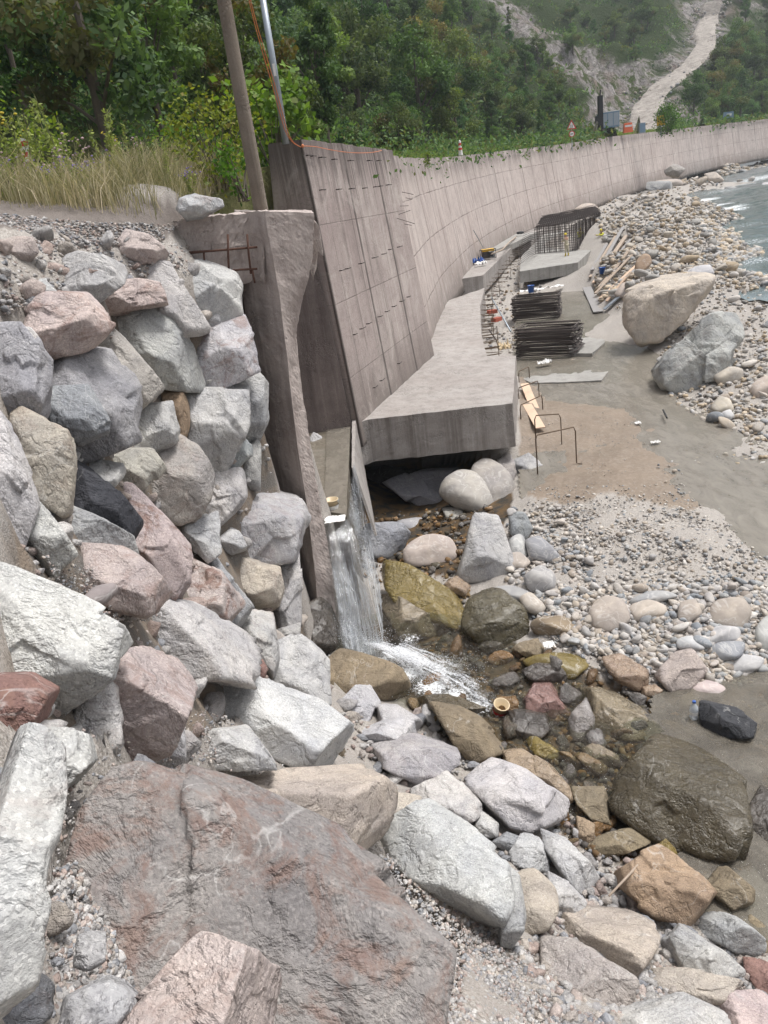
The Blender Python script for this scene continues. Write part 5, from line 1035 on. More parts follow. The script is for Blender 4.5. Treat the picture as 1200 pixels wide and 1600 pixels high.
ME_R = pme(PR, 'river_stone', M['cobble']); ME_A = pme(PA, 'rubble_stone', M['rock']); ME_RW = pme(PR, 'river_stone', M['cobwet']); ME_AW = pme(PA, 'rubble_stone', M['rockwet'])
def rotm(rg, flat=.35):
    a = rg.uniform(0, 6.283); e = Matrix.Rotation(a, 3, 'Z') @ Matrix.Rotation(rg.normal()*flat, 3, 'X') @ Matrix.Rotation(rg.normal()*flat, 3, 'Y'); return np.array(e)
PALR = [(.50, .47, .43), (.46, .42, .37), (.42, .41, .40), (.33, .34, .345), (.52, .50, .47), (.38, .33, .28), (.27, .29, .31), (.45, .43, .41), (.40, .35, .29), (.48, .44, .40)]
PALA = [(.50, .49, .48), (.42, .41, .40), (.36, .35, .345), (.44, .38, .35), (.54, .53, .52), (.30, .31, .33), (.38, .31, .28), (.46, .42, .38)]
PALD = [(.16, .10, .05), (.09, .08, .06), (.22, .13, .055), (.13, .12, .11), (.21, .15, .08), (.16, .15, .14)]
PALB = [(.48, .40, .30), (.46, .42, .36), (.42, .34, .24), (.50, .46, .41), (.33, .32, .30), (.40, .33, .25)]
def pick_in(poly, rg):
    P = np.array(poly); lo, hi = P.min(0), P.max(0)
    while True:
        q = lo+(hi-lo)*rg.random(2)
        if inpoly(np.array([q[0]]), np.array([q[1]]), poly)[0]: return q
ALLR = []
def spots(poly, n, smin, smax, rg, gap=.55, power=2.2, fn=None):
    """points on the ground inside a region; sizes in metres, no two closer than gap * size"""
    out = []; tries = 0
    while len(out) < n and tries < n*14:
        tries += 1; u, v = pick_in(poly, rg); h = hit(u, v, fn)
        if h is None: continue
        s = smin+(smax-smin)*rg.random()**power
        if any((h[0]-a[0])**2+(h[1]-a[1])**2 < (gap*(s+b)/2)**2 for a, b in out[-160:]): continue
        out.append((h, s))
    return out
def scatter_things(poly, n, smin, smax, rounded, pal, label, cat, group, name, seed, wet=False, gap=.7, power=1.6, sink=.12, flat=.35, binf=None, dz=0.):
    rg = np.random.default_rng(seed); lst = spots(poly, n, smin, smax, rg, gap, power); made = []
    src = (ME_RW if wet else ME_R) if rounded else (ME_AW if wet else ME_A)
    for h, s in lst:
        uu, vv = proj(h); where = ''
        if binf: where = binf(float(uu), float(vv))
        o = bpy.data.objects.new(name, src[rg.integers(len(src))]); COL.objects.link(o)
        o.location = (h[0], h[1], h[2]-BIAS+dz+s*(.28-sink)); o.rotation_euler = (rg.normal()*flat, rg.normal()*flat, rg.uniform(0, 6.28)); f = s*rg.uniform(.9, 1.1); o.scale = (f*rg.uniform(.9, 1.25), f, f*rg.uniform(.75, 1.1))
        c = pal[rg.integers(len(pal))]; k = rg.uniform(.85, 1.12); o.color = (c[0]*k, c[1]*k, c[2]*k, 1-rg.random()*.25*(not rounded))
        tag(o, label+where, cat, group+where); made.append(o)
    return made
def fast_hits(poly, n, rg, fn=None):
    """many ground points at once: random pixels in the region, bisected along their rays"""
    P = np.array(poly, float); lo, hi = P.min(0), P.max(0); q = lo+(hi-lo)*rg.random((int(n*2.5), 2)); q = q[inpoly(q[:, 0], q[:, 1], poly)][:n]
    d = fw+rc*((q[:, 0:1]-600)/F)-uc*((q[:, 1:2]-800)/F); t = np.geomspace(1.2, 260, 260); fn = fn or H; best = np.full(len(q), np.nan); done = np.zeros(len(q), bool)
    prev = None
    for tt_ in t:
        X = d/d[:, 1:2]*tt_; g = X[:, 2]-fn(X[:, 0], X[:, 1]); new = (g < 0) & ~done
        if prev is not None:
            k = prev[0][new]/(prev[0][new]-g[new]+1e-9); best[new] = prev[1]*(1-k)+tt_*k
        done |= new; prev = (g.copy(), tt_)
        if done.all(): break
    ok = ~np.isnan(best); X = d[ok]/d[ok][:, 1:2]*best[ok][:, None]; return X
def scatter_stuff(regions, name, protos, pal, mat, seed, label, cat):
    rg = np.random.default_rng(seed); V = []; T = []; C = []; b = 0
    for poly, n, smin, smax, lift_, *dz_ in regions:
        X = fast_hits(poly, n, rg); X[:, 2] += dz_[0] if dz_ else 0
        for h in X:
            v, t = protos[rg.integers(len(protos))]; s = smin+(smax-smin)*rg.random()**2.6; R_ = rotm(rg)
            p = (v*np.array([s*rg.uniform(.9, 1.3), s, s*rg.uniform(.6, 1)]))@R_.T+np.array([h[0], h[1], h[2]-BIAS+s*lift_]); V.append(p); T.append(t+b); b += len(v)
            c = np.array(pal[rg.integers(len(pal))])*rg.uniform(.78, 1.15); C.append(np.repeat(c[None], len(v), 0))
    me = npmesh(name, np.concatenate(V), np.concatenate(T), attr={'tint': np.concatenate(C)}); o = mobj(name, me, mat); tag(o, label, cat, kind='stuff'); return o
LW = [(0, 400), (120, 380), (250, 372), (372, 425), (395, 600), (440, 800), (470, 960), (520, 1000), (520, 1100), (0, 1200)]
LWF = [(0, 1130), (520, 1100), (650, 1150), (720, 1230), (800, 1320), (900, 1330), (1030, 1450), (1200, 1500), (1200, 1600), (0, 1600)]
TOPR = [(0, 385), (60, 368), (180, 362), (225, 380), (240, 415), (190, 450), (90, 460), (0, 480)]
MIDR = [(520, 1090), (640, 1100), (800, 1180), (900, 1280), (1000, 1330), (1110, 1440), (1040, 1470), (930, 1420), (860, 1330), (760, 1260), (640, 1240), (560, 1180)]
COB = [(790, 830), (850, 780), (950, 790), (1080, 780), (1150, 850), (1200, 860), (1200, 1060), (1060, 1080), (960, 1060), (860, 1010), (800, 930)]
COBL = [(800, 790), (900, 790), (930, 900), (960, 1010), (880, 1010), (800, 930), (780, 860)]
COBN = [(860, 925), (1200, 900), (1200, 1050), (1100, 1070), (1010, 1040), (900, 1010), (850, 970)]
WETR = [(640, 1010), (720, 980), (830, 1000), (940, 1060), (1040, 1090), (1100, 1160), (960, 1250), (960, 1330), (900, 1330), (800, 1200), (640, 1110)]
HEAP = [(905, 345), (960, 300), (1060, 290), (1110, 340), (1150, 400), (1160, 430), (1110, 430), (980, 460), (940, 470), (925, 440), (950, 390), (935, 345)]
RB = [(950, 470), (1030, 540), (1040, 620), (1110, 660), (1200, 690), (1200, 430), (1120, 430), (1000, 460)]
SH = [(1060, 290), (1110, 282), (1200, 262), (1200, 248), (1070, 272)]
SZ = lambda u, v: ' near its top' if v < 560 else ' halfway down' if v < 800 else ' towards its foot'
g1_ = scatter_things(LW, 90, .3, 1.0, False, PALA, 'angular grey rubble stone wedged between the wall boulders', 'rubble stone', 'rubble between the wall boulders', 'rubble_stone', 11, sink=.2, dz=-.3, binf=SZ)
scatter_things(TOPR, 34, .16, .6, False, PALA, 'loose pale rubble stone lying along the top of the boulder wall', 'rubble stone', 'rubble on top of the boulder wall', 'rubble_stone', 12, binf=lambda u, v: ' at the left' if u < 110 else ' nearer the abutment')
scatter_things(MIDR, 70, .2, .62, False, PALA, 'pale angular rubble stone on the slope above the stream', 'rubble stone', 'rubble above the stream', 'rubble_stone', 13, binf=lambda u, v: ' below the pillar' if u < 700 else ' above the huge mossy boulder' if u < 900 else ' near the orange brown boulder')
scatter_things(LWF, 40, .08, .3, False, PALA, 'small broken stone lying between the big foreground boulders', 'rubble stone', 'rubble in the foreground', 'rubble_stone', 14, sink=.0, binf=lambda u, v: ' on the left' if u < 400 else ' on the right')
scatter_things(WETR, 110, .22, .85, False, PALD, 'brown wet stone lying in the stream below the waterfall', 'wet stone', 'wet stones in the stream', 'wet_stone', 15, wet=True, binf=lambda u, v: ' near the foam' if u < 800 else ' by the mossy boulder')
scatter_things(COBN, 140, .18, .55, True, PALR, 'rounded pale river cobble on the bank above the pool', 'cobble', 'cobbles above the pool', 'river_cobble', 16, gap=.62, sink=.05, binf=lambda u, v: (' on the left' if u < 980 else ' on the right')+(' uphill' if v < 970 else ' at the water'))
scatter_things(COBL, 65, .18, .5, True, PALR, 'rounded river cobble beside the hollow under the slab', 'cobble', 'cobbles beside the hollow', 'river_cobble', 17, gap=.75, sink=.05)
scatter_things(RB, 55, .3, .95, True, PALR, 'rounded cobble around the giant boulders of the right bank', 'cobble', 'cobbles on the right bank', 'river_cobble', 18, gap=.75, sink=.05, binf=lambda u, v: ' above them' if v < 500 else ' below them')
scatter_things(HEAP, 58, .6, 1.7, True, PALB, 'tan rounded stone on the long spoil heap beside the river', 'cobble', 'stones of the spoil heap', 'river_cobble', 19, gap=.7, power=2, sink=.02, binf=lambda u, v: ' at its far end' if v < 350 else ' at its near end')
scatter_things([(1030, 690), (1120, 690), (1120, 740), (1060, 760)], 14, .12, .4, True, PALR, 'flat pale stone beside the shallow channel', 'cobble', 'stones beside the channel', 'river_cobble', 20)
scatter_stuff([(COB, 5200, .035, .26, .12), (COBN, 1700, .08, .40, .12), (COBN, 700, .22, .5, .1), (COBL, 900, .1, .42, .12), ([(790, 830), (880, 790), (1000, 800), (1150, 880), (1200, 960), (1000, 930), (860, 900)], 700, .06, .3, .12), ([(812, 760), (1080, 745), (1140, 800), (1200, 880), (1100, 850), (850, 850)], 2300, .03, .16, .12),
               ([(1040, 680), (1120, 690), (1180, 760), (1110, 780), (1020, 730)], 260, .03, .2, .1), ([(812, 600), (1000, 640), (1100, 760), (812, 760)], 1500, .015, .09, .1)], 'gravel', PR1+PA1, PALR, M['pebbles'], 31, 'grey white gravel and small cobbles of the stream bank', 'gravel')
scatter_stuff([(HEAP, 3600, .15, 1.0, .15), (RB, 3400, .06, .5, .15), (SH, 900, .4, 2.2, .15), ([(1075, 285), (1120, 300), (1190, 370), (1200, 450), (1120, 410), (1080, 320)], 2600, .25, 1.3, .15), ([(1060, 700), (1200, 680), (1200, 760), (1100, 740)], 300, .05, .4, .1), ([(1000, 400), (1200, 400), (1200, 450), (1050, 450)], 500, .15, .7, .15)], 'spoil_gravel', PR1+PA1[:8], PALB+PALR[:5], M['pebbles'], 32, 'tan gravel of the spoil heap and the right bank', 'gravel')
scatter_stuff([([(690, 1430), (1000, 1560), (1000, 1640), (670, 1640)], 5000, .01, .06, .15), ([(980, 1480), (1200, 1500), (1200, 1640), (980, 1640)], 1600, .02, .16, .15), ([(640, 1240), (800, 1300), (950, 1400), (1200, 1480), (1200, 1640), (900, 1640), (780, 1440), (600, 1300)], 2600, .05, .30, .12), ([(230, 372), (300, 378), (372, 430), (330, 440), (280, 420)], 500, .03, .2, .1), (LWF, 5200, .012, .075, .2), ([(560, 1330), (700, 1330), (800, 1450), (1000, 1560), (960, 1640), (640, 1640), (690, 1500)], 9000, .012, .12, .15), ([(75, 1330), (250, 1380), (330, 1450), (200, 1560), (75, 1560)], 5200, .01, .09, .15), ([(60, 1180), (330, 1200), (330, 1440), (75, 1440)], 1500, .02, .12, .1, -1.2), (LW, 1500, .05, .3, .1, -.42), ([(60, 850), (270, 900), (260, 960), (120, 960)], 900, .015, .07, .2), ([(250, 1080), (420, 1130), (420, 1190), (250, 1180)], 700, .015, .08, .2), (TOPR, 1500, .02, .16, .2), (MIDR, 1700, .03, .26, .15), ([(-20, 322), (90, 335), (280, 345), (240, 375), (60, 375), (-20, 378)], 4200, .02, .13, .15)], 'rubble_grit', PA1, PALA, M['rubble'], 33, 'pale rubble grit and chips between the boulders', 'grit')
scatter_stuff([([(560, 800), (780, 790), (740, 900), (560, 880)], 520, .08, .5, .15), (WETR, 1900, .06, .34, .12), ([(560, 880), (720, 900), (800, 960), (720, 1000), (600, 960)], 420, .06, .35, .1), ([(1030, 1090), (1200, 1080), (1200, 1330), (1100, 1400), (1030, 1330)], 500, .05, .35, .05)], 'wet_gravel', PR1, PALD, M['pebbles'], 34, 'brown wet stones on the stream bed', 'gravel')
scatter_stuff([([(805, 480), (850, 480), (845, 420), (808, 400), (765, 440), (755, 500), (765, 550), (805, 550)], 500, .08, .5, .2)], 'rubble_debris', PA1, PALB+PALA, M['rubble'], 35, 'rubble debris along the foot of the curved slab edge', 'debris')

scatter_stuff([([(1060, 270), (1200, 250), (1200, 320), (1100, 315)], 60, .8, 2.6, .3)], 'river_rocks', PA2, PALR, M['pebbles'], 36, 'wet rocks and stones breaking the surface of the far river', 'river rocks')
rg_ = np.random.default_rng(77); V = []; T = []; C_ = []; bb_ = 0
for i in range(900):
    k = rg_.integers(len(RC)); tn_ = tn[k]; o_ = rg_.normal()*.35+rg_.choice([-1, 1])*.75; q_ = RC[k]+np.array([-tn_[1], tn_[0], 0])*RWD[k]*.62*o_; hh_ = UB.ray_cast(Vector((q_[0], q_[1], 300)), Vector((0, 0, -1)))[0]
    if hh_ is None: continue
    s_ = .3+2.0*rg_.random()**3; v, t = PA1[rg_.integers(len(PA1))]; V.append((v*s_)@rotm(rg_).T+np.array([q_[0], q_[1], hh_[2]+.25])); T.append(t+bb_); bb_ += len(v); c_ = np.array(PALR[rg_.integers(len(PALR))])*rg_.uniform(.7, 1.05); C_.append(np.repeat(c_[None], len(v), 0))
o = mobj('track_rubble', npmesh('track_rubble', np.concatenate(V), np.concatenate(T), attr={'tint': np.concatenate(C_)}), M['rubble']); tag(o, 'loose pale rocks along both edges of the dirt track', 'rubble', kind='stuff')
# ------------------------------------------------------------------ vegetation
def leaf_mat(name, a, b, trans=.35):
    m = NT(name); at = m.n('Attribute'); at.attribute_name = 'tint'; oi = m.n('ObjectInfo')
    sp = m.n('SeparateColor'); m.set(sp.inputs[0], at.outputs['Color'])
    c = m.mix(sp.outputs[0], (*a, 1), (*b, 1)); c = m.mix(m.math('MULTIPLY', sp.outputs[1], .8), c, (.16, .13, .05, 1))
    c = m.mix(1, c, oi.outputs['Color'], 'MULTIPLY')
    tl = m.n('BsdfTranslucent'); m.set(tl.inputs[0], m.mix(1, c, (1.3, 1.35, .7, 1), 'MULTIPLY')); mx = m.n('MixShader'); mx.inputs[0].default_value = trans
    m.fin(c, .65, spec=.25); m.t.links.new(m.b.outputs[0], mx.inputs[1]); m.t.links.new(tl.outputs[0], mx.inputs[2]); m.t.links.new(mx.outputs[0], m.out.inputs[0]); return m.m
M['leaf'] = leaf_mat('tree_leaves', (.032, .078, .034), (.16, .26, .08)); M['bark'] = plain('bark', (.12, .10, .08), .9, 0, .3, 6)
M['bigleaf'] = leaf_mat('shrub_leaves', (.07, .13, .02), (.24, .32, .06)); M['weed'] = leaf_mat('weed_green', (.14, .19, .06), (.40, .45, .16)); M['straw'] = leaf_mat('dry_grass', (.19, .19, .09), (.58, .49, .36), .25)
M['flowerpink'] = plain('pale_pink_flower', (.50, .36, .38), .8); M['floweryel'] = plain('yellow_flower', (.52, .42, .04), .8); M['flowerviolet'] = plain('violet_flower', (.25, .18, .50), .8)
def leaves(C, size, rg, nrm=None, ar=.5, droop=.2):
    """leaf-sized bent quads at the points C"""
    n = len(C); s = size*rg.uniform(.55, 1.3, n)[:, None]; d = rg.normal(size=(n, 3)); d[:, 2] -= droop
    if nrm is not None: d = d+nrm*.5
    d /= np.linalg.norm(d, axis=1)[:, None]; u = rg.normal(size=(n, 3)); u[:, 2] += .0
    if nrm is not None: u = np.cross(d, nrm*1.0+rg.normal(size=(n, 3))*.55)
    else: u = np.cross(d, u)
    u /= np.linalg.norm(u, axis=1)[:, None]+1e-9
    V = np.stack([C-d*s*.5, C+u*s*ar*.5, C+d*s*.5, C-u*s*ar*.5], 1); return V.reshape(-1, 3), np.arange(n*4).reshape(n, 4)
def crown_mesh(name, seed, rx, rz, zc, nb, nl, size, brown=.08, cone=0.):
    rg = np.random.default_rng(seed); B = []
    for i in range(nb):
        d = rg.normal(size=3); d /= np.linalg.norm(d); d[2] = d[2]*.9+.12; k = rg.uniform(.45, .95); z = d[2]*rz*k
        f = 1-cone*max(0, (z+rz)/(2*rz)); B.append((np.array([d[0]*rx*k*f, d[1]*rx*k*f, zc+z]), rg.uniform(.22, .42)*rx*(1-.3*cone), rg.random(), rg.random()))
    C = []; Nn = []; A = []
    for c, r_, tn, br in B:
        m_ = int(nl/nb*(r_/(.32*rx))**1.5); d = rg.normal(size=(m_, 3)); d /= np.linalg.norm(d, axis=1)[:, None]; k = rg.random(m_)**.35
        C.append(c+d*(r_*k)[:, None]*np.array([1, 1, .75])); Nn.append(d+np.array([0, 0, .5])); t = np.clip(tn*.6+.2+rg.normal(size=m_)*.16, 0, 1); b_ = np.clip((br < brown)*.8+rg.normal(size=m_)*.1, 0, 1); A.append(np.stack([t, b_, 0*t], 1))
    C = np.concatenate(C); V, T = leaves(C, size, rg, np.concatenate(Nn)); A = np.repeat(np.concatenate(A), 4, 0); me = npmesh(name, V, T, smooth=False, attr={'tint': A}); me.materials.append(M['leaf']); return me, B
def trunk_mesh(name, seed, h, r_, B, n=7):
    b = MB(); b.tube([(0, 0, -.6), (.05, .02, h*.35), (-.05, .05, h*.7), (0, 0, h)], [r_*1.3, r_, r_*.7, r_*.3], 7)
    for c, rr, _, _ in B[:n]:
        p = Vector((0, 0, max(.8, c[2]*.55))); b.tube([p, (p+Vector(c))/2+Vector((0, 0, .15)), Vector(c)], [r_*.4, r_*.25, r_*.1], 5)
    me = bpy.data.meshes.new(name); me.from_pydata(b.v, [], b.f); me.materials.append(M['bark']); return me
TP = []
for i, (rx, rz, zc, nb, nl, sz, br, cn, tr_, kd) in enumerate([(3.6, 4.0, 5.6, 26, 6800, .36, .05, .2, .22, 'dark'), (3.0, 4.6, 6.0, 24, 6200, .34, .0, .4, .2, 'tall'), (4.0, 3.4, 4.8, 30, 7000, .36, .12, .1, .24, 'broad'), (2.6, 3.2, 4.2, 20, 5200, .30, .05, .3, .16, 'small'), (3.3, 3.8, 5.0, 24, 5200, .34, .35, .15, .2, 'brownish'), (2.3, 5.2, 5.8, 26, 6000, .30, .0, .75, .18, 'conical')]):
    cm, B_ = crown_mesh('crown', 40+i, rx, rz, zc, nb, nl, sz, br, cn); TP.append((cm, trunk_mesh('trunk', i, zc+rz*.4, tr_, B_), kd, rx))
KL = {'dark': 'dense rounded dark green tree on the wooded hillside', 'tall': 'tall green tree on the wooded hillside', 'broad': 'broad spreading green tree on the wooded hillside', 'small': 'small bushy green tree on the wooded hillside', 'brownish': 'tree with partly browned foliage on the wooded hillside', 'conical': 'slender pointed dark tree on the wooded hillside'}
def tree(k, x, y, z, s, col, rz_, label=None, group='g'):
    cm, tm, kd, rx = TP[k]; e = empty('tree', (x, y, z)); e.scale = (s, s, s*random.uniform(.9, 1.1)); e.rotation_euler = (0, 0, rz_)
    for nm, me in (('crown', cm), ('trunk', tm)):
        o = bpy.data.objects.new(nm, me); COL.objects.link(o); o.parent = e; o.color = (*col, 1)
    uu, vv = proj((x, y, z)); wh = ' behind the dry grass' if uu < 260 else ' behind the wooden pole' if uu < 480 else ' above the leaning wall' if uu < 640 else ' above the curving wall' if uu < 800 else ' below the cliff' if uu < 1040 else ' right of the track'; wh += ' high up' if vv < 110 else ' low down'; tag(e, label or KL[kd].replace(' on the wooded hillside', '')+wh, 'tree', kd+' trees'+wh); return e
def up_z(x, y):
    h = UB.ray_cast(Vector((x, y, 400)), Vector((0, 0, -1)))[0]; return None if h is None else h[2]
rg = np.random.default_rng(5); placed = []; ntree = 0
noT = cliffpoly+[[(940, 230), (975, 200), (990, 150), (1030, 110), (1060, 80), (1070, 0), (1140, 0), (1135, 60), (1110, 105), (1060, 150), (1045, 215)], [(860, 235), (870, 195), (1010, 190), (1010, 225)]]
cand = rg.permutation(len(UPV)); Uq, Vq = proj(UPV); tI = np.tile(tt, sN); 
for it in range(60000):
    q = rg.integers(len(UPV)-1); p = UPV[q]*(1-rg.random()*.0)+np.array([rg.uniform(-3, 3), rg.uniform(-3, 3), 0]); 
    if p[1] < 26 or tI[q] < 5.5+(p[1] > 90)*4.5: continue
    u, v = proj(p); D_ = p[1]
    if not (-120 < u < 1320 and -25 < v < 300): continue
    if any(inpoly(np.array([u]), np.array([v-10*rg.random()]), c_)[0] for c_ in noT): continue
    if np.min(np.linalg.norm(RC[:, :2]-p[:2], axis=1)) < 9: continue
    sp_ = 4.3 if D_ < 90 else 5.2
    if u > 930: sp_ = 5.2
    if any((p[0]-a)**2+(p[1]-b)**2 < sp_**2 for a, b in placed): continue
    z = up_z(p[0], p[1])
    if z is None: continue
    placed.append((p[0], p[1])); k = int(rg.choice(6, p=[.24, .16, .2, .16, .10, .14])); s = rg.uniform(.8, 1.5)
    if 740 < u < 1000 and D_ > 120: s *= .6
    if tI[q] < 12: s *= .62
    g = rg.uniform(.6, 1.35); col = (g*rg.uniform(.8, 1.3), g, g*rg.uniform(.7, 1.2)); tree(k, p[0], p[1], z-.3, s, col, rg.uniform(0, 6.3)); ntree += 1
    if ntree >= 290: break
print('TREES', ntree)
# scrub between the trees: one mass
def scrub(name, n, sz, cond, label, seed, mat='leaf', hh=1.2):
    rg = np.random.default_rng(seed); F_ = QU[rg.integers(len(QU), size=n*4)]; w_ = rg.random((len(F_), 2)); A_, B_, C_, D_ = [UPV[F_[:, i]] for i in range(4)]
    p = (A_*(1-w_[:, :1])+B_*w_[:, :1])*(1-w_[:, 1:])+(D_*(1-w_[:, :1])+C_*w_[:, :1])*w_[:, 1:]; u, v = proj(p); ok = (p@fw > 3) & (u > -150) & (u < 1350) & (v > -160) & (v < 330) & cond(p, u, v); p = p[ok][:n]
    k = 26; C = np.repeat(p, k, 0)+rg.normal(size=(len(p)*k, 3))*np.array([hh, hh, hh*.55]); C[:, 2] += hh*.4; sc_ = np.clip(C[:, 1]/80, .5, 2.2)
    V, T = leaves(C, sz, rg); V = C.repeat(4, 0)+(V-C.repeat(4, 0))*sc_.repeat(4)[:, None]; t = np.repeat(np.clip(rg.random(len(p))*.7+.1, 0, 1), k); t = np.clip(t+rg.normal(size=len(t))*.15, 0, 1); br = np.repeat((rg.random(len(p)) < .15)*.7, k)
    me = npmesh(name, V, T, False, {'tint': np.repeat(np.stack([t, br, 0*t], 1), 4, 0)}); o = mobj(name, me, M[mat]); o.color = (1, 1, 1, 1); tag(o, label, 'scrub', kind='stuff'); return o
def notcl(p, u, v):
    c = np.zeros(len(u), bool)
    for q in noT[:3]: c |= inpoly(u, v, q)
    dr = np.min(np.linalg.norm(p[:, None, :2]-RC[None, ::3, :2], axis=2), axis=1); return ~c & (dr > 8)
scrub('scrub', 5200, .42, lambda p, u, v: notcl(p, u, v) & (p[:, 1] > 28), 'green scrub growing between the trees of the hillside', 61)
scrub('cliff_scrub', 260, .3, lambda p, u, v: (inpoly(u, v, cliffpoly[0]) | inpoly(u, v, cliffpoly[1])) & (np.min(np.linalg.norm(p[:, None, :2]-RC[None, ::3, :2], axis=2), axis=1) > 7), 'sparse bushes clinging to the rocky cliff', 62)
# verge plants along the top of the wall
vp = []
for i in range(len(LD)):
    if LD[i, 1] > 36:
        for _ in range(int(1+6*np.linalg.norm(LD[min(i+1, len(LD)-1)]-LD[i])/1.)): 
            j = random.random(); vp.append(LD[i, :3]+(LD[min(i+1, len(LD)-1), :3]-LD[i, :3])*j+np.array([NL[i, 0], NL[i, 1], 0])*(random.random()**1.5*6+.9)+np.array([0, 0, .1]))
vp = np.array(vp); vp = vp[vp[:, 1] < 260]; vp = vp[rg.random(len(vp)) < .9]; k = 60; C = np.repeat(vp, k, 0)+rg.normal(size=(len(vp)*k, 3))*np.array([.45, .45, .22]); C[:, 2] += .25
V, T = leaves(C, .12, rg, droop=-.6, ar=.3); V = C.repeat(4, 0)+(V-C.repeat(4, 0))*np.clip(C[:, 1]/60, .8, 2.2).repeat(4)[:, None]; t = np.clip(np.repeat(rg.random(len(vp)), k)+rg.normal(size=len(C))*.2, 0, 1)
o = mobj('verge_weeds', npmesh('verge_weeds', V, T, False, {'tint': np.repeat(np.stack([t, t*.2, 0*t], 1), 4, 0)}), M['weed']); o.color = (.8, .9, .7, 1); tag(o, 'low green and yellow weeds along the road verge behind the wall', 'weeds', kind='stuff')

# tall dry grass on the terrace
def terr(x, y): return float(H(np.array([x]), np.array([y]))[0])
def terr_hi(x, y):
    z = H(x, y)-BIAS; out = z.copy()
    for i in range(len(x)):
        h = UB.ray_cast(Vector((x[i], y[i], 60)), Vector((0, 0, -1)))[0]
        if h is not None and h[2] > out[i]-.2: out[i] = max(out[i], h[2])
    return out
n = 26000; gx = rg.uniform(-13, -2.4, n); gy = rg.uniform(14.2, 23.5, n); dens_ = fbm(np.stack([gx*.7, gy*.7, 0*gx], 1), 3)
gz = terr_hi(gx, gy); u, v = proj(np.stack([gx, gy, gz], 1)); front_line = np.interp(u, [-50, 0, 120, 250, 340, 400], [318, 322, 330, 342, 338, 332])
ok = (v < front_line+3*rg.normal(size=n)) & (u > -120) & (u < 405) & (dens_ > -.32); gx, gy, gz, dens_ = gx[ok], gy[ok], gz[ok], dens_[ok]; n = len(gx)
P0 = np.stack([gx, gy, gz], 1); hgt = rg.uniform(.35, .95, n)*(1+dens_*.6); hgt = np.clip(hgt, .2, 1.2); ln = rg.normal(size=(n, 2))*.22; wd = .003+.005*rg.random(n); sd = rg.normal(size=(n, 3)); sd[:, 2] = 0; sd /= np.linalg.norm(sd, axis=1)[:, None]
L_ = np.concatenate([ln, np.ones((n, 1))], 1); p1_ = P0+L_*(hgt*.5)[:, None]*np.array([.6, .6, 1]); p2_ = P0+np.concatenate([ln*hgt[:, None]*1.6, (hgt*.95)[:, None]], 1)
V = np.stack([P0-sd*wd[:, None], P0+sd*wd[:, None], p1_+sd*wd[:, None], p1_-sd*wd[:, None], p2_+sd*wd[:, None]*.5, p2_-sd*wd[:, None]*.5], 1).reshape(-1, 3)
b_ = np.arange(n)[:, None]*6; T = np.concatenate([b_+np.array([0, 1, 2, 3]), b_+np.array([3, 2, 4, 5])]); t = np.clip(.48+.30*rg.normal(size=n)+.8*fbm(np.stack([gx*.35, gy*.5, 0*gx+4], 1), 3)-.3*(gx < -7), 0, 1)
o = mobj('dry_grass', npmesh('dry_grass', V, T, False, {'tint': np.repeat(np.stack([t, 0*t, 0*t], 1), 6, 0)}), M['straw']); o.color = (1, 1, 1, 1); tag(o, 'tall dry straw coloured grass on the terrace above the boulders', 'grass', kind='stuff')
# weed things
def weed_proto(seed, h, nl, lf, flower=None):
    rg = np.random.default_rng(seed); b = MB(); C = []; Nn = []; tips = []
    for s_ in range(rg.integers(3, 6)):
        bx, by = rg.normal(size=2)*.10; lx, ly = rg.normal(size=2)*.14; hh = h*rg.uniform(.6, 1); pts = [(bx, by, -.05), (bx+lx*.4, by+ly*.4, hh*.5), (bx+lx*1.2, by+ly*1.2, hh)]; b.tube(pts, [.010, .007, .004], 4)
        for k in range(nl):
            t = rg.uniform(.12, .98); p = np.array([bx+lx*1.2*t, by+ly*1.2*t, hh*t]); d = rg.normal(size=3); d[2] = abs(d[2])*.4; d /= np.linalg.norm(d); C.append(p+d*lf*.8*(1.2-t*.6)); Nn.append(d+np.array([0, 0, 1.]))
        for k in range(rg.integers(4, 8)):
            t = rg.uniform(.75, 1.0); p = np.array([bx+lx*1.2*t, by+ly*1.2*t, hh*t]); q = p+np.array([rg.normal()*.10, rg.normal()*.10, rg.uniform(.05, .16)]); b.tube([p, q], [.004, .003], 3, False); tips.append(q)
    V, T = leaves(np.array(C), lf, rg, np.array(Nn)); t = np.clip(rg.normal(.5, .25, len(C)), 0, 1); me = npmesh('leaves', V, T, False, {'tint': np.repeat(np.stack([t, 0*t, 0*t], 1), 4, 0)}); me.materials.append(M['weed'])
    sm = bpy.data.meshes.new('stems'); sm.from_pydata(b.v, [], b.f); sm.materials.append(M['weedstem']); fm = None
    if flower:
        V = []; T = []; v0, t0 = ICO[1]
        for q in tips: V.append(v0*np.array([.028, .028, .018])*rg.uniform(.6, 1.3)+q); T.append(t0+len(v0)*(len(V)-1))
        fm = npmesh('flower_heads', np.concatenate(V), np.concatenate(T)); fm.materials.append(M[flower])
    return me, sm, fm
M['weedstem'] = plain('weed_stem', (.20, .21, .10), .8)
WP_ = [weed_proto(1, 1.7, 110, .085), weed_proto(2, 1.3, 110, .075, 'flowerpink'), weed_proto(3, 1.9, 110, .08, 'floweryel'), weed_proto(4, 1.1, 110, .08, 'flowerviolet')]
WL = ['tall seeding weed with narrow leaves in the dry grass', 'weed with pale pink fluffy heads in the dry grass', 'tall weed with yellow flower umbels at the left of the grass', 'leafy weed with violet flower heads in the grass']
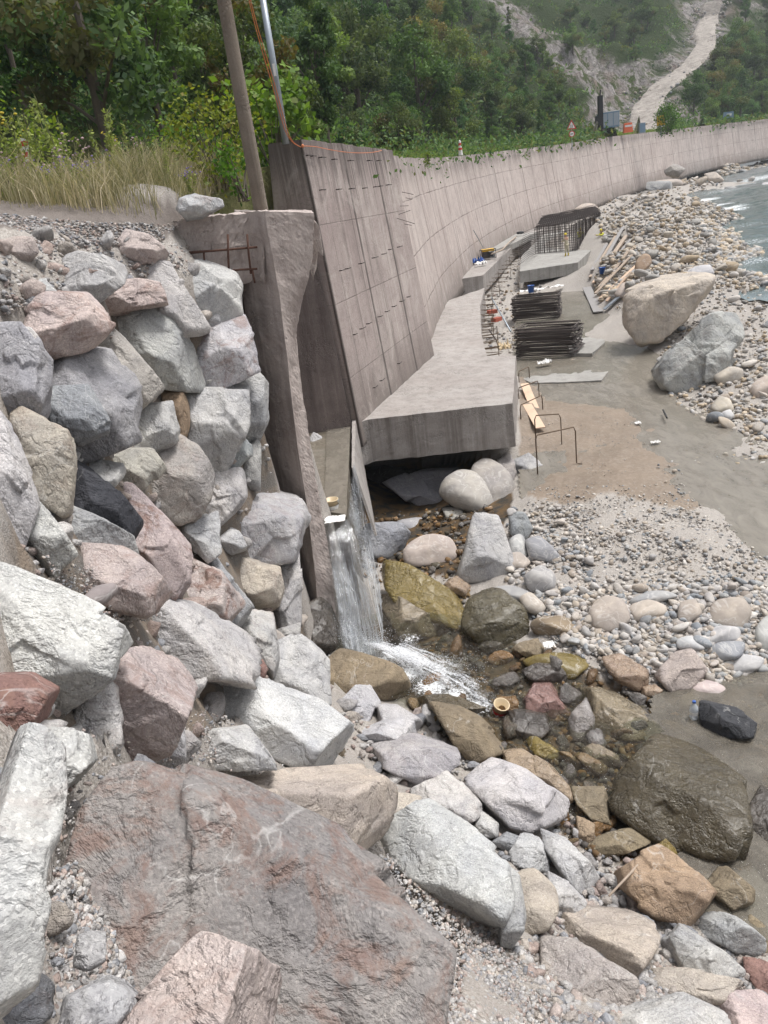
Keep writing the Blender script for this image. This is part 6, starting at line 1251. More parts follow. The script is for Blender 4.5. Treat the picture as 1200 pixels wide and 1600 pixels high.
for u, v, D, k, s in [(20, 300, 17, 2, 1.25), (-10, 305, 16, 2, 1.3), (50, 305, 17, 0, 1.1), (95, 300, 18, 1, 1.05), (125, 300, 17.5, 1, 1.1), (85, 310, 17, 3, .9), (150, 300, 18, 3, 1.2), (175, 305, 18, 0, 1.2), (205, 310, 18.5, 0, .9), (230, 315, 18, 1, .8), (60, 300, 19, 0, 1.4), (115, 295, 19, 0, 1.5), (10, 310, 16.5, 3, 1.1), (265, 320, 18, 0, .7), (35, 312, 16.6, 1, .8), (190, 300, 19, 2, .9), (140, 312, 17, 3, .8), (300, 322, 18.5, 3, .7)]:
    p = PD(u, v, D); z = float(terr_hi(np.array([p[0]]), np.array([p[1]]))[0]); e = empty('weed', (p[0], p[1], z)); s *= .95; e.scale = (s, s, s); e.rotation_euler = (0, 0, random.uniform(0, 6)); tag(e, WL[k], 'weed', 'weeds on the terrace '+['with seeds', 'with pink heads', 'with yellow flowers', 'with violet heads'][k])
    for nm, me in zip(('leaves', 'stems', 'flower_heads'), WP_[k]):
        if me: o = bpy.data.objects.new(nm, me); COL.objects.link(o); o.parent = e; o.color = (1.05, 1.05, .95, 1)
def shrub(x, y, z, rx, rz, zc, n, lf, label, mat, col, seed, nb=16, ar=.7, name='shrub'):
    rg = np.random.default_rng(seed); e = empty(name, (x, y, z)); C = []; Nn = []; A = []; b = MB()
    for i in range(nb):
        d = rg.normal(size=3); d /= np.linalg.norm(d); c = np.array([d[0]*rx*.8, d[1]*rx*.8, zc+d[2]*rz*.85]); tw = [(rg.normal()*.08, rg.normal()*.08, -.1), tuple(c*np.array([.5, .5, .6])), tuple(c)]; b.tube(tw, [.03, .018, .006], 5)
        for j in range(n//nb):
            q = c+rg.normal(size=3)*np.array([rx, rx, rz])*.22; C.append(q); Nn.append(d+np.array([0, 0, .6])); A.append((np.clip(.5+.3*rg.normal(), 0, 1), (rg.random() < .06)*.7, 0))
    V, T = leaves(np.array(C), lf, rg, np.array(Nn), ar=ar); me = npmesh('foliage', V, T, False, {'tint': np.repeat(np.array(A), 4, 0)}); o = bpy.data.objects.new('foliage', me); me.materials.append(M[mat]); COL.objects.link(o); o.parent = e; o.color = (*col, 1)
    sm = bpy.data.meshes.new('branches'); sm.from_pydata(b.v, [], b.f); sm.materials.append(M['bark']); o = bpy.data.objects.new('branches', sm); COL.objects.link(o); o.parent = e; tag(e, label, 'shrub'); return e
p = PD(440, 290, 27); shrub(p[0]-.1, 27, 1.3, 1.35, 1.35, 1.7, 900, .24, 'bright green large leaved shrub behind the wooden pole and the steel mast', 'bigleaf', (.85, 1.0, .8), 3, ar=.8)
p = PD(345, 300, 22); shrub(p[0], 22, .9, 1.3, 1.1, 1.1, 1500, .13, 'twiggy yellow green bush left of the wooden pole', 'bigleaf', (1.15, .95, .7), 4, 22)
p = PD(380, 300, 19.5); shrub(p[0], 19.5, .6, .55, .55, .6, 420, .11, 'small dark green bush at the foot of the wooden pole', 'bigleaf', (.5, .75, .5), 5, 10)
p = PD(290, 290, 24); shrub(p[0], 24, 1.1, 1.2, .9, .9, 1000, .12, 'leafy bush behind the dry grass in the middle of the terrace', 'bigleaf', (.6, .8, .6), 6, 18)
p = PD(15, 290, 22); shrub(p[0], 22, 1.2, 1.5, 1.5, 1.5, 1300, .14, 'yellow green bush at the left picture edge behind the weeds', 'bigleaf', (1.0, 1.0, .6), 7, 20)
p = PD(664, 245, 46); shrub(p[0]+.2, 46, 2.0, .4, .35, .0, 420, .075, 'small bush hanging over the top of the river wall', 'bigleaf', (.8, .8, .6), 8, 8)
p = PD(1042, 195, 150); shrub(p[0], p[1], p[2]-1.5, 2.0, 2.2, 2.3, 2600, .30, 'young roadside tree in front of the dirt track', 'bigleaf', (.45, .7, .45), 9, 14)
# ------------------------------------------------------------------ objects
M['woodpole'] = concrete_material('weathered_pole_wood', (.20, .165, .13), (.11, .09, .07), (.30, .26, .22)); M['galv'] = plain('galvanised_steel', (.33, .37, .41), .45, .5, .12, 5)
M['orange'] = plain('orange_cable', (.62, .20, .08), .5); M['white'] = plain('white_plastic', (.75, .74, .72), .4, 0, .05); M['cream'] = plain('cream_plastic', (.62, .50, .33), .4, 0, .1)
M['red'] = plain('red_paint', (.50, .04, .035), .5, 0, .1); M['blue'] = plain('blue_plastic', (.03, .10, .36), .4, 0, .1); M['bluegrey'] = plain('blue_grey_paint', (.18, .27, .36), .6); M['yellow'] = plain('yellow_paint', (.72, .42, .02), .5, 0, .08)
M['black'] = plain('black_paint', (.02, .02, .022), .5); M['orangep'] = plain('orange_barrier', (.65, .13, .05), .5, 0, .1); M['plank'] = plain('grey_planks', (.36, .29, .23), .85, 0, .3, 5); M['plankgrey'] = plain('weathered_boards', (.26, .25, .245), .8, 0, .25, 5)
M['newwood'] = plain('fresh_board', (.60, .44, .32), .7, 0, .15, 6); M['brick'] = plain('red_brick', (.42, .11, .07), .85, 0, .2); M['skin'] = plain('skin', (.42, .25, .18), .6); M['hivis'] = plain('yellow_workwear', (.55, .55, .05), .8, 0, .12); M['beigecloth'] = plain('beige_raincoat', (.42, .38, .28), .85, 0, .15)
M['darkcloth'] = plain('dark_trousers', (.05, .05, .06), .9); M['boots'] = plain('yellow_boots', (.55, .42, .05), .6); M['helmet'] = plain('yellow_helmet', (.70, .55, .03), .35, 0, .05)
# wooden pole
p = PD(408, 329, 17); e = empty('wooden_pole', (p[0], p[1], p[2]-.6)); tag(e, 'weathered brown wooden utility pole at the corner of the abutment', 'utility pole')
b = MB(); b.tube([(p[0], p[1], p[2]-.7+k*.8) for k in range(14)], [.150-.0035*k for k in range(14)], 18); b.build('shaft', M['woodpole'], e, smooth=True)
b = MB().box((p[0], p[1]-.02, p[2]+9.0), (1.6, .1, .12)); b.build('crossarm', M['woodpole'], e)
p = PD(446, 219, 24.3); e = empty('steel_mast', tuple(p)); tag(e, 'grey galvanised steel lamp mast standing on top of the leaning wall', 'lamp post')
MB().tube([(p[0], p[1], p[2]-.1), (p[0], p[1], p[2]+3.9)], [.098, .085], 16).build('lower_shaft', M['galv'], e, smooth=True)
MB().tube([(p[0], p[1], p[2]+3.9), (p[0], p[1], p[2]+8)], [.064, .055], 16).build('upper_shaft', M['galv'], e, smooth=True)
MB().lathe([(.085, 0), (.104, .01), (.104, .30), (.07, .36)], (p[0], p[1], p[2]+3.62)).build('collar', M['galv'], e, smooth=True)
MB().tube([(p[0], p[1], p[2]+7.9), (p[0]+.4, p[1]-.2, p[2]+8.3), (p[0]+1.5, p[1]-.5, p[2]+8.4)], .035, 8).build('arm', M['galv'], e); MB().box((p[0]+1.8, p[1]-.6, p[2]+8.4), (.7, .26, .12), .3).build('lamp_head', M['galv'], e, bevel=.03)
MB().box((p[0]+.01, p[1]-.093, p[2]+1.75), (.07, .012, .30)).build('sticker', M['white'], e)
e = empty('orange_cable', tuple(PD(455, 222, 24.1))); tag(e, 'thin orange cable hanging past the steel mast and along the wall top', 'cable')
for du in (0, 4):
    pts = [PD(u+du*k_, v, D) for u, v, D, k_ in [(375, -60, 22.5, .5), (389, 0, 22.8, .6), (400, 45, 23.1, .8), (412, 88, 23.4, 1), (424, 128, 23.6, 1), (436, 172, 23.8, 1), (446, 205, 23.95, .8), (457, 222, 24.1, .3), (470, 230, 24.2, .0)]]
    MB().tube([tuple(q) for q in dens(pts, 5)], .012, 6).build('strand', M['orange'], e, smooth=True)
pts = [on_near_wall(u, v)+np.array([.06, -.05, .02]) for u, v in [(470, 230), (490, 231), (515, 236), (545, 240), (575, 240), (592, 237)]]+[np.array(WT[1])+np.array([0, 0, .1])]
MB().tube([tuple(q) for q in dens(pts, 5)], .011, 6).build('strand', M['orange'], e, smooth=True); MB().lathe([(.01, -.05), (.045, -.02), (.045, .02), (.01, .05)], pts[0]).build('knot', M['orange'], e)
# barrier tape board in the grass, red and white marker on the wall
def striped(name, c, w_, h_, th, n, label, cat, tilt=.0, diag=True):
    e = empty(name, (c[0], c[1], c[2]-h_/2)); tag(e, label, cat); Mx = Matrix.Rotation(tilt, 3, 'Y')
    MB().box(c, (w_, th, h_), M=Mx).build('panel', M['white'], e)
    b = MB()
    for k in range(n):
        z0 = -h_/2+h_*(k+.15)/n; z1 = z0+h_*.45/n; s_ = h_*.3/n if diag else 0; q = [(-w_/2, z0), (w_/2, z0+s_), (w_/2, z1+s_), (-w_/2, z1)]
        y_ = -th/2-.004; b.prism([tuple(Mx@Vector((x, y_-.003, z))+Vector(c)) for x, z in q], [tuple(Mx@Vector((x, y_, z))+Vector(c)) for x, z in q])
    for_ = b.build('red_stripe', M['red'], e); return e
striped('marker_board', tuple(PD(36, 234, 17.5)), .20, .42, .03, 2, 'red and white marker board leaning in the weeds', 'marker board', .3)
c = PD(719, 231, 61.5); e = empty('marker_bollard', (c[0], c[1], c[2]-.5)); tag(e, 'small red and white marker bollard behind the river wall', 'bollard')
MB().lathe([(.16, -.5), (.13, -.1), (.08, .45), (0, .52)], c, 12).build('body', M['white'], e); MB().lathe([(.15, -.15), (.125, .0)], c, 12).build('red_band', M['red'], e); MB().lathe([(.115, .15), (.095, .32)], c, 12).build('red_band', M['red'], e)
# road signs
def post(name, u, v, D, h, label, cat, r_=.05, mat='galv'):
    c = PD(u, v, D); e = empty(name, (c[0], c[1], c[2]-h)); tag(e, label, cat); MB().tube([(c[0], c[1]+.06, c[2]-h), (c[0], c[1]+.06, c[2]+.2)], r_, 8).build('post', M[mat], e); return e, c
e, c = post('road_sign', 893, 197, 118, 3.2, 'triangular warning sign above a round red ringed sign on one post', 'road sign')
def flatpoly(c, pts, y, th=.03): return [(c[0]+a, c[1]+y, c[2]+b) for a, b in pts], [(c[0]+a, c[1]+y+th, c[2]+b) for a, b in pts]
def tri(r_): return [(-r_*.87, -r_*.5), (r_*.87, -r_*.5), (0, r_)]
def circ(r_, z=0, n=20): return [(r_*math.cos(i*6.2832/n), z+r_*math.sin(i*6.2832/n)) for i in range(n)]
MB().prism(*flatpoly(c, tri(.82), 0)).build('triangle_rim', M['red'], e); MB().prism(*flatpoly(c, tri(.56), -.02, .018)).build('triangle_face', M['white'], e)
for dx in (-.1, .1): MB().box((c[0]+dx, c[1]-.03, c[2]-.02), (.07, .01, .4)).build('symbol', M['black'], e)
MB().prism(*flatpoly(c, circ(.42, -1.0), 0)).build('round_rim', M['red'], e); MB().prism(*flatpoly(c, circ(.30, -1.0), -.02, .018)).build('round_face', M['white'], e); MB().box((c[0], c[1]-.03, c[2]-1.0), (.36, .01, .1)).build('symbol', M['black'], e)
e, c = post('road_sign', 1033, 188, 150, 3, 'square yellow road sign beside the young roadside tree', 'road sign'); MB().box(c, (1.5, .05, 1.6)).build('panel', M['yellow'], e); MB().prism(*flatpoly(c, [(-.35, .1), (.0, .35), (.0, .2), (.4, .2), (.4, 0), (0, 0), (0, -.15)], -.05, .02)).build('symbol', M['black'], e)
e, c = post('road_sign', 1138, 180, 205, 3, 'wide blue grey road sign on the right beyond the wall', 'road sign'); MB().box(c, (2.6, .06, 1.5)).build('panel', M['bluegrey'], e); MB().box((c[0]+.2, c[1]-.04, c[2]+.1), (1.2, .01, .5)).build('lettering_field', M['white'], e)
c = PD(950, 188, 140); e = empty('site_cabin', (c[0], c[1], c[2]-1.6)); tag(e, 'blue grey site container behind the wall next to the black post', 'site cabin'); MB().box(c, (3.0, 2.4, 2.3)).build('body', M['bluegrey'], e, bevel=.03)
for k in range(3): MB().box((c[0]-.95+k*.95, c[1]-1.23, c[2]), (.8, .04, 1.9)).build('door', M['galv'], e)
MB().box((c[0], c[1], c[2]+1.2), (3.1, 2.5, .1)).build('roof', M['white'], e)
c = PD(938, 172, 138); e = empty('drilling_mast', (c[0], c[1], c[2]-3)); tag(e, 'black vertical steel mast standing at the foot of the cliff', 'mast'); MB().box((c[0], c[1], c[2]-.4), (.75, .7, 5)).build('column', M['black'], e, bevel=.05); MB().box((c[0]-.5, c[1], c[2]-1.6), (.7, .6, 1.6)).build('side_box', M['black'], e, bevel=.04); MB().tube([(c[0], c[1], c[2]+2), (c[0]+.1, c[1], c[2]+2.9)], .12, 8).build('head', M['black'], e)
c = PD(981, 199, 145); e = empty('road_barrier', (c[0], c[1], c[2]-.8)); tag(e, 'orange and white plastic road barrier at the start of the dirt track', 'barrier')
MB().prism([(c[0]-.8, c[1]-.4, c[2]-.8), (c[0]+.8, c[1]-.4, c[2]-.8), (c[0]+.8, c[1]+.4, c[2]-.8), (c[0]-.8, c[1]+.4, c[2]-.8)], [(c[0]-.7, c[1]-.15, c[2]+.7), (c[0]+.7, c[1]-.15, c[2]+.7), (c[0]+.7, c[1]+.15, c[2]+.7), (c[0]-.7, c[1]+.15, c[2]+.7)]).build('body', M['orangep'], e, bevel=.06); MB().box((c[0], c[1]-.32, c[2]+.2), (1.2, .05, .3)).build('white_band', M['white'], e)
c = PD(1003, 200, 150); e = empty('utility_box', (c[0], c[1], c[2]-1)); tag(e, 'small grey green utility box beside the orange barrier', 'utility box'); MB().box(c, (1.1, .6, 1.7)).build('body', M['galv'], e, bevel=.04); MB().box((c[0], c[1]-.32, c[2]), (.9, .03, 1.4)).build('door', M['bluegrey'], e)

# stacks of bent bars
def bar_stack(u0, v0, u1, v1, z, depth, h, n, label):
    a = PZ(u0, v0, z); b1 = PZ(u1, v1, z); w_ = np.linalg.norm(b1-a); dx = (b1-a)/w_; dy = np.array([-dx[1], dx[0], 0]); e = empty('rebar_stack', tuple(a)); tag(e, label, 'rebar stack')
    b = MB(); rl = .12
    pts = [(0, 0, 0), (w_-rl, 0, 0), (w_, rl, .0), (w_, depth-rl, 0), (w_-rl, depth, 0), (rl, depth, 0), (0, depth-rl, 0), (0, rl, 0), (0, 0, 0)]
    b.tube(pts, .026, 6, False); me = bpy.data.meshes.new('bent_bar'); me.from_pydata(b.v, [], b.f); me.materials.append(M['rebar'])
    for k in range(n):
        o = bpy.data.objects.new('bent_bar', me); COL.objects.link(o); o.parent = e; o.location = (random.uniform(-.12, .12), random.uniform(-.1, .1), .04+k*h/n); an = math.atan2(dx[1], dx[0]); o.rotation_euler = (random.uniform(-.02, .02), random.uniform(-.025, .025), an+random.uniform(-.03, .03))
    return e
bar_stack(808, 560, 898, 556, -8.33, 2.0, 1.5, 32, 'nearer dark stack of bent reinforcing bars on the wet concrete')
bar_stack(802, 503, 873, 497, -8.02, 1.8, 1.45, 30, 'farther dark stack of bent reinforcing bars with a blue bucket behind')
# wire hoops standing in the mud
for i, (a, b_, h, tail) in enumerate([((840, 738), (901, 724), 1.28, 1), ((838, 700), (878, 698), 1.22, 0), ((815, 672), (849, 655), 1.0, 0), ((812, 640), (843, 628), .95, 0), ((812, 610), (828, 602), .9, 0)]):
    p, q = PZ(*a, -8.85), PZ(*b_, -8.85); p[2] -= .1; q[2] -= .1; r0 = q-p; t = r0/np.linalg.norm(r0); pts = [p, p+[0, 0, h-.05], p+t*.06+[0, 0, h+.1], q-t*.06+[0, 0, h+.1], q+[0, 0, h-.05], q+[0, 0, .12]]+([q+np.array([.35, -.1, 0])] if tail else [q])
    lb = ['first and nearest brown bar hoop standing in the mud beside the slab', 'second brown bar hoop behind the nearest one with its foot in the mud', 'third bar hoop half hidden by the slab edge above the pale board', 'fourth bar hoop by the slab edge near the wet concrete', 'farthest small bar hoop beside the rebar stack'][i]
    o = MB().tube([tuple(x) for x in pts], .022, 6).build('bar_hoop', M['rebarbrown'], loc=tuple(p), smooth=True); tag(o, lb, 'rebar hoop', 'bar hoops beside the slab')
# boards and planks
def board(a, b_, za, zb, w_, th, mat, label, group=None, name='plank', off=.05):
    p, q = PZ(a[0], a[1], za), PZ(b_[0], b_[1], zb); o = MB().beam(tuple(p+[0, 0, off]), tuple(q+[0, 0, off]), w_, th).build(name, M[mat], loc=tuple(p), bevel=.004); tag(o, label, 'plank', group); return o
board((820, 605), (836, 645), -8.35, -8.6, .36, .04, 'newwood', 'upper pale fresh board lying between the slab and the mud', off=.16)
board((824, 638), (845, 675), -8.4, -8.65, .36, .04, 'newwood', 'lower pale fresh board propped behind the nearest bar hoop', off=.16)
def gboard(a, b_, w_, mat, label, group=None):
    p, q = hit(*a), hit(*b_); p = p+[0, 0, .14]; q = q+[0, 0, .18]; o = MB().beam(tuple(p), tuple(q), w_, .07).build('plank', M[mat], loc=tuple(p), bevel=.006); tag(o, label, 'plank', group)
for i, (a, b_) in enumerate([((922, 436), (962, 372)), ((927, 445), (975, 380)), ((930, 462), (988, 402)), ((938, 470), (1000, 414)), ((942, 430), (968, 366)), ((936, 452), (992, 388)), ((945, 444), (982, 396)), ((950, 420), (985, 378)), ((948, 474), (978, 438)), ((953, 468), (986, 430)), ((960, 452), (1000, 420)), ((925, 425), (948, 385)), ((955, 405), (978, 372)), ((944, 410), (974, 358))]):
    gboard(a, b_, random.uniform(.18, .30), random.choice(['plank', 'plank', 'newwood', 'plankgrey']), 'long weathered plank in the heap of boards on the slope beside the foundation', 'planks on the spoil slope')
gboard((917, 452), (935, 492), .6, 'plankgrey', 'dark grey formwork board lying in the mud at the foot of the plank heap')
gboard((944, 487), (974, 462), .35, 'galv', 'pale grey metal beam lying at the lower end of the plank heap')
gboard((1036, 646), (1042, 660), .05, 'black', 'small dark stick lying in the shallow channel')
def grod(a, b_, za, zb, r_, mat, label, cat, name):
    p, q = PZ(*a, za), PZ(*b_, zb); o = MB().tube([tuple(p), tuple((p+q)/2+[0, 0, .01]), tuple(q)], r_, 8).build(name, M[mat], loc=tuple(p), smooth=True); tag(o, label, cat)
grod((768, 465), (798, 518), -6.7, -7.9, .05, 'galv', 'long grey steel prop leaning from the debris beside the slab', 'steel prop', 'steel_prop')
grod((764, 515), (782, 541), -6.9, -7.7, .04, 'rebar', 'short dark bar in the debris at the slab notch', 'steel bar', 'steel_bar')
grod((740, 360), (758, 392), -2.8, -5.1, .03, 'galv', 'thin pole leaning on the curved wall behind the generator', 'pole', 'leaning_pole')
p, q = hit(940, 1396), hit(1003, 1342); o = MB().tube([tuple(p+[0, -.35, .35]), tuple((p+q)/2+[0, -.35, .42]), tuple(q+[0, -.35, .5])], [.014, .02, .03], 8).build('branch', M['plank'], loc=tuple(p), smooth=True, rough=.004); tag(o, 'pale driftwood stick leaning on the orange brown boulder', 'stick')
# bricks, sheets, bags
for i, (u, v, lb) in enumerate([(769, 487, 'upper red brick block in the debris beside the slab'), (776, 499, 'lower red brick block in the debris beside the slab')]):
    p = PZ(u, v, -7.3); e = empty('brick_block', tuple(p)); tag(e, lb, 'brick', 'red bricks in the debris'); MB().box(p, (.62, .35, .24), .3+i*.4).build('body', M['brick'], e, bevel=.012)
    for k in (-.18, 0, .18): MB().box((p[0]+k, p[1]+k*(.3+i*.4), p[2]+.121), (.1, .16, .006), .3+i*.4).build('hollow', M['black'], e)  # thin black patches in place of the shade inside the holes
def crumple(name, c, sx, sy, sz, mat, label, cat, seed, n=26):
    X, Y = np.meshgrid(np.linspace(-1, 1, n), np.linspace(-1, 1, n)); P = np.stack([X.ravel()*sx, Y.ravel()*sy, 0*X.ravel()], 1); q = P.copy(); q[:, 2] = (np.abs(fbm(P*2.2/max(sx, sy)+seed, 4))*1.2)*sz+.02; q[:, :2] *= (1-.2*(fbm(P*1.7/max(sx, sy)+seed+4, 2))[:, None]); q += np.array(c)
    i_ = np.arange(n*n).reshape(n, n); T = np.stack([i_[:-1, :-1], i_[:-1, 1:], i_[1:, 1:], i_[1:, :-1]], -1).reshape(-1, 4); o = mobj(name, npmesh(name, q, T), M[mat], loc=tuple(c)); tag(o, label, cat); return o
crumple('plastic_bag', PZ(851, 568, -8.3), .35, .16, .3, 'white', 'crumpled white bag on the wet concrete before the nearer rebar stack', 'bag', 1)
crumple('paper_sack', PZ(788, 546, -7.7), .32, .4, .6, 'cream', 'torn cream paper sack in the debris at the slab notch', 'sack', 2)
crumple('plastic_sheet', PZ(846, 452, -7.2), 1.6, .25, .3, 'white', 'long white plastic strip behind the farther rebar stack', 'plastic sheet', 3)
crumple('plastic_bag', PZ(746, 411, -5.55), .55, .4, .7, 'blue', 'blue and white plastic bags piled next to the generator', 'bags', 4)
crumple('plastic_bag', PZ(752, 413, -5.55), .5, .3, .5, 'white', 'white plastic bag piled on the blue bags next to the generator', 'bag', 5)
crumple('foil_sheet', PZ(524, 812, -6.60), .24, .20, .02, 'white', 'white sheet lying on the sill lip under the cream bucket', 'sheet', 6)
crumple('litter_scrap', PZ(997, 662, -8.8), .10, .12, .1, 'white', 'white litter scrap at the edge of the shallow channel', 'litter', 7)
crumple('litter_scrap', PZ(1024, 692, -8.85), .16, .1, .1, 'white', 'pale litter scrap on the mud beside the flat stones', 'litter', 8)
crumple('litter_scrap', PZ(858, 1009, -9.25), .12, .12, .1, 'white', 'white plastic scrap among the wet stones by the green topped stone', 'litter', 9)
# wet concrete patches
for (poly, z, lb) in (([(812, 590), (830, 572), (880, 560), (930, 566), (952, 578), (940, 594), (880, 597), (830, 598)], -8.36, 0), ([(885, 520), (925, 498), (940, 505), (945, 535), (925, 552), (890, 552)], -8.22, 1), ([(805, 470), (900, 440), (930, 445), (900, 520), (805, 520)], -7.95, 2)):
    z = [float(H(*[np.array([k]) for k in PZ(u, v, z)[:2]])[0]) for u, v in poly]; zz = float(np.mean(z))+.03 if lb < 2 else None
    if lb < 2: o = slabpoly([PZ(u, v, zz) for u, v in poly], .25, 'blinding_slab', M['newconc'], sub=.4, rough=.02); tag(o, ['pale wet concrete patch in front of the nearer rebar stack', 'pale wet concrete patch right of the rebar stacks'][lb], 'concrete patch')
# buckets
def bucket(name, c, r_, h, mat, label, Mx=None, handle=True, band=None, lid=False):
    Mx = Mx or Matrix.Identity(3); e = empty(name, tuple(c)); tag(e, label, 'bucket'); c = Vector(c)
    MB().lathe([(0, .01), (r_*.82, 0), (r_, h*.93), (r_*1.07, h*.93), (r_*1.07, h), (r_*.96, h), (r_*.78, .03), (0, .03)], c, 28, Mx).build('body', M[mat], e, smooth=True)
    if band: MB().lathe([(r_*.87, h*.12), (r_*1.01, h*.5)], c, 28, Mx).build('label_band', M[band], e, smooth=True)
    if handle:
        pts = [Mx@Vector((r_*1.08*math.cos(a), .02, h*.9+r_*.5*math.sin(a)*(-.6)))+c+Mx@Vector((0, -r_*math.sin(a)*.9, 0)) for a in np.linspace(0, math.pi, 12)]; MB().tube(pts, .006, 5).build('handle', M['galv'], e)
    return e
bucket('bucket', PZ(520, 796, -6.7), .165, .27, 'cream', 'cream plastic bucket standing on the wet sill by the pillar', band='white')
p = hit(780, 1112); bucket('bucket', p+[0, 0, -.02], .15, .26, 'cream', 'half sunk paint bucket standing in the stream below the foam', Matrix.Rotation(.3, 3, 'X') @ Matrix.Rotation(.2, 3, 'Y'), band='red')
bucket('bucket', PZ(830, 457, -7.1), .24, .5, 'blue', 'blue bucket standing behind the farther rebar stack'); p = hit(941, 430); bucket('bucket', p+[0, 0, .1], .22, .45, 'blue', 'blue bucket on the planks at the foot of the spoil heap')
bucket('bucket', PZ(815, 450, -7.2), .17, .4, 'white', 'small white bucket in the debris left of the blue bucket')
m = NT('clear_plastic'); m.fin((.7, .75, .8, 1), .1); m.b.inputs['Alpha'].default_value = .5; M['clear'] = m.m
p = PZ(1084, 1122, -9.62); e = empty('plastic_bottle', tuple(p)); tag(e, 'clear plastic bottle standing in the pool beside the black block', 'bottle'); MB().lathe([(0, 0), (.075, 0), (.08, .05), (.07, .12), (.08, .2), (.075, .26), (.03, .32), (.028, .35)], p, 20).build('body', M['clear'], e, smooth=True); MB().lathe([(.032, .35), (.032, .385), (0, .39)], p, 16).build('cap', M['blue'], e); MB().lathe([(.082, .10), (.082, .17)], p, 20).build('label_band', M['white'], e)
# generator
p = PZ(763, 404, -5.55); e = empty('generator', tuple(p)); tag(e, 'portable generator with orange tank and black frame on the far slab', 'generator')
b = MB(); w2, d2, h2 = .62, .42, .78
for sx_ in (-1, 1):
    for sy_ in (-1, 1): b.tube([(p[0]+sx_*w2, p[1]+sy_*d2, p[2]), (p[0]+sx_*w2, p[1]+sy_*d2, p[2]+h2)], .03, 6)
for z in (.05, h2):
    for q in (((-1, -1), (1, -1)), ((1, -1), (1, 1)), ((1, 1), (-1, 1)), ((-1, 1), (-1, -1))): b.tube([(p[0]+q[0][0]*w2, p[1]+q[0][1]*d2, p[2]+z), (p[0]+q[1][0]*w2, p[1]+q[1][1]*d2, p[2]+z)], .03, 6)
b.build('frame', M['black'], e); MB().box((p[0], p[1], p[2]+.72), (1.1, .7, .2)).build('tank', M['yellow'], e, bevel=.05); MB().box((p[0]-.18, p[1], p[2]+.33), (.6, .6, .5)).build('engine', M['rebar'], e, bevel=.04)
MB().lathe([(0, -.25), (.22, -.25), (.24, 0), (.22, .25), (0, .25)], (p[0]+.33, p[1], p[2]+.33), 16, Matrix.Rotation(R(90), 3, 'Y')).build('alternator', M['galv'], e); MB().box((p[0]+.1, p[1]-.43, p[2]+.35), (.5, .03, .3)).build('control_panel', M['black'], e)
o = MB().tube([tuple(PZ(u, v, -5.05)+[0, 0, .1]) for u, v in [(768, 399), (785, 392), (795, 381), (806, 372)]], .07, 7).build('ground_hose', M['plank'], smooth=True); tag(o, 'brown hose lying on the step behind the generator', 'hose')

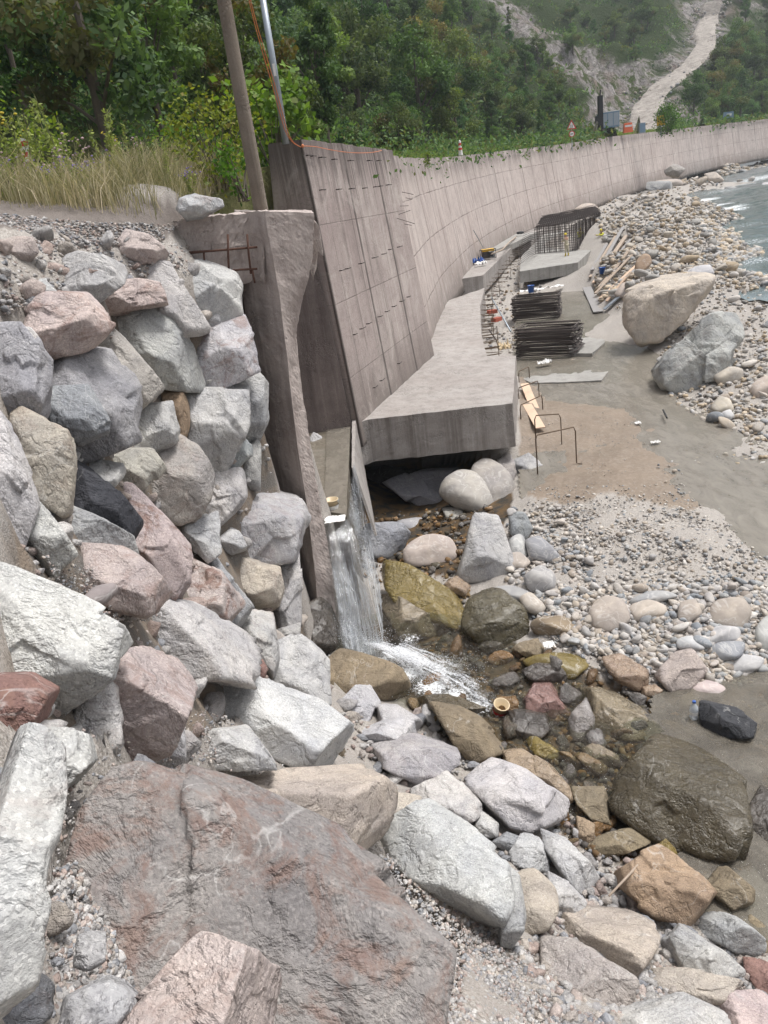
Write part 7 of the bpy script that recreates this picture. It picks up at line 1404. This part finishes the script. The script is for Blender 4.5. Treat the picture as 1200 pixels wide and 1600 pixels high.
# people
def skinned(name, J, E, rad, mat, parent, sub=2):
    me = bpy.data.meshes.new(name); me.from_pydata([tuple(j) for j in J], E, []); o = bpy.data.objects.new(name, me); COL.objects.link(o); o.parent = parent; me.materials.append(mat)
    o.modifiers.new('skin', 'SKIN'); o.modifiers.new('sub', 'SUBSURF').levels = sub; o.modifiers['sub'].render_levels = sub
    for v_, r_ in zip(me.skin_vertices[0].data, rad): v_.radius = r_ if hasattr(r_, '__len__') else (r_, r_)
    me.skin_vertices[0].data[0].use_root = True; return o
def person(loc, rz, pose, top, legs, boot, label, s=1.0):
    e = empty('person', tuple(loc)); e.rotation_euler = (0, 0, rz); e.scale = (s, s, s); tag(e, label, 'person')
    lean, kneel = pose.get('lean', 0), pose.get('knee', 0)
    hip = np.array([0, 0, .93-kneel*.25]); ch = hip+np.array([0, -math.sin(lean)*.42, math.cos(lean)*.42]); nk = ch+np.array([0, -math.sin(lean*1.1)*.13, math.cos(lean*1.1)*.13]); hd = nk+np.array([0, -.03-math.sin(lean)*.1, .12])
    J = [hip, hip+(ch-hip)*.5, ch, nk, hd, hd+[0, -.01, .11]]; Rr = [(.15, .11), (.135, .10), (.165, .11), .06, (.078, .09), (.06, .07)]; E = [(0, 1), (1, 2), (2, 3), (3, 4), (4, 5)]
    arms = {}
    for sd in (-1, 1):
        sh = ch+np.array([sd*.19, 0, .05]); el, wr = pose['arm'][0 if sd < 0 else 1]; el = sh+np.array(el)*[sd, 1, 1]; wr = el+np.array(wr)*[sd, 1, 1]; k = len(J); J += [sh, el, wr, wr+(wr-el)*.35]; Rr += [.058, .046, .034, .036]; E += [(2, k), (k, k+1), (k+1, k+2), (k+2, k+3)]; arms[sd] = (k, k+1, k+2)
        k = len(J); hp = hip+np.array([sd*.095, 0, -.05]); kn = hp+np.array([sd*.02, -kneel*.28, -.42+kneel*.08]); an = np.array([sd*.13, kneel*.05, .08]); J += [hp, kn, an, an+[sd*.02, -.14, -.045]]; Rr += [.088, .062, .045, .04]; E += [(0, k), (k, k+1), (k+1, k+2), (k+2, k+3)]
    # fingers
    for sd in (-1, 1):
        w_ = J[arms[sd][2]+1]; d = (J[arms[sd][2]+1]-J[arms[sd][2]]); d = d/np.linalg.norm(d)
        for f in range(5):
            k = len(J); o_ = np.array([0, (f-2)*.017, 0]) if f < 4 else np.array([-sd*.03, 0, 0]); J += [w_+o_+d*.05, w_+o_*1.1+d*(.09 if f < 4 else .06)+np.array([0, 0, -.01])]; Rr += [.009, .008]; E += [(arms[sd][2]+1, k), (k, k+1)]
    skinned('body', J, E, Rr, M['skin'], e)
    a, b_ = arms[-1], arms[1]
    JJ = [hip-[0, 0, .12 if not pose.get('coat') else .42], hip, J[1], ch, nk-[0, 0, .02]]; Q = [(.19, .16) if pose.get('coat') else (.155, .125), (.17, .135), (.155, .12), (.185, .13), .075]; E2 = [(0, 1), (1, 2), (2, 3), (3, 4)]
    for ar in (a, b_):
        k = len(JJ); JJ += [J[i] for i in ar]; Q += [.072, .062, .05]; E2 += [(3, k), (k, k+1), (k+1, k+2)]
    skinned('jacket', JJ, E2, Q, M[top], e)
    lg = []; LQ = []; LE = []; JJ = [hip+[0, 0, .02]]; Q = [(.16, .125)]; E2 = []
    for base in (10, 18): JJ += [J[base], J[base+1], J[base+2]+[0, 0, .12]]; Q += [.105, .078, .062]; n_ = len(JJ); E2 += [(0, n_-3), (n_-3, n_-2), (n_-2, n_-1)]
    skinned('trousers', JJ, E2, Q, M[legs], e)
    for base in (10, 18): skinned('boot', [J[base+2]+[0, 0, .22], J[base+2]+[0, .01, .0], J[base+3]], [(0, 1), (1, 2)], [.07, .062, .052], M[boot], e)
    b = MB().lathe([(.125, -.02), (.118, .0), (.108, .05), (.085, .09), (.04, .118), (0, .122)], J[5]-np.array([0, 0, .02]), 16); me = bpy.data.meshes.new('helmet'); me.from_pydata(b.v, [], b.f); me.materials.append(M['helmet']); o = bpy.data.objects.new('helmet', me); COL.objects.link(o); o.parent = e
    b = MB()
    for sd in (-1, 1): b.box(tuple(hd+np.array([sd*.032, -.088, .035])), (.022, .012, .012))
    me = bpy.data.meshes.new('eyes'); me.from_pydata(b.v, [], b.f); me.materials.append(M['black']); o = bpy.data.objects.new('eyes', me); COL.objects.link(o); o.parent = e; return e
dn = [((.05, .02, -.28), (.0, -.08, -.24))]*2; fwd = [((.04, -.12, -.24), (-.06, -.22, .02))]*2; out = [((.06, -.22, -.12), (-.03, -.25, .05))]*2
person(PZ(886, 401, -5.93)+[0, 0, .02], R(200), dict(arm=fwd, lean=.08, coat=True), 'beigecloth', 'beigecloth', 'boots', 'person in a beige raincoat yellow boots and yellow helmet standing on the foundation', 1.03)
person(PZ(906, 386, -5.86)+[0, 0, .02], R(150), dict(arm=out, lean=.45, knee=.5), 'hivis', 'darkcloth', 'boots', 'person in a yellow vest crouching inside the bars of the rebar cage', 1.0)
p = PZ(943, 391, -6.2); person(p+[0, 0, .05], R(-70), dict(arm=out, lean=.3), 'hivis', 'darkcloth', 'boots', 'person in yellow top and dark trousers leaning on the right side of the cage', 1.0)
# a tyre-like dark drum and rubble on the far step
p = PZ(813, 366, -4.85); o = MB().lathe([(.22, -.1), (.36, -.12), (.42, 0), (.36, .12), (.22, .1), (.22, -.1)], tuple(p+[0, 0, .16]), 20).build('tyre', M['black'], loc=tuple(p), smooth=True); tag(o, 'black tyre lying on the pale step by the curved wall', 'tyre')

# ------------------------------------------------------------------ air between the camera and the far hillside
m = bpy.data.materials.new('haze_air'); m.use_nodes = True; t_ = m.node_tree; t_.nodes.remove(t_.nodes['Principled BSDF']); pv_ = t_.nodes.new('ShaderNodeVolumePrincipled'); pv_.inputs['Color'].default_value = (.80, .86, .92, 1); pv_.inputs['Density'].default_value = .00032; t_.links.new(pv_.outputs[0], t_.nodes['Material Output'].inputs['Volume'])
zmin = float(min(UPV[:, 2].min(), WP[:, 2].min()))-1; zmax = float(UPV[:, 2].max())+25
allx = np.concatenate([UPV[:, 0], WP[:, 0]]); ally = np.concatenate([UPV[:, 1], WP[:, 1]])
b = MB().box(((allx.min()+allx.max())/2, (ally.min()+ally.max())/2, (zmin+zmax)/2), (np.ptp(allx)+20, np.ptp(ally)+20, zmax-zmin)); o = b.build('haze', m, loc=(0, 200, zmin)); tag(o, 'thin pale air haze over the valley', 'haze', kind='stuff')
